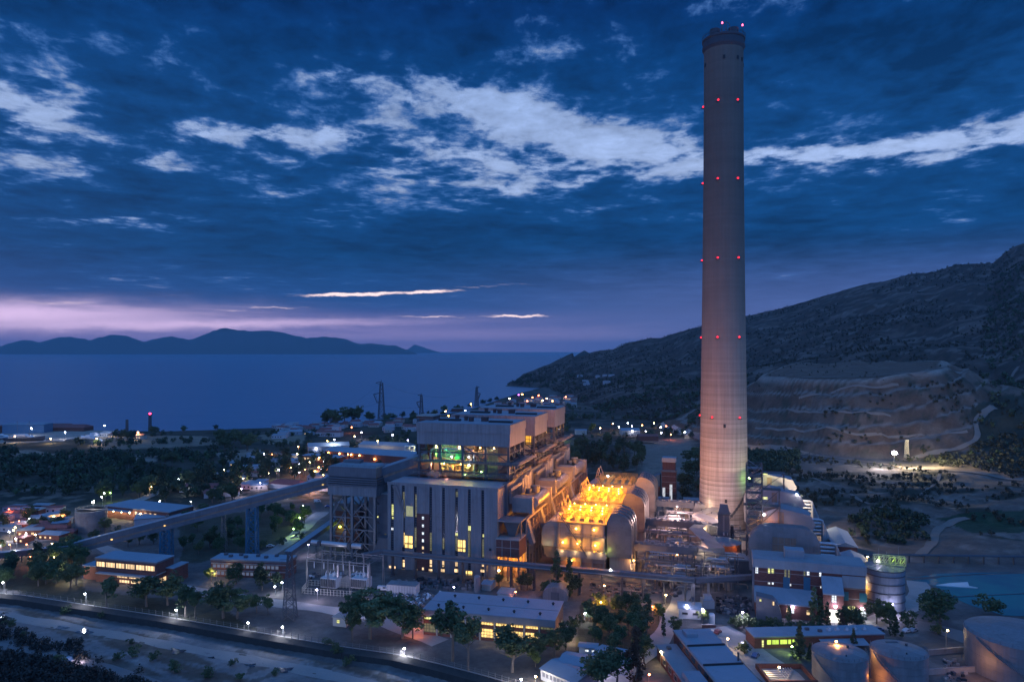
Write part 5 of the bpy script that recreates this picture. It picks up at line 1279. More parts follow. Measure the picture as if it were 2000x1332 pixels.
    window(t, 6.1, 7.1, 0.6, 2.0, 0, W_YG)
    h = T('crusher_hall', 'low brick hall with sloping blue roof and small lamps left of slim tower', 'hall', p+Vector((-20, 5.5, 0)), -TH)
    MB().extr([(0, 0), (19.4, 0), (19.4, 20), (0, 12.5)], 'y', 0, 9).obj('wall', BRICKP, h); MB().extr([(-.6, 9.5), (19.6, 13), (19.6, 21.2), (-.6, 13.4)], 'y', -.5, 9.4).obj('roof', pm('deep blue sheet', (.05, .10, .15), .5), h)
    window(h, 13.5, 15.6, 2, 11, 0, em('white stair glazing', (.85, .9, 1), .8))
    for x in (4, 7.5, 11, 15): MB().lathe([(.02, -.4), (.45, -.2), (.45, .3), (.02, .5)], x, -.9, 8).obj('lamp', E_WARM, h).location = (0, 0, 12.6+.30*x)
    lightat((10, -2.6, 15), (.9, .95, .7), 260, h)
    # added flood masts, tucked among the structures to brighten the chimney foot
    for X, Y, z, c, w in ((94, 408, 20, (1, .62, .55), 42000), (121, 398, 19, (1, .70, .66), 22000), (165, 408, 26, (1, .80, .55), 36000), (163, 424, 12, (.95, .92, .3), 3000)):
        f = MB(); pz = zgf(X, Y)
        t = T('floodlight', {94: 'added pinkish floodlight mast facing the left of the chimney foot', 121: 'added floodlight mast directly in front of the chimney', 165: 'added warm floodlight mast right of the chimney foot', 163: 'added low yellowish flood lamp by the chimney foot'}[X], 'floodlight', (X, Y, 0), 0, 'added floodlights around the chimney')
        f.beam((0, 0, 0), (0, 0, z), .3); f.obj('mast', STEELG, t)
        MB().box(-.6, .6, -.3, .0, z-.5, z+.1).obj('head', STEEL, t); lightat((0, .8, z), c, w, t, .5)
process()
def tangle():
    """runs of lagged pipe on light frames filling the ground between ducts and chimney"""
    rnd = random.Random(404)
    spec = ((68, 6, 26, 14, 'nearest tangle of lagged pipes right of the precipitator fans'), (66, 44, 28, 14, 'tangle of lagged pipes between the two nearer flue ducts'), (66, 96, 26, 14, 'farthest tangle of lagged pipes before the slim brick tower'), (90, 10, 20, 16, 'tangle of lagged pipes before the ash building'), (96, 60, 16, 26, 'tangle of lagged pipes at the left foot of the chimney'))
    for i, (u, v, L, D, lab) in enumerate(spec):
        t = TP('pipework', lab, 'pipework', u, v, group='pipework around the flue ducts')
        f = MB()
        for x in np.linspace(0, L, 5):
            for y in (0, D): f.box(x-.2, x+.2, y-.2, y+.2, 0, 13)
            for z in (4.5, 8.5, 12.6): f.box(x-.14, x+.14, .2, D-.2, z, z+.3)
        for y in (0, D):
            for z in (4.5, 8.5, 12.6): f.box(0, L, y-.16, y+.16, z+.31, z+.6)
        f.obj('frame', STEEL, t)
        for m, n in ((ALU, 8), (RUST, 5), (DUCT, 7)):
            p = MB()
            for k in range(n):
                y = rnd.uniform(.6, D-.6); z = rnd.choice((5.2, 6, 9.3, 10, 13.3, 2)); x0, x1 = sorted((rnd.uniform(0, L), rnd.uniform(0, L))); r = rnd.uniform(.18, .55)
                if x1-x0 < 6: x1 = x0+7
                q = rnd.random()
                if q < .4: P = [(x0, y, 0), (x0, y, z-.6), (x0+.6, y, z), (x1, y, z)]
                elif q < .7: P = [(x0, y, z), (x1-.6, y, z), (x1, y, z-.6), (x1, y, .2)]
                else: P = [(x0, .5, z), (x0, D*.5, z), (x0+.6, D*.55, z), (x1, D*.6, z)]
                p.pipe(P, r, 7)
            p.obj('lagged_pipes', m, t)
        for k in range(5):
            v2 = MB(); x, y, r = rnd.uniform(2, L-2), rnd.uniform(2, D-2), rnd.uniform(.7, 1.7); h = rnd.uniform(3, 9); v2.lathe([(r, 0), (r, h), (r*.6, h+r*.5), (.1, h+r*.65)], x, y, 12); v2.obj('vessel', CASE, t)
        for k in range(2): lightat((rnd.uniform(0, L), -2.5, rnd.uniform(6, 11)), rnd.choice(((1, .58, .45), (1, .7, .5), (1, .5, .22))), 420, t)
tangle()
def steam():
    p = pf0(852, 938, 20); m = bpy.data.materials.new('steam'); m.use_nodes = True; nt = m.node_tree; nt.nodes.remove(nt.nodes['Principled BSDF'])
    v = nt.nodes.new('ShaderNodeVolumePrincipled'); v.inputs['Color'].default_value = (.95, .95, 1, 1); v.inputs['Density'].default_value = .22; nt.links.new(v.outputs[0], nt.nodes['Material Output'].inputs['Volume'])
    b = MB(); rr = random.Random(6)
    bm = bpy.data.meshes.new('steam'); V = []; Fc = []
    n, k = 28, 14
    for i in range(k+1):
        for j in range(n):
            a, e = 2*pi*j/n, pi*i/k; r = 1+.30*sin(3*a+2*e)+.18*sin(5*a-3*e); V.append((r*3.4*sin(e)*cos(a), r*1.3*sin(e)*sin(a), r*2.0*cos(e)))
    for i in range(k):
        for j in range(n): Fc.append((i*n+j, (i+1)*n+j, (i+1)*n+(j+1) % n, i*n+(j+1) % n))
    bm.from_pydata(V, [], Fc); bm.update(); bm.materials.append(m); o = bpy.data.objects.new('steam', bm); COL.objects.link(o); o.location = pf(p[0], 17.2, 44.6); o.rotation_euler = (0, 0, -TH); tag(o, kind='stuff')
steam()
# ---------------------------------------------------------------- site buildings
def place(pa, pb, z, za=None):
    """front roof corners seen at height z -> base frame"""
    A = W(*pa, z); B = W(*pb, z); d = B-A; return Vector((A.x, A.y, 0)), atan2(d.y, d.x), d.length
def bld(name, label, cat, pa, pb, z, depth, wall, roof, par=.5, group=None, z0=0.0):
    A, rz, L = place(pa, pb, z); A.z = z0
    t = T(name, label, cat, A, rz, group); h = z-z0
    MB().box(0, L, 0, depth, -2, h-par).obj('wall', wall, t)
    m = MB(); m.box(-.3, L+.3, -.3, depth+.3, h-par, h-.12); m.obj('fascia', CLADD, t)
    MB().box(-.3, L+.3, -.3, depth+.3, h-.12+.002, h+.06).obj('roof', roof, t)
    return t, L
SLATE = pm('blue grey flat roof', (.22, .275, .33), .75, .14, .06, panel=(9, 6), pvar=.05, dirt=.2)
TILE = pm('dull red roof tiles', (.20, .075, .07), .8, .2, .2, panel=(.6, 60), pvar=.1)
PALE = pm('pale rendered wall', (.42, .40, .38), .85, .15, .15, streak=.15)
PALEB = pm('bluish rendered wall', (.33, .36, .42), .85, .15, .15, streak=.15)
def site():
    # workshop in the centre
    t, L = bld('workshop', 'long brick workshop with pale blue roof and two rows of yellow lit windows', 'workshop', (826, 1189), (1083, 1211), 9.8, 20.5, BRICKP, SLATE, .2)
    MB().box(-.36, L+.36, -.42, -.02, 7.2, 9.62).obj('eaves_band', pm('grey eaves sheet', (.22, .22, .24), .6, .12, .1, streak=.25), t)
    MB().box(0, L, 9.4, 9.9, 9.87, 9.96).obj('ridge_strip', FELT, t)
    for i in range(5):
        for j, y in enumerate((4, 15.5)):
            x = 5+i*10+j*3; q = MB(); q.cyl(x, y, 9.86, 10.5, .35, n=8); q.lathe([(.7, 10.5), (.1, 11.0)], x, y, 8); q.obj('roof_vent', DARK, t)
    nb = 9
    for i in range(nb+1): x = i*L/nb; MB().box(x-.3 if i else 0, x+.3 if i < nb else L, -.35, 0, 0, 7.19).obj('pillar', CONC, t)
    for i in range(nb):
        x0, x1 = i*L/nb+.55, (i+1)*L/nb-.55; on = i not in (2, 3) and i < 8
        m1 = W_YEL if i >= 4 and i < 8 else W_YG if i < 2 else GL_DARK
        window(t, x0, x1, 6.0, 6.9, 0, m1 if on else W_DIM, None)
        window(t, x0, x1, 1.2, 4.5, 0, {True: m1, False: GL_DARK}[on] if i > 1 else W_DIM, STEEL, t=.08, bars=4)
    lightat((-2, -3, 3), (1, .25, .08), 700, t); lightat((-4, 6, 3), (1, .3, .12), 900, t)
    for x in (26, 34, 42): lightat((x, -4, 3.5), (1, .75, .35), 160, t)
    for i in range(3): window(t, 3+i*6, 6+i*6, 1, 3.6, L, W_DIM if i else W_YG, None, 'x', 1)
    # offices
    t, L = bld('office_block', 'two storey brick office with broad bands of warm lit windows', 'office', (187, 1088), (305, 1098), 11.4, 11.5, BRICKP, SLATE, .8)
    n = 6
    for i in range(n):
        window(t, .6+i*(L-.8)/n, .6+(i+1)*(L-.8)/n-.7, 7.3, 9.5, 0, W_WARM, STEEL, t=.1)
    MB().box(2, L, -2.4, -.01, 4.6, 5.0).obj('canopy', SLATE, t)
    for i in range(3): window(t, L*.36+i*L*.2, L*.36+i*L*.2+L*.17, 3.0, 4.1, 0, W_WARM, None)
    for i in range(3): window(t, L*.40+i*L*.19, L*.40+i*L*.19+L*.16, .7, 1.9, 0, W_WARM, None)
    for i in range(3): window(t, 1+i*3.4, 3.6+i*3.4, 1.2, 3.2, L, W_WARM, None, 'x', 1)
    MB().box(-.05+L, L+.15, -.2, 11.6, 5.2, 5.7).obj('band', CONC, t)
    MB().box(-9, -.4, 2, 14, 0, 6.2).obj('side_wing', BRICKP, t); MB().box(-9.4, -.35, 1.6, 14.4, 6.2, 6.6).obj('side_wing_roof', SLATE, t)
    MB().box(L+.4, L+4.4, 6, 16, 0, 7).obj('stair_wing', BRICKP, t); MB().box(L+.3, L+4.7, 5.7, 16.3, 7, 7.4).obj('stair_wing_roof', SLATE, t)
    for x in (4, 10, 16, 22): lightat((x, -3.4, 2.6), (1, .78, .5), 150, t)
    lightat((-9, -4, 3), (.95, .92, 1), 900, t)
    t, L = bld('office_block', 'flat roofed brick office with rows of small pale windows behind round trees', 'office', (412, 1091), (562, 1096), 8.4, 10, BRICKP, SLATE, 1.0)
    for z0 in (1.0, 4.4):
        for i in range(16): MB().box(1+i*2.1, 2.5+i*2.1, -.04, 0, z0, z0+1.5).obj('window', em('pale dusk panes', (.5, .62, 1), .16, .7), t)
        MB().box(.3, L-.3, -.5, -.05, z0+1.9, z0+2.4).obj('sunshade', CASE, t)
    for i, (x, y) in enumerate(((4, 7), (8, 4), (12, 6.6), (16, 3.4), (21, 6), (26, 4), (30, 7))): MB().box(x-.8, x+.8, y-.7, y+.7, 8.47, 9.5).obj('roof_unit', STEEL, t)
    MB().box(-.05+L, L+.15, -.2, 10.1, 3.6, 4.1).obj('band', CONC, t)
    # left depot with lit front
    t, L = bld('depot', 'low depot with pale blue roof and bright yellow lit front beside the grey silo', 'depot', (205, 987), (330, 1000), 7.5, 20, BRICKP, SLATE, .6)
    for i in range(5): window(t, L*.48+i*4.0, L*.48+i*4.0+1.7, 3.4, 5.6, 0, W_WARM, None)
    for x, c, w in ((4, (1, .82, .35), 900), (10, (1, .86, .4), 900), (17, (1, .85, .45), 900), (24, (1, .8, .6), 1500), (33, (1, .7, .45), 800)): lightat((x, -2.5, 5.0), c, w, t); MB().lathe([(.02, -.3), (.4, -.1), (.4, .3), (.02, .5)], x, -2, 8).obj('lamp', E_WARM, t).location = (0, 0, 5)
    MB().box(0, L*.45, -4, -.4, 5.6, 6.0).obj('canopy', SLATE, t)
    t, L = bld('depot', 'wide low shed roof between the lit depot and the coal conveyor', 'shed', (262, 1014), (352, 1007), 5.0, 24, PALEB, SLATE, .4)
    p = W(163, 1040); t = T('ash_silo', 'round grey silo with a lamp on its railed roof at left', 'silo', p+Vector((0, 8, 0)))
    MB().lathe([(8.4, 0), (8.4, 9.2), (8.7, 9.4), (8.7, 12.0)], n=36).obj('shell', TANKM, t); MB().lathe([(8.7, 12.0), (7.9, 12.1), (7.8, 11.5), (.3, 11.9)], n=36).obj('roof', CONC, t)
    m = MB(); m.railing([(8.5*cos(2*pi*i/24), 8.5*sin(2*pi*i/24), 12.0) for i in range(25)], 1.2, 2.2, .1); m.box(-8, 8, -.5, .5, 12.1, 12.4); m.obj('railing', RAILM, t)
    MB().beam((1, 0, 12), (1, 0, 16.2), .2).obj('post', STEELG, t); MB().lathe([(.02, 16), (.5, 16.2), (.5, 16.7), (.02, 17)], 1, 0, 8).obj('lamp', E_WHITE, t); lightat((1, -.6, 16.3), (1, .95, .75), 2200, t)
    # foreground right: long flat roofed building
    A = W(1316, 1230, 8.2); B = W(1400, 1332, 8.2); d = (B-A); rz = atan2(-d.y, -d.x)-pi/2
    t = T('long_block', 'long flat roofed brick block running out of the foreground', 'building', (A.x, A.y, 0), atan2(d.y, d.x)+pi/2)
    # local: +x to the right of the block, -y towards the camera
    Wd, Ln = 13.2, 72
    MB().box(0, Wd, -Ln, 0, 0, 7.6).obj('wall', BRICKP, t); MB().box(-.3, Wd+.3, -Ln, .3, 7.6, 8.2).obj('parapet', FELT, t)
    for i in range(4): MB().box(.2, Wd-.2, -14-15*i+.3, -15*i-.3 if i else -.1, 8.2, 8.28).obj('roof', SLATE, t)
    for i in range(1, 4): MB().box(.0, Wd, -15*i-.25+.6, -15*i+.25+.6, 8.2, 8.75).obj('roof_joint', DARK, t)
    MB().box(2.2, 6.2, -7.4, -2.4, 8.29, 9.5).obj('roof_house', SLATE, t)
    MB().box(-7.4, -.02, -60, -4, 0, 4.3).obj('side_wing', BRICKP, t); MB().box(-7.8, -.31, -60, -3.6, 4.3, 4.8).obj('side_wing_roof', FELT, t)
    MB().box(-6.8, -1.2, -38, -29, 4.81, 6.6).obj('roof_house', SLATE, t); MB().box(-5, -3.6, -8.5, -7, 4.81, 5.6).obj('roof_unit', STEEL, t)
    for i in range(6): window(t, -44+i*6, -41+i*6, 1.4, 3.2, -7.4, GL_DARK, CONC, 'x', -1)
    for i in range(8): window(t, -52+i*6, -48.5+i*6, 5.4, 7.0, 0, GL_DARK, None, 'x', -1)
    MB().beam((Wd-.6, -27, 8.2), (Wd-.6, -27, 11), .5).obj('flue_pipe', STEEL, t)
    # canteen with lime windows
    t, L = bld('canteen', 'low brick building with bright lime lit windows behind the conifers', 'building', (1474, 1243), (1727, 1237), 4.4, 8.5, BRICKP, SLATE, .5)
    for x, w, m in ((5.6, .8, W_YG), (6.9, .0, W_YG)):
        if w: window(t, x-2.9, x-2.9+w, .6, 3.2, 0, m, None)
    window(t, 4.6, 9.0, 1.5, 3.1, 0, W_LIME, STEEL, bars=3, t=.06); window(t, 9.5, 13.6, 1.5, 3.1, 0, W_LIME, STEEL, bars=3, t=.06); window(t, 14.1, 15.6, 1.5, 3.1, 0, W_LIME, STEEL)
    m = MB(); m.extr([(-4.4, 2.0), (0, 2.9), (0, 3.05), (-4.4, 2.15)], 'x', 24, 41); m.obj('awning', SLATE, t)
    m = MB()
    for x in (24.2, 30, 36, 40.8): m.beam((x, -4.2, 0), (x, -4.2, 2), .12)
    m.obj('post', STEELG, t)
    for i in range(5): MB().lathe([(1.0, 4.47), (1.0, 4.7), (.3, 5.5), (.05, 5.6)], 30+i*3.4, 4+.5*(i % 2), 12).obj('roof_vent', ALU, t)
    for x, y in ((18, 3), (22, 5), (26, 3)): MB().box(x-.7, x+.7, y-.5, y+.5, 4.47, 5.3).obj('roof_unit', STEEL, t)
    lightat((8, -3, 2.2), (.7, 1, .2), 90, t)
    # oil tanks
    for i, (px, py, r, z, lab) in enumerate(((1640, 1272, 8.5, 10, 'left of two matching grey oil tanks with an orange lamp above its roof'), (1755.5, 1268, 8.6, 10, 'right of two matching grey oil tanks, orange lit down one side'), (1992, 1236, 16.2, 12.6, 'largest oil tank, cut by the right edge of view'))):
        c = W(px, py, z); t = T('oil_tank', lab, 'tank', (c.x, c.y, 0), 0, 'oil tanks in the foreground')
        MB().cyl(0, 0, -1, z-.3, r, n=56).obj('shell', TANKM, t); MB().lathe([(r+.12, z-.3), (r+.12, z-.05), (r*.5, z+r*.06), (.2, z+r*.085)], n=56).obj('roof', TANKM, t)
        for zq in (z*.25, z*.5, z*.74): MB().lathe([(r, zq-.08), (r+.07, zq-.08), (r+.07, zq+.08), (r, zq+.08)], n=56, cap=False).obj('weld_band', STEELG, t)
        m = MB(); m.railing([((r-.1)*cos(2*pi*j/30), (r-.1)*sin(2*pi*j/30), z-.05) for j in range(12, 31)], 1.1, 2, .07); m.obj('railing', STEELG, t)
        m = MB()
        P = [((r+.5)*cos(radians(a)), (r+.5)*sin(radians(a)), z-.2-(z-.6)*(a-188)/74.0) for a in np.linspace(188, 262, 16)]
        for a, b in zip(P, P[1:]): m.beam(a, b, .75, .12); m.beam(Vector(a)+Vector((0, 0, 1)), Vector(b)+Vector((0, 0, 1)), .07)
        m.obj('spiral_stair', STEELG, t)
        m = MB(); m.pipe([(0, -r*.55, z+.25), (0, -r*.55, z+1.0)], .25, 8); m.cyl(r*.4, r*.2, z, z+1.3, .45, n=10); m.box(-r*.2, r*.25, r*.5, r*.62, z+.4, z+.6); m.obj('roof_fittings', STEEL, t)
        for k in range(5): MB().beam((r*.98*cos(radians(200+k*30)), r*.98*sin(radians(200+k*30)), 0), (r*.985*cos(radians(200+k*30)), r*.985*sin(radians(200+k*30)), z-.3), .12).obj('down_pipe', STEELG, t)
    a = W(1640, 1272, 10)
    lightat((a.x+9.9, a.y-3.4, 3), (1, .3, .04), 700); lightat((a.x+10, a.y+1, 8.5), (1, .4, .08), 500)
    c = W(1992, 1236, 12.6); lightat((c.x-19.5, c.y-8, 6), (1, .42, .12), 900)
    # pump pit
    t = T('pump_pit', 'open brick pump pit full of pipes beside the oil tanks', 'pump pit', W(1551, 1333), 0)
    for a in ((-9, -8.4, -2, 11), (6.4, 7, -2, 11), (-8.39, 6.39, 10.4, 11), (-8.39, 6.39, -2, -1.4)): MB().box(*a, -.5, 1.6).obj('wall', BRICKP, t)
    m = MB()
    for i in range(6): m.pipe([(-7.5, .4+i*1.4, .7), (-2+i*.9, .4+i*1.4, .7), (-2+i*.9, 9.5, .7)], .24, 6)
    m.obj('pipes', ALU, t)
    lightat((-3, 6, 3), (1, .6, .55), 60, t)
    # tank farm yard walls
    for i, (pa, pb, lab) in enumerate((((1812, 1280), (1900, 1272), 'long low concrete bund wall behind the oil tanks'), ((1812, 1318), (1905, 1312), 'low bund wall between the middle and largest oil tanks'))):
        a, b = W(*pa), W(*pb); t = T('bund_wall', lab, 'wall', a, atan2(b.y-a.y, b.x-a.x)); MB().box(0, (b-a).length, 0, .5, -.5, 1.8).obj('wall', CONC, t); MB().box(0, (b-a).length, -.1, .6, 1.8, 1.95).obj('coping', CASE, t)
    # sheds and cabins
    def shed(name, lab, cat, pa, pb, z, d, wall, roof, rise, **k):
        A, rz, L = place(pa, pb, z); t = T(name, lab, cat, A, rz)
        MB().box(0, L, 0, d, 0, z).obj('wall', wall, t); MB().hip(0, L, 0, d, z+.003, rise, ov=.5, **k).obj('roof', roof, t); return t, L
    t, L = shed('shed', 'blue roofed open shed at the lower middle edge with a lit strip under its eaves', 'shed', (1056, 1305), (1122, 1333), 3.6, 12, PALEB, SLATE, 1.2)
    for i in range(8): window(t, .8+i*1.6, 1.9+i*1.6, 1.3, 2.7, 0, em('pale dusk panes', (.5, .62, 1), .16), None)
    lightat((4, -2, 2.4), (.95, .95, 1), 200, t)
    t, L = shed('shed', 'grey blue pitched shed roof just behind the open shed', 'shed', (1092, 1292), (1152, 1303), 4.4, 9, PALEB, SLATE, 1.0)
    t, L = shed('shed', 'wide low pitched shed left of the round headed pines, lamp at its eaves', 'shed', (1154, 1284), (1226, 1299), 3.8, 12, PALEB, SLATE, 1.0)
    t, L = shed('cabin', 'white site cabin with two small windows beside the wide low shed', 'cabin', (1131, 1262), (1165, 1265), 2.9, 4, WHITE, SLATE, .4)
    for x in (2.2, 4.6): window(t, x, x+1.2, 1.3, 2.2, 0, W_WHITE, STEEL)
    t, L = shed('cabin', 'white walled shed with two dark slots near the pipe bridge bend', 'cabin', (1326, 1188), (1369, 1191), 4.0, 9, WHITE, ROOF, 1.3)
    for x in (1.4, 5.6): window(t, x, x+2.0, 1.9, 2.5, 0, DARK, STEEL)
    MB().box(5.2, 6.4, 2, 8, 5.31, 6.4).obj('roof_duct', STEEL, t)
    t = T('container', 'blue grey cabin box with a smaller box on top by the pipe bridge', 'container', W(1384, 1189), -.05); MB().box(-2.5, 2.5, 0, 5, 0, 3.4).obj('body', ROOF, t); MB().box(-1.6, 1.6, 1, 4, 3.4, 5.2).obj('upper_box', ROOF, t); MB().box(-2.6, 2.6, -.1, 0, 3.2, 3.4).obj('rim', CASE, t)
    t = T('water_tank', 'small white upright tank behind an orange brick planter', 'tank', W(1390, 1218)); MB().lathe([(1.2, 0), (1.2, 3.8), (.9, 4.2), (.2, 4.4)], n=16).obj('shell', WHITE, t)
    t = T('planter_wall', 'low orange brick planter wall by the small white tank', 'wall', W(1371, 1226)); MB().box(0, 5.4, 0, .5, 0, 1.2).obj('wall', BRICKP, t); MB().box(-.1, 5.5, -.1, .6, 1.2, 1.32).obj('coping', CONC, t)
    t = T('vaulted_store', 'grey barrel vaulted store at the corner of the long workshop', 'store', W(1060, 1171), -.22)
    P = [(0, 0), (0, 2.6)]+[(5.4-5.4*cos(radians(a)), 2.6+3.2*sin(radians(a))) for a in range(15, 180, 15)]+[(10.8, 2.6), (10.8, 0)]
    MB().extr(P, 'y', 0, 11).obj('vault', CLAD, t); MB().box(3.6, 7.2, -.1, 0, 0, 3.8).obj('door', CLADD, t)
    t = T('white_silo', 'thin pale upright silo behind the long workshop roof', 'silo', W(932, 1156)); MB().lathe([(1.5, 0), (1.5, 7), (.9, 7.6), (.1, 7.8)], n=18).obj('shell', CASE, t); m = MB(); m.beam((1.6, 0, 0), (1.6, 0, 7.6), .12); m.obj('ladder', STEEL, t)
    t, L = shed('shed', 'small bright blue roofed shed beside the thin pale silo', 'shed', (941, 1140), (958, 1142), 2.8, 7, PALE, ROOF, .9)
    t, L = shed('shed', 'small white walled open tray shed in front of the orange mill bay', 'shed', (972, 1158), (998, 1160), 2.4, 8, WHITE, FELT, .2)
    t = T('container', 'long white container standing beside the scrap yard', 'container', W(755, 1160), -TH+.1); MB().box(0, 13.5, 0, 6, 0, 4.2).obj('body', WHITE, t); MB().box(-.1, 13.6, -.1, 6.1, 4.2, 4.4).obj('roof', CASE, t)
    m = MB()
    for i in range(18): m.box(.3+i*.73, .5+i*.73, -.07, 0, .3, 4.0)
    m.obj('ribs', CASE, t)
    t, L = shed('hut', 'tiny white pitched hut with one yellow window near the perimeter wall', 'hut', (650, 1204), (676, 1207), 3.6, 5.5, PALE, ROOF, 2.2, axis='y')
    window(t, 1.8, 3.0, 1.4, 2.6, 0, W_YG, CONC)
    # scrap yard
    rnd = random.Random(12)
    m = MB()
    for i in range(240):
        px, py = rnd.uniform(752, 868), rnd.uniform(1160, 1186)
        if px > 830 and py > 1172: continue
        p = W(px, py); s = rnd.uniform(.3, 1.3); a = rnd.uniform(0, 3)
        m.beam(p+Vector((-s*cos(a), -s*sin(a), rnd.uniform(.1, .6))), p+Vector((s*cos(a), s*sin(a), rnd.uniform(.2, 1.1))), rnd.uniform(.3, 1.1), rnd.uniform(.2, .8), rnd.choice((0, 0, 1, 2)))
    tag(m.obj('scrap_rubble', [STEELG, RUST, WHITE]), kind='stuff')
    # lattice mast in front
    t = T('lattice_mast', 'thin dark lattice mast standing on the grass behind the perimeter wall', 'mast', W(566, 1208)); m = MB(); m.lattice(2.4, .7, 0, 27, 8, .28, bw=.16); m.beam((-4, 0, 24), (4, 0, 24), .2); m.beam((-3, 0, 20), (3, 0, 20), .2); m.obj('lattice', STEEL, t)
    for i, (px, py, h) in enumerate(((327, 1065, 17), (437, 1075, 22))):
        t = T('lattice_mast', ['slim aerial mast beside the coal conveyor near the depot', 'slim pale lattice mast below the coal conveyor'][i], 'mast', W(px, py)); m = MB(); m.lattice(1.6, .5, 0, h, 8, .2, bw=.12); m.obj('lattice', STEELG, t)
    # half timbered plant workshops beyond, left
    def far(name, lab, cat, pa, pb, z, d, wall, roof, rise, zb=-1.0, ov=.5, lights=(), **k):
        A, rz, L = place(pa, pb, z+zb); A.z = zb; t = T(name, lab, cat, A, rz)
        MB().box(0, L, 0, d, -1, z).obj('wall', wall, t); MB().hip(0, L, 0, d, z+.003, rise, ov=ov, **k).obj('roof', roof, t)
        for x, y, zz, c, w in lights:
            lightat((x, y, zz), c, w, t); MB().lathe([(.02, zz-.5), (.6, zz-.3), (.6, zz+.3), (.02, zz+.5)], x, y, 8).obj('wall_lamp', E_ORANGE if c[2] < .3 else E_WHITE, t)
        return t, L
    OR = (1, .36, .16)
    far('store_hall', 'blue gabled store hall under the bright white star lamp', 'hall', (602, 873), (682, 870), 7, 24, PALEB, SLATE, 3, lights=((8, -1.2, 5, (.9, .9, 1), 900),))
    far('store_hall', 'brick store hall with orange lamps along its near wall', 'hall', (634, 880), (712, 886), 8, 26, BRICKP, SLATE, 3, lights=((6, -1.4, 6.5, OR, 3600), (20, -1.4, 6.5, OR, 3600), (31, -1.4, 6.5, OR, 3000)))
    far('store_hall', 'widest store hall, orange lit end wall and large pale roof', 'hall', (678, 884), (800, 893), 8, 34, BRICKP, SLATE, 3.2, lights=((6, -1.4, 6.5, OR, 3600), (16, -1.4, 6.5, OR, 3600), (34, -1.4, 4, OR, 1500)))
    far('store_hall', 'long pale roofed hall farthest back beneath the second star lamp', 'hall', (700, 868), (790, 872), 7, 24, PALEB, SLATE, 2.6)
    t, L = far('yard_office', 'flat yard office with yellow lit windows left of the store halls', 'office', (590, 889), (662, 894), 5.5, 16, BRICKP, SLATE, .6, lights=((30, -1.4, 4.5, OR, 1800), (22, -1.4, 4.5, OR, 1500)))
    for i in range(5): window(t, 2+i*4.2, 4.6+i*4.2, 1.6, 3.8, 0, W_WARM, None)
    far('yard_shed', 'low yard shed glowing orange in front of the yard office', 'shed', (612, 918), (642, 921), 3.2, 8, PALE, TILE, 1.0, lights=((3, -1.2, 2.6, OR, 1500), (11, -1.2, 2.6, OR, 1200)))
    far('red_roof_house', 'white walled house with hipped dull red roof beside the upper conveyor', 'house', (524, 944), (586, 948), 3.6, 12, WHITE, TILE, 3, 0.0, inset=5)
    far('barrack', 'long red roofed barrack with blue trim, nearer of two by the plane trees', 'barrack', (398, 964), (468, 959), 3.4, 11, PALEB, TILE, 2.2, 0.0, inset=2)
    far('barrack', 'long red roofed barrack, farther of two by the plane trees', 'barrack', (350, 953), (440, 951), 3.4, 12, PALEB, TILE, 2.4, 0.0, inset=2)
    far('low_shed', 'low pale shed with an orange glow at the far left', 'shed', (20, 1018), (42, 1018), 3, 7, PALE, TILE, 1, 0.0, lights=((3, -1.4, 2.4, OR, 1500),))
    far('low_shed', 'low blue roofed shed with orange lit doors left of the grey silo', 'shed', (86, 1008), (118, 1003), 3.6, 9, PALEB, SLATE, 1, 0.0, lights=((5, -1.4, 2.6, OR, 1600), (10, -1.4, 2.6, OR, 1500)))
    far('low_shed', 'small brick kiosk just left of the grey silo', 'shed', (101, 1022), (132, 1020), 4.2, 8, BRICKP, SLATE, .6, 0.0)
    far('low_shed', 'pale office shed right of the dark wood below the hill', 'shed', (1124, 840), (1146, 840), 5, 12, PALE, SLATE, .8, -2)
    far('low_shed', 'grey shed with domed roof among lamps at the foot of the hill', 'shed', (1214, 841), (1250, 841), 5, 20, PALE, SLATE, 2.5, -2, lights=((14, -2, 5, (.85, .85, 1), 5000),))
    far('low_shed', 'reddish shed with pink lit yard at the foot of the hill', 'shed', (1248, 852), (1286, 852), 5, 16, BRICKP, TILE, 2.0, -2, lights=((12, 18, 9, (1, .5, .4), 9000), (30, 12, 8, (1, .5, .35), 6000)))
site()
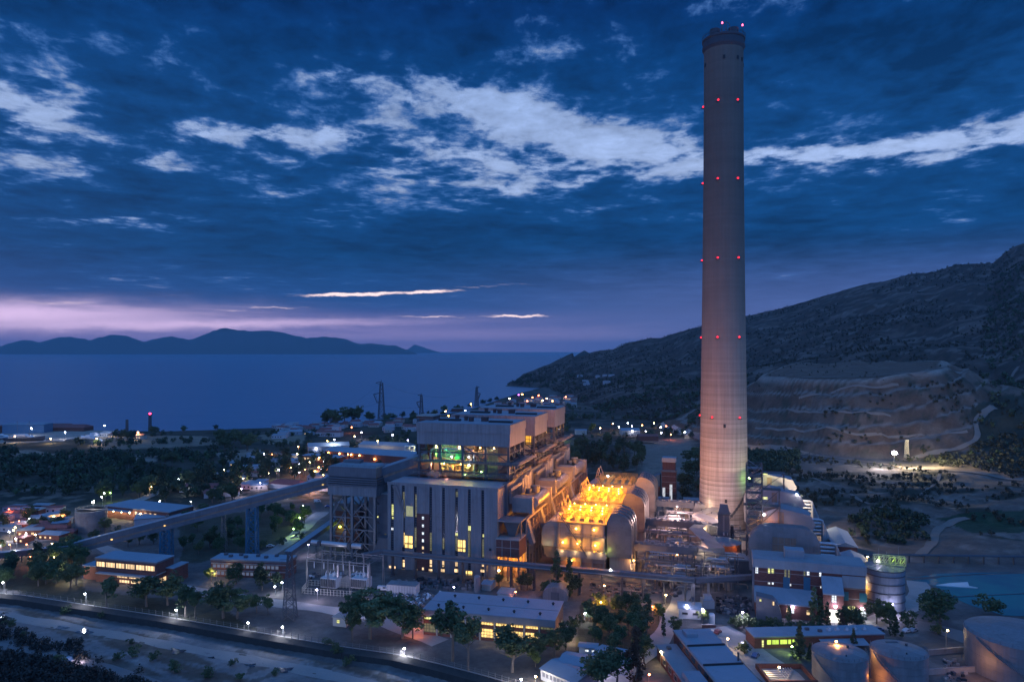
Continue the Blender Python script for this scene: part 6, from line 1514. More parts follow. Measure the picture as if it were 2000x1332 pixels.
# ---------------------------------------------------------------- perimeter wall with posts
def perimeter():
    t = T('perimeter_wall', 'dark stone perimeter wall with fence posts above the river bed', 'wall', (0, 0, 0))
    pxs = np.linspace(-120, 1060, 90); P = []
    for px in pxs:
        y = float(ywall(px)); P.append(Vector(((px-CX)/F*y, y, 0)))
    m = MB()
    for a, b in zip(P, P[1:]):
        d = (b-a).normalized(); n = Vector((-d.y, d.x, 0))
        v = [a-n*3.0-Vector((0, 0, 6)), b-n*3.0-Vector((0, 0, 6)), b-n*2.8+Vector((0, 0, .2)), a-n*2.8+Vector((0, 0, .2)), a+n*.4-Vector((0, 0, 5)), b+n*.4-Vector((0, 0, 5)), b+n*.4+Vector((0, 0, 1.0)), a+n*.4+Vector((0, 0, 1.0))]
        m._a(v, [(0, 1, 2, 3), (5, 4, 7, 6), (3, 2, 6, 7)], 0)
    m.obj('wall', pm('dark stained masonry', (.045, .043, .042), .9, .3, .3, streak=.3), t)
    f = MB()
    for a, b in zip(P, P[1:]):
        L = (b-a).length; n = max(1, int(L/2.2))
        for i in range(n):
            q = a.lerp(b, i/n); f.beam(q+Vector((0, 0, 1)), q+Vector((0, 0, 3.0)), .14); f.beam(q+Vector((0, 0, 3.0)), q+Vector((.1, -.5, 3.5)), .1)
        for z in (1.5, 2.2, 2.9): f.beam(a+Vector((0, 0, z)), b+Vector((0, 0, z)), .05)
    f.obj('fence_posts', pm('grey concrete post', (.20, .19, .18), .8, .15), t)
    k = T('footpath_kerb', 'pale narrow kerb strip running just inside the perimeter wall', 'kerb', (0, 0, 0)); m = MB()
    for a, b in zip(P, P[1:]):
        o = Vector((.6, 2.2, .12)); m.beam(a+o, b+o, .7, .3)
    m.obj('kerb', CONC, k)
perimeter()
# ---------------------------------------------------------------- roads, paths, paving, water
ASPH = pm('worn asphalt', (.17, .165, .165), .85, .2, .08, bump=.2, spec=.3, dirt=.2)
PAVE = pm('pale concrete paving', (.30, .285, .275), .85, .16, .06, panel=(6, 6), pvar=.05, dirt=.35)
TRACK = pm('pale gravel track', (.205, .17, .15), .95, .2, .1, spec=.1)
def strip(name, pts, w, mat, lift=.06, step=6.0, flat=None, wf=None):
    Q = [G(*p) for p in pts]; P = []
    for a, b in zip(Q, Q[1:]):
        n = max(2, int((b-a).length/step))
        P += [a.lerp(b, i/n) for i in range(n)]
    P.append(Q[-1])
    for _ in range(3): P = [P[0]]+[(P[i-1]+P[i]*2+P[i+1])/4 for i in range(1, len(P)-1)]+[P[-1]]
    nw = 5; V = []; Fc = []
    for i, p in enumerate(P):
        d = (P[min(i+1, len(P)-1)]-P[max(i-1, 0)]); d.z = 0; d.normalize(); r = Vector((d.y, -d.x, 0))
        ww = w*(1+.12*sin(i*1.3)+.08*sin(i*.37))
        for j in range(nw):
            x = p+r*ww*(j/(nw-1)-.5)
            V.append((x.x, x.y, (zgf(x.x, x.y)+lift)))
    for i in range(len(P)-1):
        for j in range(nw-1): Fc.append((i*nw+j, i*nw+j+1, (i+1)*nw+j+1, (i+1)*nw+j))
    me = bpy.data.meshes.new(name); me.from_pydata(V, [], Fc); me.update(); me.materials.append(mat)
    o = bpy.data.objects.new(name, me); COL.objects.link(o); return struct(o)
def patch(name, pts, mat, lift=.05, z=None):
    Q = [W(*p, 0) if z is None else W(*p, z) for p in pts]; zz = lift if z is None else z
    m = MB(); m.poly([(q.x, q.y, zz) for q in Q]); return struct(m.obj(name, mat))
def roads():
    strip('haul_road', [(1440, 869), (1500, 877), (1560, 884), (1620, 893), (1700, 903), (1760, 912), (1800, 918), (1860, 920), (1930, 927), (2030, 938)], 8, TRACK, .5)
    strip('hill_track', [(1760, 900), (1800, 891), (1850, 880), (1892, 869), (1913, 854), (1909, 838), (1900, 826), (1915, 814), (1945, 797)], 5, TRACK, .7)
    strip('bench_track', [(1475, 836), (1560, 843), (1660, 850), (1760, 853), (1840, 850), (1890, 843)], 2.6, TRACK, .5)
    strip('bench_track', [(1500, 800), (1570, 806), (1650, 808), (1740, 813)], 2.4, TRACK, .5)
    strip('bench_track', [(1560, 778), (1630, 766), (1700, 758), (1755, 752)], 2.4, TRACK, .5)
    strip('summit_track', [(1565, 738), (1680, 736), (1800, 737), (1880, 728), (1990, 716)], 4, TRACK, .6)
    strip('slope_track', [(1470, 905), (1560, 930), (1640, 962), (1700, 985)], 3, TRACK, .4)
    strip('slope_track', [(1836, 925), (1826, 945), (1790, 972)], 2.5, TRACK, .4)
    strip('valley_track', [(1795, 1086), (1822, 1058), (1831, 1034), (1856, 1017), (1890, 1012)], 5, TRACK, .4)
    strip('hill_foot_road', [(1320, 838), (1345, 847), (1380, 858), (1440, 869)], 8, TRACK, .5)
    strip('village_track', [(1290, 828), (1315, 835), (1345, 847)], 9, PAVE, .5)
    strip('inner_road', [(-40, 1062), (60, 1058), (110, 1048), (160, 1052), (240, 1085)], 8, PAVE, .08)
    strip('wall_road', [(300, 1140), (395, 1156), (480, 1170), (560, 1180), (665, 1193), (760, 1215), (860, 1255)], 8.5, PAVE, .08)
    strip('works_road', [(630, 1000), (600, 1022), (578, 1045), (560, 1062), (520, 1085)], 9, PAVE, .09)
    strip('plane_tree_road', [(250, 985), (300, 965), (350, 940), (420, 925), (520, 905)], 8, PAVE, .12)
    strip('yard_road', [(1180, 1345), (1230, 1300), (1290, 1250), (1310, 1215), (1330, 1165), (1345, 1140)], 8, PAVE, .08)
    strip('tank_road', [(1395, 1225), (1440, 1255), (1500, 1300), (1560, 1355)], 13, PAVE, .085)
    strip('hall_road', [(1640, 1215), (1638, 1232)], 9, PAVE, .09)
    strip('pond_road', [(1700, 1222), (1790, 1175), (1800, 1150), (1790, 1135)], 9, PAVE, .09); strip('tank_farm_road', [(1720, 1225), (1800, 1215), (1900, 1250)], 10, ASPH, .1)
    strip('river_road', [(-60, 1255), (60, 1268), (130, 1283), (230, 1310), (330, 1345)], 5, ASPH, .12)
    strip('river_track', [(-30, 1195), (100, 1218), (250, 1244), (420, 1276), (600, 1309), (760, 1345)], 6, pm('pale river track', (.25, .245, .24), .95, .2, .1, spec=.1), .05)
    patch('pond', [(1780, 1133), (1830, 1127), (1900, 1123), (2060, 1118), (2060, 1205), (1960, 1202), (1930, 1192), (1900, 1184), (1868, 1170), (1840, 1152), (1815, 1141)], pond_mat(), .10)
    patch('pond', [(1771, 1128), (1790, 1128), (1900, 1122), (1990, 1118), (1900, 1118), (1780, 1122)], pond_mat(), .16)
    wet = pm('standing water', (.05, .06, .075), .08, .2, .5, spec=.8)
    for i, (px, py, rx, ry) in enumerate(((165, 1233, 14, 5), (120, 1226, 12, 3), (346, 1272, 13, 5), (555, 1308, 15, 5), (490, 1299, 10, 3), (414, 1284, 6, 1.5), (8, 1206, 12, 3))):
        m = MB(); pts = []
        for k in range(22):
            a = 2*pi*k/22; r = 1+.35*sin(3*a+i)+.2*sin(7*a+i*2); g = G(px+rx*r*cos(a), py+ry*r*sin(a)); pts.append(g)
        zz = max(g.z for g in pts)+.10; m.poly([(g.x, g.y, zz) for g in pts]); struct(m.obj('puddle', wet))
    # pond embankment with a pipe line, and a concrete kerb
    t = T('pipe_line', 'long thin pipe line on posts crossing behind the turquoise pond', 'pipe line', (0, 0, 0)); a, b = W(1690, 1083, 4), W(2040, 1088, 4); m = MB(); m.pipe([a, b], .35, 8); m.pipe([a+Vector((0, .8, .3)), b+Vector((0, .8, .3))], .25, 8); m.obj('pipes', STEEL, t)
    for i in range(13): q = a.lerp(b, i/12); MB().box(q.x-.15, q.x+.15, q.y-.15, q.y+.95, zgf(q.x, q.y)-1, q.z-.2).obj('post', STEEL, t)
    t = T('pond_boom', 'thin dark boom line floating across the turquoise pond', 'boom', (0, 0, 0)); m = MB(); m.pipe([W(1850, 1166, .2), W(1930, 1162, .2), W(2040, 1157, .2)], .25, 6); m.obj('float', STEEL, t)
    t = T('slip_ramp', 'pale concrete ramp sloping into the turquoise pond', 'ramp', (0, 0, 0)); m = MB(); m.extr([W(x, y)[:2] for x, y in ((1828, 1144), (1855, 1140), (1890, 1138), (1893, 1146), (1910, 1149), (1870, 1147))], 'z', .05, .5); m.obj('slab', pm('bright concrete', (.6, .62, .62), .7, .15), t)
def pond_mat():
    if 'pond water' in MATS: return MATS['pond water']
    m, nt, b = newmat('pond water'); q = NB(nt); tc = q.n('ShaderNodeTexCoord').outputs['Object']
    b.inputs['Specular IOR Level'].default_value = .12
    q.put(b.inputs['Base Color'], q.mix(q.mr(q.noise(tc, .03, 4, .6), .35, .65), (.003, .105, .155, 1), (.008, .17, .185, 1)))
    b.inputs['Roughness'].default_value = .25; bn = q.n('ShaderNodeBump'); q.put(bn.inputs['Height'], q.noise(tc, .6, 4)); bn.inputs['Strength'].default_value = .15; q.put(b.inputs['Normal'], bn.outputs[0])
    MATS['pond water'] = m; return m
roads()
# ---------------------------------------------------------------- vegetation
def leafmat(name, col, var=.45):
    if name in MATS: return MATS[name]
    m, nt, b = newmat(name); q = NB(nt); tc = q.n('ShaderNodeTexCoord').outputs['Object']
    oi = q.n('ShaderNodeObjectInfo').outputs['Random']
    f = q.m('MULTIPLY', q.m('MULTIPLY_ADD', q.noise(tc, .8, 3, .6), 2*var, 1-var), q.m('MULTIPLY_ADD', oi, .5, .75))
    q.put(b.inputs['Base Color'], q.mix(1.0, (*col, 1), q.vec(f, f, f), 'MULTIPLY')); b.inputs['Roughness'].default_value = .7; b.inputs['Specular IOR Level'].default_value = .25
    MATS[name] = m; return m
L_OLIVE = leafmat('olive green leaves', (.085, .115, .055)); L_DARK = leafmat('dark green leaves', (.045, .072, .042)); L_PINE = leafmat('pine green needles', (.060, .105, .05)); L_DRY = leafmat('dry brown foliage', (.10, .055, .035)); L_SCRUB = leafmat('scrub leaves', (.040, .045, .032))
L_LIGHT = leafmat('light green leaves', (.13, .165, .05))
BARK = pm('bark', (.13, .11, .10), .9, .3, .8)
def crown_mesh(name, env, nclump, nleaf, leaf, mat, seed, clump=.28, shell=.55):
    """leaf clumps through an uneven envelope; env(rng) -> point in a unit-ish crown, metres"""
    r = np.random.default_rng(seed); V = []
    for c in range(nclump):
        p = np.array(env(r)); cr = clump*(.6+.8*r.random())
        n = int(nleaf*(.6+.8*r.random()))
        d = r.normal(size=(n, 3)); d /= np.linalg.norm(d, axis=1)[:, None]
        rad = cr*(shell+(1-shell)*r.random((n, 1))); q = p+d*rad*np.array([1, 1, .75])
        nn = d+r.normal(size=(n, 3))*.7+np.array([0, 0, .35]); nn /= np.linalg.norm(nn, axis=1)[:, None]
        a = np.cross(nn, r.normal(size=(n, 3))); a /= np.linalg.norm(a, axis=1)[:, None]; b = np.cross(nn, a)
        s = leaf*(.6+.8*r.random((n, 1)))
        quad = np.stack([q-a*s, q-b*s*.6, q+a*s, q+b*s*.6], 1)
        V.append(quad.reshape(-1, 3))
    V = np.concatenate(V); nf = len(V)//4
    me = bpy.data.meshes.new(name); me.vertices.add(len(V)); me.vertices.foreach_set('co', V.astype(np.float32).ravel())
    me.loops.add(nf*4); me.loops.foreach_set('vertex_index', np.arange(nf*4, dtype=np.int32)); me.polygons.add(nf)
    me.polygons.foreach_set('loop_start', np.arange(0, nf*4, 4, dtype=np.int32)); me.update(calc_edges=True); me.materials.append(mat)
    return me
def e_round(h0, h1, rx, lobes=5, seed=1):
    lr = np.random.default_rng(seed); L = [(lr.uniform(-.55, .55)*rx, lr.uniform(-.55, .55)*rx, lr.uniform(h0+(h1-h0)*.3, h0+(h1-h0)*.75), lr.uniform(.35, .6)) for _ in range(lobes)]
    def f(r):
        x, y, z, k = L[r.integers(lobes)]; d = r.normal(size=3); d /= np.linalg.norm(d); q = r.random()**.45
        return (x+d[0]*rx*k*q, y+d[1]*rx*k*q, min(max(z+d[2]*(h1-h0)*.5*k*1.6*q, h0*.9), h1))
    return f
def e_col(h0, h1, rx, tip=.1):
    def f(r):
        t = r.random(); w = rx*(sin(pi*min(1, .12+t*.88))**.6*(1-t)**.25+tip*.2); a = r.random()*2*pi; q = r.random()**.5
        return (cos(a)*w*q, sin(a)*w*q, h0+(h1-h0)*t)
    return f
def e_cone(h0, h1, rx):
    def f(r):
        t = r.random()**1.4; w = rx*(1-t)*(0.75+.25*sin(t*40)); a = r.random()*2*pi; q = r.random()**.4
        return (cos(a)*w*q, sin(a)*w*q, h0+(h1-h0)*t)
    return f
def trunk_mesh(name, h, r0, h0, rx, seed, n=5):
    rr = random.Random(seed); m = MB(); bend = rr.uniform(-.5, .5)
    m.pipe([(0, 0, -.4), (bend*.3, 0, h*.3), (bend, rr.uniform(-.3, .3), h*.62), (bend*.8, 0, h*.9)], [r0, r0*.8, r0*.55, r0*.15], 7)
    for i in range(n):
        a = rr.uniform(0, 2*pi); z = h*rr.uniform(.35, .65); m.pipe([(bend*.7, 0, z), (bend*.7+cos(a)*rx*.35, sin(a)*rx*.35, z+h*.12), (bend*.7+cos(a)*rx*.7, sin(a)*rx*.7, z+h*.26)], [r0*.4, r0*.25, r0*.08], 5)
    return m.mesh(name, BARK)
TPL = {}
def tpl(kind, cm, tm):
    TPL.setdefault(kind, []).append((cm, tm))
for s in range(3):
    tpl('broad', crown_mesh('crown', e_round(3.0, 10, 4.6, 7, s), 95, 40, .30, L_OLIVE, 10+s, .95), trunk_mesh('trunk', 8.5, .32, 3, 4.4, s))
    tpl('eucalyptus', crown_mesh('crown', e_round(3.6, 10, 3.0, 8, 20+s), 80, 36, .27, L_OLIVE, 30+s, .75), trunk_mesh('trunk', 9.4, .26, 4, 3.2, 40+s, 7))
    tpl('pine', crown_mesh('crown', e_round(2.2, 10, 4.8, 3, 50+s), 90, 34, .30, L_PINE, 60+s, .9, .8), trunk_mesh('trunk', 7, .3, 3, 3, 70+s))
    tpl('dark', crown_mesh('crown', e_round(1.4, 10, 4.0, 6, 80+s), 60, 26, .38, L_DARK, 90+s, .95), trunk_mesh('trunk', 8, .3, 2, 3, 100+s))
    tpl('bush', crown_mesh('crown', e_round(.0, 10, 7.5, 6, 110+s), 46, 26, .55, L_OLIVE, 120+s, 1.5), None)
for s in range(2):
    tpl('cypress', crown_mesh('crown', e_col(.4, 10, 1.15), 80, 26, .20, L_DARK, 130+s, .42), trunk_mesh('trunk', 6, .16, 1, .3, 140+s, 0))
    tpl('poplar', crown_mesh('crown', e_col(.8, 10, 1.3), 70, 26, .22, L_OLIVE, 150+s, .5), trunk_mesh('trunk', 8, .16, 1, .5, 160+s, 2))
    tpl('conifer', crown_mesh('crown', e_cone(.8, 10, 3.0), 110, 22, .24, L_DARK, 170+s, .5), trunk_mesh('trunk', 9, .22, 1, 1, 180+s, 0))
    tpl('drytree', crown_mesh('crown', e_col(.5, 10, 1.9), 70, 26, .24, L_DRY, 190+s, .6), trunk_mesh('trunk', 8, .2, 1, 1, 200+s, 3))
    tpl('light', crown_mesh('crown', e_round(2.0, 10, 4.6, 5, 210+s), 60, 30, .36, L_LIGHT, 220+s, 1.0), trunk_mesh('trunk', 7, .28, 3, 3, 230+s))
NTREE = [0]
KN = {'broad': 'broadleaf_tree', 'eucalyptus': 'eucalyptus_tree', 'pine': 'pine_tree', 'dark': 'evergreen_tree', 'bush': 'bush', 'cypress': 'cypress_tree', 'poplar': 'poplar_tree', 'conifer': 'conifer_tree', 'drytree': 'dry_conifer', 'light': 'pale_tree'}
def tree(kind, px, py, h, label, group=None, wide=1.0, p=None):
    cm, tm = TPL[kind][NTREE[0] % len(TPL[kind])]; NTREE[0] += 1
    p = p or G(px, py); t = T(KN[kind], label, 'bush' if kind == 'bush' else 'tree', p, random.uniform(0, 6.28), group)
    k = h/10; t.scale = (k*wide, k*wide, k)
    o = bpy.data.objects.new('crown', cm); COL.objects.link(o); o.parent = t
    if tm: q = bpy.data.objects.new('trunk', tm); COL.objects.link(q); q.parent = t
    return t
ORD = ['first', 'second', 'third', 'fourth', 'fifth', 'sixth', 'seventh', 'eighth', 'ninth', 'tenth', 'eleventh', 'twelfth', 'thirteenth', 'fourteenth', 'fifteenth', 'sixteenth']
def trees():
    near = [('eucalyptus', 208, 1186, 13, 'tall thin eucalyptus in front of the lit office'), ('broad', 286, 1184, 12, 'broad tree right of the star lamp by the lit office'), ('broad', 327, 1182, 11.5, 'broad tree at the right corner of the lit office'), ('eucalyptus', 362, 1206, 14, 'tall pale stemmed eucalyptus beside the second star lamp'), ('eucalyptus', 381, 1208, 10, 'thin sparse eucalyptus just right of the second star lamp'),
            ('broad', 436, 1207, 13.5, 'widest dark tree standing between the road and the perimeter wall'), ('broad', 463, 1208, 10, 'smaller tree touching the widest dark tree by the wall'), ('pine', 501, 1197, 6.5, 'left of two small lollipop pines by the wall road'), ('pine', 524, 1201, 7, 'right of two small lollipop pines by the wall road'),
            ('pine', 462, 1140, 9, 'round tree in front of the small paned office'), ('dark', 512, 1153, 11.5, 'dark tree hiding the right part of the small paned office'), ('dark', 535, 1151, 8.5, 'lower dark tree at the corner of the small paned office'), ('light', 413, 1136, 6.5, 'lime lit tree at the left end of the small paned office'), ('light', 447, 1134, 4, 'small lime lit bush tree before the small paned office'),
            ('eucalyptus', 687, 1254, 15, 'dark slender eucalyptus beside the tiny white hut'), ('broad', 722, 1248, 16, 'big tree right of the tiny white hut'), ('broad', 786, 1246, 14, 'tree left of the long workshop in red light'), ('eucalyptus', 806, 1247, 11, 'thin tree touching the left end of the long workshop'),
            ('eucalyptus', 884, 1290, 20, 'tallest eucalyptus in front of the long workshop'), ('eucalyptus', 914, 1308, 17, 'lower pale stemmed eucalyptus in front of the long workshop'), ('broad', 1000, 1312, 13, 'broad dark tree before the right part of the long workshop'), ('broad', 1050, 1288, 8, 'low tree under the right end of the long workshop'), ('broad', 1083, 1282, 9, 'tree at the right corner of the long workshop'), ('light', 1046, 1302, 6, 'lamp lit bushy tree beside the open shed'),
            ('broad', 1105, 1268, 8.5, 'dark tree just right of the long workshop corner'), ('bush', 1122, 1229, 5, 'round shrub by the path lamp right of the workshop'), ('cypress', 1264, 1262, 18, 'tall black cypress beside the pine grove'), ('cypress', 1296, 1242, 7.5, 'small pale cypress standing alone on the yard road'), ('poplar', 1087, 1160, 17.5, 'left of two tall poplars before the pipe bridge'), ('poplar', 1112, 1166, 15.5, 'right of two tall poplars before the pipe bridge'),
            ('dark', 1129, 1163, 8.5, 'dark round tree right of the two tall poplars'), ('broad', 1066, 1160, 5.5, 'low tree left of the vaulted store'), ('broad', 1018, 1151, 7, 'tree in front of the orange mill bay'), ('broad', 1030, 1152, 6.5, 'second tree in front of the orange mill bay'), ('broad', 975, 1145, 5.5, 'dark shrub tree at the left of the orange mill bay'), ('cypress', 1120, 1108, 6.5, 'small cypress silhouetted against the lit precipitator foot'),
            ('light', 1286, 1212, 7, 'round tree lit orange by the lamp behind the cypress'), ('light', 1174, 1196, 7.5, 'glowing amber tree around the lamp above the pine grove'), ('drytree', 1242, 1348, 18, 'tall reddish brown conifer in the lower foreground'), ('broad', 1258, 1296, 9, 'green tree behind the reddish brown conifer'), ('pine', 1205, 1345, 11, 'left foreground tree at the lower edge below the wide shed'), ('broad', 1178, 1352, 12, 'dark foreground tree at the lower edge, left of another'),
            ('conifer', 1562, 1287, 11.5, 'dark pointed conifer in front of the lime lit canteen'), ('conifer', 1582, 1287, 5.5, 'small conifer at the left of the first oil tank'), ('conifer', 1667, 1268, 7, 'conifer between the two matching oil tanks'), ('drytree', 1643, 1240, 8, 'thin reddish conifer above the first oil tank'), ('poplar', 1590, 1229, 15, 'tallest poplar before the brick hall'), ('poplar', 1603, 1230, 11, 'middle poplar before the brick hall'), ('poplar', 1616, 1228, 9.5, 'short poplar left of the bright doorway'), ('poplar', 1541, 1233, 9, 'pale poplar in the hedge before the brick hall'),
            ('light', 1372, 1218, 5.5, 'bright green round tree by the small white shed'), ('broad', 1318, 1240, 6, 'green bushy tree at the end of the long block'), ('broad', 1652, 1232, 8.5, 'tree right of the bright doorway'), ('broad', 1672, 1234, 8, 'tree under the second hall lamp'), ('pine', 1836, 1222, 13, 'spreading pine beside the turquoise pond'), ('bush', 1936, 1205, 8, 'dark rounded bush on the near bank of the pond'), ('bush', 1780, 1227, 5.5, 'round bush on the road before the pond'), ('bush', 1826, 1238, 4, 'low bush at the foot of the spreading pine'),
            ('conifer', 1748, 1242, 9, 'dark conifer at the right end of the canteen roof'), ('light', 1730, 1216, 8, 'green lit tree in front of the ringed tank'), ('broad', 1712, 1218, 8.5, 'dark tree left of the ringed tank foot'), ('broad', 1738, 1224, 6.5, 'low tree at the ringed tank foot'), ('cypress', 697, 996, 12, 'lone cypress beside the red lit road near the conveyor'), ('light', 595, 1020, 10, 'lime lit tree at the bend of the works road'), ('light', 583, 1035, 7, 'second lime lit tree at the bend of the works road'), ('light', 545, 1028, 6, 'pale green shrub tree under the conveyor'),
            ('bush', 547, 1065, 4.5, 'round clipped shrub by the works road'), ('bush', 512, 1073, 5, 'olive round shrub beside the blue trestle'), ('bush', 588, 1053, 3.5, 'small bush on the edge of the works road'), ('bush', 1448, 1275, 4, 'pale shrub on the tank road'), ('light', 1105, 846, 9, 'lime lit round tree beyond the farthest boiler house'), ('light', 1155, 846, 13, 'pale lit poplar like tree near the hill foot lamps')]
    for k, px, py, h, lab in near:
        lab = lab if len(lab.split()) >= 4 else lab
        tree(k, px, py, h*1.1, lab, None, 1.3 if k in ('broad', 'pine') and h > 9 else 1.0)
    rnd = random.Random(40)
    def cluster(kind, P, hs, desc, group, wide=1.0):
        P = sorted(P); n = len(P)
        for i, (px, py) in enumerate(P):
            k = kind if isinstance(kind, str) else rnd.choice(kind)
            lab = f'{ORD[i]} from the left {desc}' if n <= 16 else desc.replace('in the ', 'one of many in the ', 1)
            tree(k, px, py, rnd.uniform(*hs), lab, group, wide*rnd.uniform(.85, 1.15))
    cluster('pine', [(1150, 1213), (1163, 1235), (1178, 1222), (1190, 1250), (1200, 1228), (1210, 1205), (1217, 1265), (1228, 1240), (1236, 1215), (1245, 1258), (1250, 1232), (1160, 1260), (1200, 1278), (1240, 1200), (1222, 1196)], (7.5, 9.5), 'of the round headed pines in the grove by the yard road', 'round headed pine grove', 1.0)
    cluster('bush', [(1432, 1222), (1442, 1226), (1452, 1221), (1462, 1227), (1474, 1224), (1488, 1228), (1505, 1226), (1522, 1228), (1556, 1230), (1572, 1231)], (3.2, 5.0), 'of the shrubs in the hedge before the brick hall', 'hedge shrubs before the brick hall')
    A = []
    for i in range(34):
        px, py = rnd.uniform(350, 590), 0; py = rnd.uniform(1005, 1085) if px < 500 else rnd.uniform(1000, 1045)
        if abs(px-491) < 12 and py > 1050: continue
        A.append((px, py))
    cluster(['pine', 'dark', 'pine', 'broad'], A, (6.5, 9.5), 'rounded tree in the garden wood under the coal conveyor', 'garden wood under the conveyor', 1.1)
    cluster(['dark', 'broad', 'pine'], [(rnd.uniform(-10, 165), rnd.uniform(1080, 1150)) for _ in range(26)], (7, 11), 'dark tree in the shadowy wood left of the lit office', 'wood left of the lit office', 1.15)
    cluster(['dark', 'broad'], [(rnd.uniform(0, 130), rnd.uniform(1008, 1045)) for _ in range(9)], (6, 9), 'of the dark trees around the left edge lamps', 'trees around the left edge lamps', 1.1)
    cluster(['dark', 'broad'], [(192, 1032), (205, 1040), (228, 1060), (250, 1068), (272, 1064), (300, 1062), (185, 1060), (140, 1072)], (7, 10), 'of the dark trees between silo and conveyor', 'trees between silo and conveyor')
    cluster(['dark', 'eucalyptus', 'dark', 'broad'], [(rnd.uniform(200, 470), rnd.uniform(905, 985)) for _ in range(46)], (9, 15), 'tall dark tree in the belt beyond the lit depot', 'tree belt beyond the depot', 1.1)
    cluster(['eucalyptus', 'dark', 'dark'], [(rnd.uniform(420, 660), rnd.uniform(895, 950)) for _ in range(36)], (9, 16), 'tall dark tree in the belt behind the red roofs', 'tree belt behind the red roofs', 1.0)
    cluster(['dark', 'eucalyptus'], [(rnd.uniform(1112, 1255), rnd.uniform(875, 930)) for _ in range(34)], (12, 20), 'dark tree in the wood beyond the air ducts', 'dark wood beyond the air ducts', 1.15)
    cluster(['dark', 'broad'], [(1334, 955), (1345, 930), (1352, 958), (1361, 935), (1341, 905), (1358, 905), (1335, 980), (1362, 970)], (12, 17), 'of the dark trees just left of the chimney', 'dark trees left of the chimney', 1.2)
    cluster('broad', [(432, 868), (446, 872), (458, 866), (470, 874), (438, 880), (483, 880)], (14, 19), 'of the big clump on the coastal field', 'big tree clump on the coastal field', 1.3)
    cluster('broad', [(634, 832), (645, 832), (673, 826), (688, 826), (700, 826), (655, 836)], (17, 27), 'of the tall trees standing out against the sea', 'tall shore trees against the sea', 1.1)
    cluster(['broad', 'dark'], [(rnd.uniform(720, 815), rnd.uniform(815, 826)) for _ in range(12)], (11, 17), 'of the shore trees around the big pylon foot', 'shore trees by the pylons', 1.2)
    cluster(['broad', 'dark'], [(825, 812), (838, 811), (850, 809), (866, 808), (868, 801), (880, 803), (893, 799), (905, 797), (915, 793), (942, 787), (955, 784), (968, 780)], (11, 17), 'of the shore trees left of the village lights', 'shore trees left of the village', 1.2)
    cluster(['broad', 'dark'], [(228, 858), (236, 858), (250, 860), (258, 861), (357, 846), (420, 842), (300, 850)], (9, 14), 'of the trees beside the boatyard and beacon mast', 'trees beside the boatyard', 1.2)
    cluster('dark', [(680, 900), (690, 896), (703, 902), (735, 905), (750, 902), (742, 896)], (8, 12), 'of the dark trees among the store halls', 'dark trees among the store halls')
    cluster(['dark'], [(1380-8, 858), (1300, 850), (1312, 846), (1335, 852), (1350, 856), (1322, 850), (1290, 838), (1275, 838)], (8, 13), 'of the trees around the hill foot lamps', 'trees around the hill foot lamps', 1.2)
    # scattered shrubs on the river bank and bed
    B = [(130, 1200), (200, 1208), (256, 1258), (660, 1275), (640, 1262), (112, 1300), (48, 1245), (680, 1300), (20, 1225), (540, 1318), (455, 1300), (265, 1282), (232, 1290), (300, 1290), (345, 1312), (410, 1322), (470, 1330)]
    for i, (px, py) in enumerate(B):
        tree('bush', px, py, rnd.uniform(2.2, 4.2), f'{ORD[i] if i < 16 else "last"} from the left listed river bed shrub' if False else ['dark bush standing on the pale river bed', 'low scrub bush beside the river bed puddles'][i % 2], ['bushes on the river bed', 'bushes by the puddles'][i % 2])
trees()
# ---------------------------------------------------------------- masses nobody could count
def mass(name, pts, hs, mat, leaf, seed, nleaf=46, wide=1.0):
    """a wood or scrub that reads as one: leaf clumps, one uneven crown per stem"""
    r = np.random.default_rng(seed); N = len(pts); P = np.array(pts); h = r.uniform(hs[0], hs[1], N)
    n = nleaf; d = r.normal(size=(N, n, 3)); d /= np.linalg.norm(d, axis=2)[..., None]
    rad = (.55+.45*r.random((N, n, 1))); lob = .75+.35*np.sin(d[..., :1]*5+r.random((N, 1, 1))*6)*np.cos(d[..., 1:2]*4+r.random((N, 1, 1))*6)
    s = np.stack([h*.46*wide, h*.46*wide, h*.5], 1)[:, None, :]
    q = P[:, None, :]+d*rad*lob*s+np.stack([h*0, h*0, h*.48], 1)[:, None, :]
    nn = d+r.normal(size=d.shape)*.6+np.array([0, 0, .3]); nn /= np.linalg.norm(nn, axis=2)[..., None]
    a = np.cross(nn, r.normal(size=d.shape)); a /= np.linalg.norm(a, axis=2)[..., None]; b = np.cross(nn, a)
    l = (leaf*h/8)[:, None, None]*(.6+.8*r.random((N, n, 1)))
    V = np.stack([q-a*l, q-b*l*.7, q+a*l, q+b*l*.7], 2).reshape(-1, 3); nf = len(V)//4
    me = bpy.data.meshes.new(name); me.vertices.add(len(V)); me.vertices.foreach_set('co', V.astype(np.float32).ravel())
    me.loops.add(nf*4); me.loops.foreach_set('vertex_index', np.arange(nf*4, dtype=np.int32)); me.polygons.add(nf)
    me.polygons.foreach_set('loop_start', np.arange(0, nf*4, 4, dtype=np.int32)); me.update(calc_edges=True); me.materials.append(mat)
    o = bpy.data.objects.new(name, me); COL.objects.link(o); return tag(o, kind='stuff')
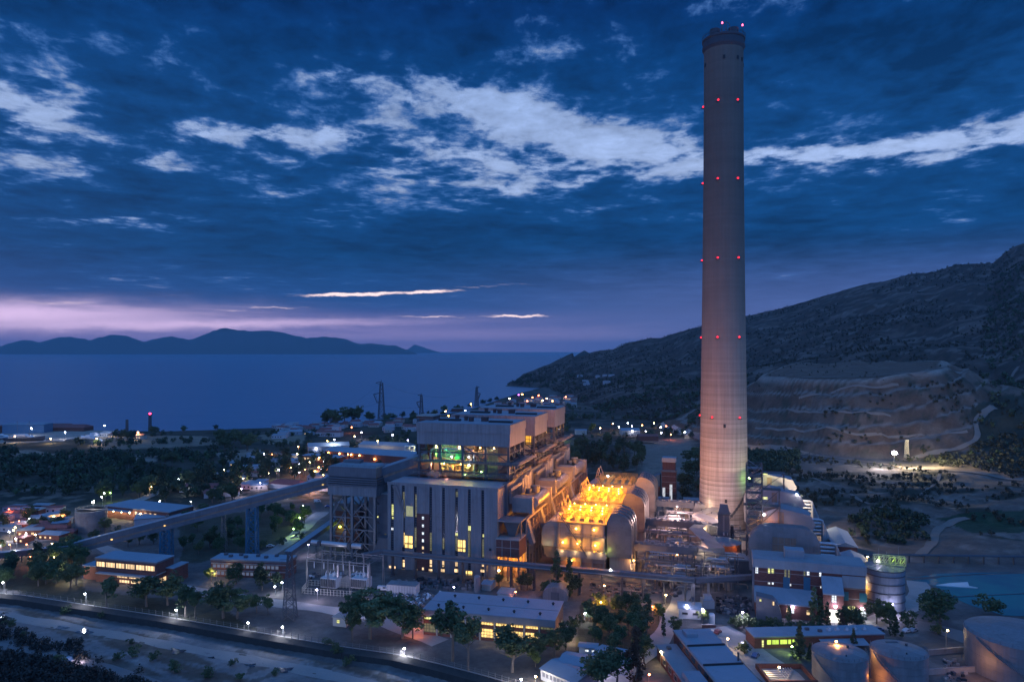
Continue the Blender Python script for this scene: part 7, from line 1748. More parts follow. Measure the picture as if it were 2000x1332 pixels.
def masses():
    r = np.random.default_rng(5)
    def samp(n, x0, x1, y0, y1, ok=lambda px, py, X, Y: np.ones(len(px), bool)):
        """even over the ground inside an image-like wedge"""
        Ya = F*(H+6)/(y1-HY); Yb = F*(H+6)/(y0-HY)
        Y = np.sqrt(r.uniform(Ya**2, Yb**2, n)); px = r.uniform(x0, x1, n); X = (px-CX)/F*Y; Z = zg(X, Y); py = HY+F*(H-Z)/Y
        k = ok(px, py, X, Y); return np.stack([X, Y, Z], 1)[k]
    gapf = lambda px, py, X, Y: (fbm(X/55, Y/55, 3, 71) > -.12) & ~((py < 885) & (py > 845) & (fbm(X/90, Y/60, 3, 14) > .02))
    mass('coastal_wood', samp(900, -250, 470, 868, 985, gapf), (6, 13), L_DARK, .9, 1, 60)
    mass('coastal_wood', samp(600, -250, 470, 866, 985, lambda *a: gapf(*a) & (fbm(a[2]/40, a[3]/40, 2, 8) > .0)), (5, 10), L_PINE, .9, 21, 60)
    mass('coastal_wood', samp(900, -250, 800, 842, 870, lambda px, py, X, Y: (fbm(X/70, Y/70, 3, 31) > .08) & (px > 210)), (4, 8), L_DARK, 1.1, 2)
    mass('coastal_wood', samp(420, 430, 820, 868, 930, lambda px, py, X, Y: (fbm(X/50, Y/50, 3, 31) > .1)), (5, 10), L_DARK, 1.0, 3)
    def hillpts(n, x0, x1, keep):
        px = r.uniform(x0, x1, n); yf = _i(FT, px); yr = _i(RY, px); Y = yf+(yr-yf)*r.random(n)**1.3*1.02; X = (px-CX)/F*Y; Z = zg(X, Y); py = HY+F*(H-Z)/Y
        k = keep(px, py, X, Y) & (Z > SEA+2); return np.stack([X, Y, Z], 1)[k]
    mass('hill_scrub', hillpts(11000, 990, 2150, lambda px, py, X, Y: (fbm(X/110, Y/110, 4, 61) > -.1) & (heapd(X, Y) > 1.0)), (3.5, 7.5), L_SCRUB, 1.7, 7, 14)
    mass('hill_wood', hillpts(1700, 1000, 1460, lambda px, py, X, Y: (py > 725) & (fbm(X/120, Y/120, 3, 77) > .0)), (7, 13), L_DARK, 1.3, 8, 26)
    mass('hill_wood', samp(900, 1085, 1460, 792, 855, lambda px, py, X, Y: (fbm(X/60, Y/60, 3, 23) > -.05) & ~((py > 822) & (px > 1110) & (px < 1340) & (py < 850))), (6, 12), L_DARK, 1.2, 16, 30)
    mass('hill_wood', samp(700, 1885, 2150, 770, 930, lambda px, py, X, Y: (px > 1905-(py-800)*.1)), (6, 11), L_DARK, 1.2, 9, 34)
    mass('heap_scrub', samp(3600, 1440, 1960, 740, 885, lambda px, py, X, Y: (heapd(X, Y) < 1.05) & (fbm(X/40, Y/40, 3, 91) > .02)), (1.0, 3.8), L_SCRUB, 1.3, 10, 22)
    mass('valley_scrub', samp(2600, 1450, 2100, 880, 1095, lambda px, py, X, Y: (fbm(X/28, Y/22, 4, 91) > .06) & ~((px > 1790) & (px < 1895) & (py > 1005)) & (Y > 345)), (2.2, 5.5), L_SCRUB, 1.1, 11, 40)
    mass('valley_scrub', samp(420, 1640, 1850, 985, 1078, lambda px, py, X, Y: ((px-1748)/78)**2+((py-1034)/40)**2 < 1+1.1*fbm(X/12, Y/12, 3, 6)), (3, 7), L_DARK, 1.0, 12, 50)
    mass('valley_scrub', samp(240, 1462, 1560, 890, 935), (5, 9), L_DARK, 1.0, 15, 50)
    # near bank, bottom left
    def bank(n, keep):
        px = r.uniform(-60, 640, n); py = r.uniform(1215, 1420, n); z = -3.0; Y = F*(H-z)/(py-HY); X = (px-CX)/F*Y; k = keep(px, py, X, Y); return np.stack([X, Y, zg(X, Y)], 1)[k]
    mass('river_bank_scrub', bank(3200, lambda px, py, X, Y: (py > 1212+px*.40+70*fbm(X/14, Y/10, 2, 4)) & (abs(py-(1264+px*.24)) > 8)), (1.2, 4.6), leafmat('bank scrub leaves', (.032, .032, .028)), .8, 13, 60, 1.2)
    mass('river_bed_grass', bank(1500, lambda px, py, X, Y: (fbm(X/18, Y/5, 3, 99) > .16) & (py < 1300+px*.2)), (.3, .8), leafmat('dry bed grass', (.09, .07, .05)), .6, 14, 14, 1.6)
masses()
# ---------------------------------------------------------------- lamps
LN = [0]
def lamp(px, py, h, kind, watts, label, r=.34, post=True, group=None):
    cm, col = {'W': (E_WHITE, (.86, .88, 1)), 'V': (E_VIO, (.80, .72, 1)), 'O': (E_ORANGE, (1, .42, .10)), 'Y': (E_WARM, (1, .72, .36)), 'G': (E_GREEN, (.62, 1, .2)), 'M': (em('magenta lamp glow', (.7, .1, 1), 20), (.7, .2, 1)), 'R': (em('red orange lamp glow', (1, .22, .08), 30), (1, .25, .1))}[kind]
    p = G(px, py+h*F/400)
    for _ in range(6):
        y = p.y; p = G(px, HY+F*(H-p.z)/y) if False else p
        q = G(px, py+F*h/p.y); p = q
    yw = float(ywall(px))
    if p.y < yw+2.5 and px < 1060: p = Vector(((px-CX)/F*(yw+2.5), yw+2.5, 0)); h = max(3.0, H-(py-HY)*p.y/F)
    t = T('street_lamp' if h < 14 else 'lamp_mast', label, 'street lamp', p, 0, group)
    k = max(1.0, p.y/520)
    m = MB(); m.pipe([(0, 0, 0), (0, 0, h+.2)], [.11*k, .06*k], 6); m.beam((0, 0, h+.1), (.0, -.9, h+.25), .09*k); m.obj('pole', STEELG, t)
    rr = r*k; MB().lathe([(.02, h-rr*.8), (rr*.8, h-rr*.5), (rr, h), (rr*.8, h+rr*.4), (.02, h+rr*.7)], 0, -.9, 10).obj('lamp_head', cm, t, True)
    lightat((0, -1.5, h-.4), col, watts, t, .35)
    return t
def lamps():
    big = [(168, 1158, 7, 'W', 2600, 'bright white street lamp on the wall below the lit office'), (346, 1189, 7, 'W', 2800, 'bright white street lamp by the pale stemmed eucalyptus'), (553, 1222, 7.5, 'W', 2800, 'bright white street lamp below the lattice mast on the wall road'), (790, 1264, 7.5, 'W', 3000, 'bright white street lamp left of the long workshop trees'), (1018, 1331, 7, 'W', 3600, 'white street lamp at the lower edge below the broad tree'), (486, 1214, 4, 'W', 700, 'small white lamp on the fence right of the widest tree'),
           (33, 1051, 8, 'W', 3200, 'white street lamp at the far left road bend'), (71, 1043, 8, 'Y', 3200, 'warm white street lamp beside a tree near the grey silo'), (8, 1136, 7, 'W', 2600, 'white lamp at the left edge above the perimeter wall'), (141, 1112, 6, 'Y', 1500, 'yellowish lamp left of the lit office'), (235, 1034, 7, 'Y', 400, 'small lamp hanging near the lower conveyor'), (108, 1087, 5, 'Y', 900, 'small warm lamp in the shadowy left wood'), (62, 1086, 5, 'R', 700, 'reddish lamp in the shadowy left wood'),
           (205, 963, 10, 'W', 900, 'right one of two masts with white lamps behind the silo'), (200, 970, 10, 'W', 900, 'left one of two masts with white lamps behind the silo'), (217, 962, 7, 'G', 1400, 'greenish lamp in trees behind the lit depot'), (185, 977, 7, 'G', 1200, 'greenish lamp left of the lit depot'), (350, 935, 8, 'W', 1100, 'white lamp above the barrack road'), (366, 951, 6, 'W', 1000, 'white lamp beside the barracks'), (374, 979, 5, 'W', 700, 'small white lamp in front of the barracks'), (313, 978, 5, 'W', 700, 'small lamp at the plane tree yard'), (297, 950, 5, 'Y', 1500, 'warm lamp on the plane tree road'), (438, 917, 7, 'Y', 600, 'warm lamp in the dark tree belt'),
           (603, 1062, 6, 'V', 1500, 'violet lamp by the brick annex and works road'), (593, 986, 7, 'W', 1500, 'white lamp above the lime lit trees'), (586, 1010, 6, 'G', 1600, 'greenish lamp at the bend of the works road'), (574, 1032, 5, 'G', 1400, 'low greenish lamp under the lime lit trees'), (423, 1114, 5, 'Y', 1300, 'lamp post at the left end of the small paned office'), (552, 1136, 5, 'W', 700, 'white lamp left of the transformer yard'), (538, 1144, 4, 'W', 600, 'small white lamp near the transformer yard corner'), (694, 1168, 5, 'V', 1900, 'violet star lamp at the transformer yard fence'), (708, 1156, 5, 'V', 2200, 'second violet star lamp inside the transformer yard'), (620, 1150, 5, 'V', 1500, 'violet lamp at the left of the transformer yard'),
           (887, 1145, 5, 'V', 700, 'violet lamp before the ribbed hall near the thin silo'), (1007, 1154, 3.5, 'R', 900, 'small red orange lamp before the mill bay'), (1237, 1093, 8, 'O', 4200, 'orange star lamp right of the precipitator ducts'), (1274, 1182, 6, 'R', 2200, 'red orange star lamp by the cypress'), (1173, 1174, 6, 'O', 3600, 'amber lamp hidden in the glowing tree'), (1142, 1196, 4, 'W', 900, 'white path lamp left of the pine grove'), (1115, 1228, 4, 'Y', 1200, 'warm path lamp right of the workshop corner'), (1171, 1285, 5, 'V', 1600, 'violet lamp at the wide low shed'), (1371, 1188, 6, 'V', 1800, 'violet lamp post at the small white shed'), (1449, 1194, 6, 'V', 1700, 'violet lamp post over the hedge'),
           (1631, 1250, 11.5, 'O', 1800, 'orange star lamp standing behind the first oil tank'), (1693, 1086, 9, 'Y', 1500, 'yellow star lamp at the right end of the brick hall roof'), (1741, 1178, 5, 'V', 1700, 'violet lamp at the ringed tank foot'), (1848, 1229, 7, 'Y', 500, 'warm street lamp below the turquoise pond'), (1267, 1314, 3, 'R', 500, 'small reddish lamp at the foot of the foreground yard'), (1046, 1318, 4, 'Y', 2600, 'warm lamp beside the lit bush at the open shed'), (1395, 992, 7, 'V', 1300, 'violet white star lamp behind the chimney ducts left side'), (1322, 1082, 4, 'O', 700, 'small orange lamp on the flue duct frames'), (1545, 1260, 3, 'G', 500, 'lime lamp under the canteen windows'),
           (1290, 1270, 5, 'Y', 1400, 'warm lamp lighting the yard road by the long block'), (1420, 1245, 5, 'Y', 1600, 'warm lamp lighting the tank road beside the long block'), (1520, 1300, 5, 'Y', 1500, 'warm lamp at the pump pit wall'), (1180, 1142, 6, 'O', 900, 'orange lamp below the pipe bridge by the dark doors'), (1300, 1160, 5, 'Y', 1800, 'peach lamp under the open pipe bridge'), (1340, 1180, 5, 'V', 900, 'pale violet lamp on the yard road bend')]
    for a in big: lamp(*a)
    town = [(653, 858, 16, 'W', 9000, 'very bright white star lamp above the store halls'), (738, 861, 16, 'Y', 7000, 'second very bright star lamp above the store halls'), (583, 872, 8, 'O', 4000, 'orange lamp left of the store halls'), (581, 886, 6, 'Y', 1500, 'small yellow lamp left of the yard office'), (623, 912, 7, 'O', 3200, 'orange lamp behind the transfer house'), (632, 927, 6, 'O', 2600, 'orange lamp just above the transfer house roof'), (545, 917, 8, 'V', 3000, 'violet lamp in front of the red roof house'), (706, 844, 9, 'V', 5000, 'violet lamp in the trees before the pylon'), (693, 852, 8, 'Y', 2500, 'small lamp left of the violet lamp before the pylon'), (767, 849, 9, 'W', 4500, 'white lamp in the fields below the pylon'), (797, 860, 9, 'V', 3500, 'violet lamp left of the nearest boiler house'),
            (729, 864, 8, 'W', 2500, 'white lamp just left of the second star lamp'), (754, 864, 8, 'W', 2500, 'white lamp just right of the second star lamp'), (783, 867, 8, 'W', 2500, 'white lamp near the left flank of the boiler house'), (687, 834, 8, 'R', 9000, 'reddish glow lamp among the shore houses'), (640, 861, 7, 'O', 5000, 'orange lamp beside the brightest star lamp'), (532, 887, 7, 'R', 3500, 'red lit roofs lamp in the yard beyond the tree belt'), (516, 886, 6, 'W', 2200, 'white lamp in the yard beyond the tree belt'),
            (270, 844, 9, 'Y', 9000, 'yellow lamp beside the boatyard trees'), (205, 831, 16, 'W', 11000, 'bright white mast lamp of the boatyard'), (128, 844, 9, 'W', 7000, 'small white lamp on the boatyard ground'), (62, 836, 10, 'W', 9000, 'white lamp over the moored boats'), (190, 856, 8, 'Y', 9000, 'yellowish lamp lighting the boatyard slope'), (30, 852, 8, 'Y', 7000, 'warm lamp under the long boat'), (100, 856, 6, 'Y', 7000, 'warm lamp on the sandy boatyard edge'),
            (1197, 827, 9, 'O', 4500, 'left orange lamp at the hill foot'), (1226, 826, 9, 'W', 2500, 'white lamp between the two orange hill foot lamps'), (1234, 832, 12, 'V', 15000, 'bright violet star lamp at the hill foot'), (1254, 830, 9, 'O', 4500, 'right orange lamp at the hill foot'), (1209, 834, 7, 'W', 2200, 'white lamp before the domed grey shed'), (1277, 826, 8, 'Y', 1800, 'faint warm lamp above the pink lit yard'), (1290, 834, 8, 'W', 2500, 'white lamp right of the pink lit yard'), (1301, 832, 8, 'R', 1500, 'reddish lamp right of the pink lit yard'), (1337, 843, 8, 'W', 2600, 'white lamp along the hill foot road'), (1092, 837, 9, 'W', 1500, 'white lamp beneath the farthest boiler top'), (1172, 836, 8, 'Y', 3800, 'yellow lamp near the pale poplar at the hill foot'), (1100, 852, 6, 'G', 3000, 'greenish lamp beneath the lime lit far tree'), (1310, 848, 7, 'R', 7000, 'pinkish lamp lighting the hill foot road'), (1452, 868, 6, 'Y', 5000, 'warm lamp on the haul road just right of the chimney')]
    rq = random.Random(91); kd = {'W': 'white', 'Y': 'warm', 'O': 'orange', 'V': 'violet', 'R': 'reddish'}
    for i in range(26):
        k = rq.choice('WWYYOVR'); lamp(rq.uniform(440, 640), rq.uniform(884, 958), 6, k, 1900, f'small {kd[k]} lamp among the houses of the workers quarter', r=.34, group=f'{kd[k]} lamps of the workers quarter')
    for i in range(14):
        k = rq.choice('WYYOR'); lamp(rq.uniform(0, 130), rq.uniform(985, 1070), 5, k, 1500, f'small {kd[k]} lamp in the yard at the left edge', r=.32, group=f'{kd[k]} lamps of the left yard')
    for a in town: lamp(*a, r=.42)
    vil = [(1013, 771, 'M', 9000, 'magenta lamp on the village waterfront'), (1020, 770, 'O', 9000, 'orange lamp beside the magenta village lamp'), (1052, 772, 'R', 9000, 'red lamp in the village centre'), (1079, 783, 'O', 14000, 'large orange village lamp'), (1105, 775, 'R', 12000, 'red orange lamp at the right end of the village'), (920, 783, 'O', 6000, 'orange lamp at the left end of the village'), (897, 794, 'R', 6000, 'reddish lamp on the shore left of the village'), (909, 802, 'W', 3500, 'white lamp on the shore behind the boiler tops'), (1060, 782, 'Y', 9000, 'pale pink lamp in the village'), (1040, 776, 'R', 8000, 'second red lamp in the village centre'), (1030, 783, 'R', 8000, 'reddish lamp on the lower village street'), (1068, 778, 'Y', 7000, 'warm lamp on the upper village street'), (995, 778, 'Y', 6000, 'warm lamp on the left village street'), (870, 803, 'Y', 6000, 'warm lamp above the first boiler top'), (876, 812, 'O', 5000, 'orange lit corner lamp behind the first boiler top')]
    for px, py, k, w, lab in vil: lamp(px, py, 9, k, w, lab, r=.45)
    # floodlit slope on the hill
    t = lamp(1746, 884, 15, 'W', 30000, 'dazzling white floodlight mast on the haul road bend', r=1.9)
    p = t.location; lightat((16, -8, 13), (1, .80, .45), 90000, t, .5); lightat((34, -4, 15), (1, .80, .45), 60000, t, .5); lightat((-16, -6, 13), (.9, .9, 1), 40000, t, .5)
lamps()
def hill_mast():
    t = T('signal_tower', 'pale lattice tower lit by the hillside floodlight', 'tower', G(1771, 894)); m = MB(); m.lattice(1.7, 1.0, 0, 17, 7, .3, bw=.18); m.obj('lattice', pm('pale tower paint', (.62, .56, .42), .6), t); MB().box(-1.3, 1.3, -1.3, 1.3, 17, 18.2).obj('cap', pm('pale tower paint', (.62, .56, .42)), t)
hill_mast()
# ---------------------------------------------------------------- pylons, beacon mast
def pylons():
    tops = []
    for i, (px, pt, pb, lab) in enumerate(((745, 742, 818, 'largest lattice power pylon standing against the sea'), (823, 768, 812, 'middle lattice power pylon above the shore trees'), (931, 753, 793, 'farthest lattice power pylon left of the village'))):
        p = G(px, pb); h = H-(pt-HY)*p.y/F-p.z; t = T('power_pylon', lab, 'pylon', p, .3*i, 'power pylons along the shore'); k = h/60
        m = MB(); m.lattice(4.6*k, 1.7*k, 0, h*.93, 9, .85, bw=.42); m.beam((0, 0, h*.92), (0, 0, h), .6); m.obj('lattice', STEEL, t)
        a = MB(); s = -1 if i < 2 else 1
        a.beam((0, 0, h*.70), (s*11*k, 0, h*.66), 1.3); a.beam((s*11*k, 0, h*.66), (s*6*k, 0, h*.46), 1.3); a.beam((s*6*k, 0, h*.46), (0, 0, h*.50), 1.1); a.beam((s*9*k, 0, h*.68), (s*5*k, 0, h*.48), .4); a.beam((0, 0, h*.96), (s*8*k, 0, h*.93), 1.1); a.beam((s*8*k, 0, h*.93), (0, 0, h*.88), .5); a.beam((0, 0, h*.8), (-s*3.5*k, 0, h*.76), .5)
        a.obj('cross_arm', STEEL, t); tops.append((p, h, k, s))
    w = T('power_line', 'thin sagging power lines slung between the shore pylons', 'power line', (0, 0, 0)); m = MB()
    ends = [Vector((-330, 1180, 5))]+[q[0]+Vector((q[3]*6*q[2], 0, q[1]*.46)) for q in tops]
    ends2 = [Vector((-300, 1130, 3))]+[q[0]+Vector((0, 0, q[1]*.95)) for q in tops]
    for E in (ends, ends2):
        for a, b in zip(E, E[1:]):
            L = (b-a).length; P = [a.lerp(b, i/12)+Vector((0, 0, -L*.05*4*(i/12)*(1-i/12))) for i in range(13)]; m.pipe(P, .11, 4, cap=False)
    m.obj('wires', STEEL, w)
    p = G(293, 842); h = H-(807-HY)*p.y/F-p.z; t = T('beacon_mast', 'dark shore mast with a red beacon on top', 'mast', p); m = MB(); m.lattice(1.7, 1.3, 0, h-3, 8, .55, bw=.4); m.box(-2.6, 2.6, -2.6, 2.6, h-3, h-2.2); m.obj('lattice', STEEL, t)
    MB().lathe([(.1, h-2), (1.5, h-1.4), (1.5, h+.2), (.1, h+.8)], n=10).obj('beacon', em('red mast glow', (1, .03, .10), 10), t, True)
    p = G(248, 846); t = T('radio_mast', 'short dark mast standing among the boatyard trees', 'mast', p); MB().lattice(1.2, 1.0, 0, 19, 6, .6).obj('lattice', STEEL, t)
pylons()
# ---------------------------------------------------------------- boatyard and village
def boat(name, lab, px, py, L, rz, hull, cabin, masts=0):
    t = T(name, lab, 'boat', G(px, py), rz, 'boats in the boatyard'); B = L*.14
    st = []
    for i, (s, b) in enumerate(((0, .55), (.15, .85), (.4, 1), (.7, .85), (.9, .4), (1, .03))):
        x = (s-.5)*L; zd = L*.085+L*.05*max(0, s-.55)**1.2*2
        st.append([(x, -B*b, zd), (x, -B*b*.85, zd*.45), (x, 0, .4), (x, B*b*.85, zd*.45), (x, B*b, zd)])
    m = MB(); o = [p for r in st for p in r]; f = []
    for i in range(5):
        for j in range(4): f.append((i*5+j, (i+1)*5+j, (i+1)*5+j+1, i*5+j+1))
        f.append((i*5+4, (i+1)*5+4, (i+1)*5, i*5))
    f.append((0, 1, 2, 3, 4)); m._a(o, f, 0); m.obj('hull', hull, t)
    z = L*.085; c = MB(); c.extr([(-L*.36, z), (L*.2, z+.6), (L*.14, z+L*.05), (-L*.34, z+L*.05)], 'y', -B*.6, B*.6); c.extr([(-L*.26, z+L*.052), (L*.08, z+L*.052), (L*.03, z+L*.09), (-L*.25, z+L*.09)], 'y', -B*.45, B*.45); c.obj('cabin', cabin, t)
    w = MB(); w.box(-L*.33, L*.12, -B*.6-.06, -B*.6, z+L*.022, z+L*.038); w.obj('window', GL_DARK, t)
    for k in range(masts):
        x = L*(-.18+.3*k); m = MB(); m.beam((x, 0, z), (x, 0, z+L*.42), .35); m.beam((x, 0, z+L*.42), (x+L*.2, 0, z+L*.1), .1); m.beam((x, 0, z+L*.42), (x-L*.18, 0, z+L*.1), .1); m.obj('mast', STEELG, t)
    return t
def coast():
    hulld = pm('dark boat hull', (.05, .06, .09), .4, .1); hullw = pm('white boat hull', (.62, .64, .68), .4, .08)
    boat('motor_yacht', 'long dark hulled yacht with white decks and two masts', 48, 861, 50, .05, hulld, hullw, 2)
    boat('motor_yacht', 'white yacht half cut by the left edge of view', 2, 858, 40, .1, hullw, hullw, 1)
    boat('motor_yacht', 'large white motor yacht hauled out on the boatyard', 172, 858, 34, 2.6, hullw, hullw, 0)
    boat('motor_yacht', 'second white motor yacht hauled out behind the large one', 184, 852, 30, 2.4, hullw, hullw, 0)
    boat('motor_boat', 'white boat on the slope right of the hauled out yachts', 195, 862, 20, 2.2, hullw, hullw, 0)
    boat('motor_boat', 'small boat lying on the sandy boatyard edge', 140, 860, 16, .6, hulld, hullw, 0)
    boat('motor_boat', 'small boat between the dark yacht and the sandy slope', 100, 861, 16, .3, hullw, hulld, 0)
    def house(px, py, L, d, h, rz, wall, roof, rise, lab, grp, lit=False, cat='house', nm='house'):
        t = T(nm, lab, cat, G(px, py), rz, grp)
        MB().box(-L/2, L/2, 0, d, -2, h).obj('wall', wall, t); MB().hip(-L/2, L/2, 0, d, h+.01, rise, ov=.5, inset=min(L, d)*.2).obj('roof', roof, t)
        if lit is not None:
            q = MB()
            for k in range(max(2, int(L/4))): q.box(-L/2+1+k*3.4, -L/2+2.2+k*3.4, -.08, 0, h*.3, h*.62)
            q.obj('window', W_WARM if lit else GL_DARK, t)
        return t
    house(45, 846, 55, 24, 12, .1, pm('blue boat shed', (.10, .20, .32), .6), SLATE, 2, 'blue boat shed behind the dark hulled yacht', None, None, 'shed', 'boat_shed')
    house(18, 845, 34, 20, 9, .1, BRICKP, TILE, 2, 'dark red boat shed at the left shore edge', None, None, 'shed', 'boat_shed')
    house(92, 842, 62, 26, 5, .0, BRICKP, TILE, 5, 'long low dark roofed hangar left of another on the shore', None, None, 'shed', 'boat_hangar')
    house(134, 842, 44, 24, 5, .0, BRICKP, TILE, 4, 'shorter dark roofed hangar right of the long one on the shore', None, None, 'shed', 'boat_hangar')
    house(212, 853, 26, 12, 5, -.1, WHITE, SLATE, 2, 'white office house right of the hauled out yachts', None, False, 'house')
    house(222, 856, 16, 10, 5, -.1, PALE, TILE, 2, 'small warm lit house by the boatyard trees', None, True, 'house')
    house(270, 858, 14, 9, 5, 0, PALE, TILE, 2, 'house lit by the yellow lamp beside the boatyard', None, True, 'house')
    rnd = random.Random(9); W2 = pm('white village wall', (.44, .45, .50), .8, .12, .2); W3 = pm('cream village wall', (.40, .37, .34), .8, .12, .2)
    n = 0
    for i in range(64):
        px = rnd.uniform(536, 815); py = rnd.uniform(832, 857) - (px-536)*.03
        if 640 < px < 735 and py > 846: continue
        house(px, py, rnd.uniform(9, 19), rnd.uniform(8, 12), rnd.uniform(3, 6.5), rnd.uniform(-.5, .5), rnd.choice((W2, W2, W3, PALEB)), rnd.choice((TILE, TILE, SLATE, FELT)), rnd.uniform(1.2, 2.6), 'small pale house among the shore houses below the pylons', 'houses below the pylons', rnd.random() < .06)
    for i in range(74):
        px = rnd.uniform(935, 1122); py = rnd.uniform(776, 798)
        if py < 800-(px-935)*.16-3: continue
        house(px, py, rnd.uniform(10, 20), rnd.uniform(9, 13), rnd.uniform(4, 8), rnd.uniform(-.5, .5), rnd.choice((W2, W3, W3)), rnd.choice((TILE, TILE, FELT)), rnd.uniform(1.2, 2.6), 'small house in the lamp lit seaside village', 'houses of the seaside village', rnd.random() < .25)
    for i in range(9):
        house(1120+rnd.uniform(0, 75), rnd.uniform(733, 752), rnd.uniform(10, 18), 10, rnd.uniform(4, 6), rnd.uniform(-.4, .4), W2, FELT, 1.0, 'pale house high on the slope above the village', 'houses on the slope', False)
    for i in range(46):
        px = rnd.uniform(455, 640); py = rnd.uniform(888, 962)
        if 515 < px < 600 and py > 925 or px > 585 and py < 925 and py > 880: continue
        house(px, py, rnd.uniform(8, 20), rnd.uniform(6, 11), rnd.uniform(2.8, 4.5), rnd.uniform(-.35, .35), rnd.choice((W2, W3, PALEB)), rnd.choice((TILE, SLATE, SLATE, FELT)), rnd.uniform(.6, 2.0), 'small low house among the trees of the workers quarter', 'houses of the workers quarter', rnd.random() < .3)
    for i in range(22):
        px = rnd.uniform(-10, 130); py = rnd.uniform(990, 1066)
        house(px, py, rnd.uniform(7, 15), rnd.uniform(5, 9), rnd.uniform(2.6, 4), rnd.uniform(-.3, .3), rnd.choice((W2, PALEB, BRICKP)), rnd.choice((SLATE, FELT, TILE)), rnd.uniform(.5, 1.4), 'small low shed in the yard at the left edge', 'low sheds in the left yard', rnd.random() < .35, 'shed', 'yard_shed')
    house(640, 853, 34, 14, 6, -.1, W2, TILE, 2, 'long white house just behind the brightest star lamp', None, False)
    house(655, 850, 10, 10, 12, -.1, W2, FELT, .6, 'taller white block behind the brightest star lamp', None, False)
    house(893, 804, 22, 14, 11, 0, BRICKP, FELT, .6, 'brick block on the shore behind the first boiler top', None, None)
    # pale plant structure left of the boiler house
    t = T('filter_plant', 'white lit steel structure left of the brick lift tower', 'steel structure', G(800, 900)); m = MB()
    for x in (-5, 0, 5):
        for y in (0, 6): m.box(x-.4, x+.4, y-.4, y+.4, 0, 15)
    for z in (5, 10, 14.6): m.box(-5.4, 5.4, -.4, 6.4, z, z+.5)
    m.obj('frame', WHITE, t); m = MB(); m.cyl(-2.4, 3, 5.6, 13, 2.0, n=14); m.cyl(2.6, 3, 5.6, 12, 1.8, n=14); m.obj('vessel', ALU, t); lightat((0, -4, 9), (.95, 1, .8), 2600, t); lightat((5, -4, 13), (1, .95, .5), 1800, t)
coast()
# ---------------------------------------------------------------- parked vehicles
def car(px, py, rz, col, lab, van=False):
    t = T('parked_van' if van else 'parked_car', lab, 'van' if van else 'car', G(px, py), rz); paint = pm('car paint '+str(col), col, .3, .05, spec=.6)
    if van: P = [(-2.4, .45), (2.4, .45), (2.45, 1.0), (1.9, 1.25), (1.3, 2.1), (-2.4, 2.15)]
    else: P = [(-2.1, .4), (2.1, .4), (2.15, .75), (1.1, .95), (.5, 1.42), (-1.0, 1.45), (-1.75, .98), (-2.15, .9)]
    MB().extr(P, 'y', -.85, .85).obj('body', paint, t)
    g = MB(); g.extr([(-.95, 1.02), (1.0, .98), (.5, 1.36), (-.85, 1.38)] if not van else [(.2, 1.3), (1.7, 1.3), (1.25, 1.95), (.2, 1.98)], 'y', -.87, .87); g.obj('window', GL_DARK, t)
    for x in (-1.35, 1.35):
        for y in (-.86, .66): MB().pipe([(x, y, .34), (x, y+.2, .34)], .34, 12).obj('wheel', DARK, t)
    for y in (-.6, .6): MB().box(2.1, 2.2, y-.2, y+.2, .6, .8).obj('headlight', WHITE, t)
def cars():
    car(1772, 1234, .4, (.55, .56, .6), 'white car parked on the road in front of the pond')
    car(1784, 1233, .6, (.3, .32, .36), 'grey car parked just right of the white car near the pond')
    car(528, 1068, .2, (.5, .52, .56), 'white car on the works road by the clipped shrub')
    car(748, 1153, -.2, (.6, .6, .62), 'white van parked left of the long white container', True)
    car(686, 1186, 1.2, (.1, .1, .13), 'dark car near the violet star lamps')
    car(1305, 1292, 1.3, (.06, .06, .08), 'dark van parked at the lower yard beside the reddish conifer', True)
    car(640, 990, .3, (.07, .15, .4), 'blue car parked near the lone cypress', False)
    car(651, 988, .3, (.5, .52, .56), 'white car parked next to the blue car', False)
    car(620, 981, .2, (.55, .57, .6), 'white van on the upper yard behind the conveyor', True)
    car(134, 1291, -.28, (.5, .5, .55), 'pale car on the river road, headlights lit')
    p = G(136, 1293); lightat((p.x+4, p.y, p.z+1), (1, .8, 1), 260)
    car(1656, 1226, 1.5, (.4, .4, .44), 'silver car by the bright doorway of the brick hall')
    car(400, 1165, .1, (.3, .3, .34), 'grey car on the wall road below the small paned office')
cars()

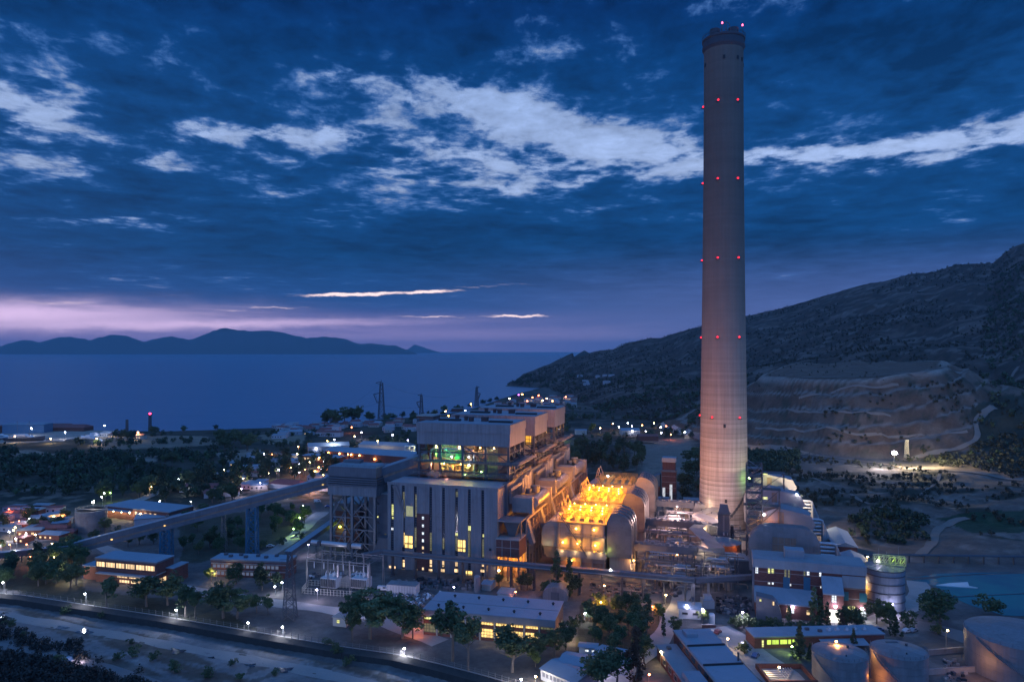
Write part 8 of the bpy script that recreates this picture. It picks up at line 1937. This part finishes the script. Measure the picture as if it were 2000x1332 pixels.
def yard_clutter():
    rnd = random.Random(55)
    def heap(name, n, x0, x1, y0, y1, s0, s1, mats, ok=lambda a, b: True):
        m = MB()
        for i in range(n):
            px, py = rnd.uniform(x0, x1), rnd.uniform(y0, y1)
            if not ok(px, py): continue
            p = W(px, py); s = rnd.uniform(s0, s1); a = rnd.uniform(0, 3.1); h = rnd.uniform(.3, 1.6)*s
            m.beam(p+Vector((-s*cos(a), -s*sin(a), h/2-.05)), p+Vector((s*cos(a), s*sin(a), h/2-.05)), rnd.uniform(.5, 1.4)*s, h, rnd.randrange(len(mats)))
        tag(m.obj(name, mats), kind='stuff')
    heap('scrap_rubble', 150, 775, 960, 1132, 1152, .3, 1.3, [STEELG, DARK, CLADD])
    heap('scrap_rubble', 120, 1150, 1330, 1140, 1166, .3, 1.2, [STEEL, DARK, RUST])
    heap('scrap_rubble', 90, 1400, 1470, 1165, 1200, .3, 1.1, [STEEL, DARK, CASE])
    heap('scrap_rubble', 60, 600, 730, 1120, 1138, .3, 1.0, [STEEL, DARK, WHITE])
    heap('scrap_rubble', 50, 1840, 1890, 1290, 1330, .3, .9, [STEEL, DARK, CONC])
    cols = [(.5, .5, .53), (.1, .1, .12), (.3, .06, .05), (.55, .55, .56), (.08, .12, .25)]
    names = ['silver', 'black', 'dark red', 'white', 'dark blue']
    spots = [(430, 1161, .1), (447, 1163, .1), (1402, 1236, .9), (1452, 1262, .9), (1476, 1282, .9), (575, 1050, .8), (1350, 1205, 1.2), (1330, 1180, 1.4), (1700, 1232, .1), (1716, 1231, .1)]
    places = ['on the wall road left of the widest dark tree', 'on the wall road beside another parked car', 'at the top of the tank road by the long block', 'on the tank road near the pale shrub', 'lowest on the tank road', 'on the works road bend', 'on the yard road by the white walled shed', 'on the yard road under the pipe bridge', 'in front of the canteen end wall', 'at the right end of the canteen']
    for i, (px, py, rz) in enumerate(spots): car(px, py, rz, cols[i % 5], f'{names[i % 5]} car parked {places[i]}')
yard_clutter()
# ---------------------------------------------------------------- evening haze
def haze():
    m = bpy.data.materials.new('evening haze'); m.use_nodes = True; nt = m.node_tree
    nt.nodes.remove(nt.nodes['Principled BSDF']); v = nt.nodes.new('ShaderNodeVolumePrincipled')
    v.inputs['Color'].default_value = (.48, .78, 1.0, 1); v.inputs['Density'].default_value = HAZE; v.inputs['Anisotropy'].default_value = 0
    nt.links.new(v.outputs[0], nt.nodes['Material Output'].inputs['Volume'])
    o = MB().box(-47000, 47000, -1500, 46500, -40, 640).obj('haze', m); tag(o, kind='stuff')
HAZE = 3e-5
haze()
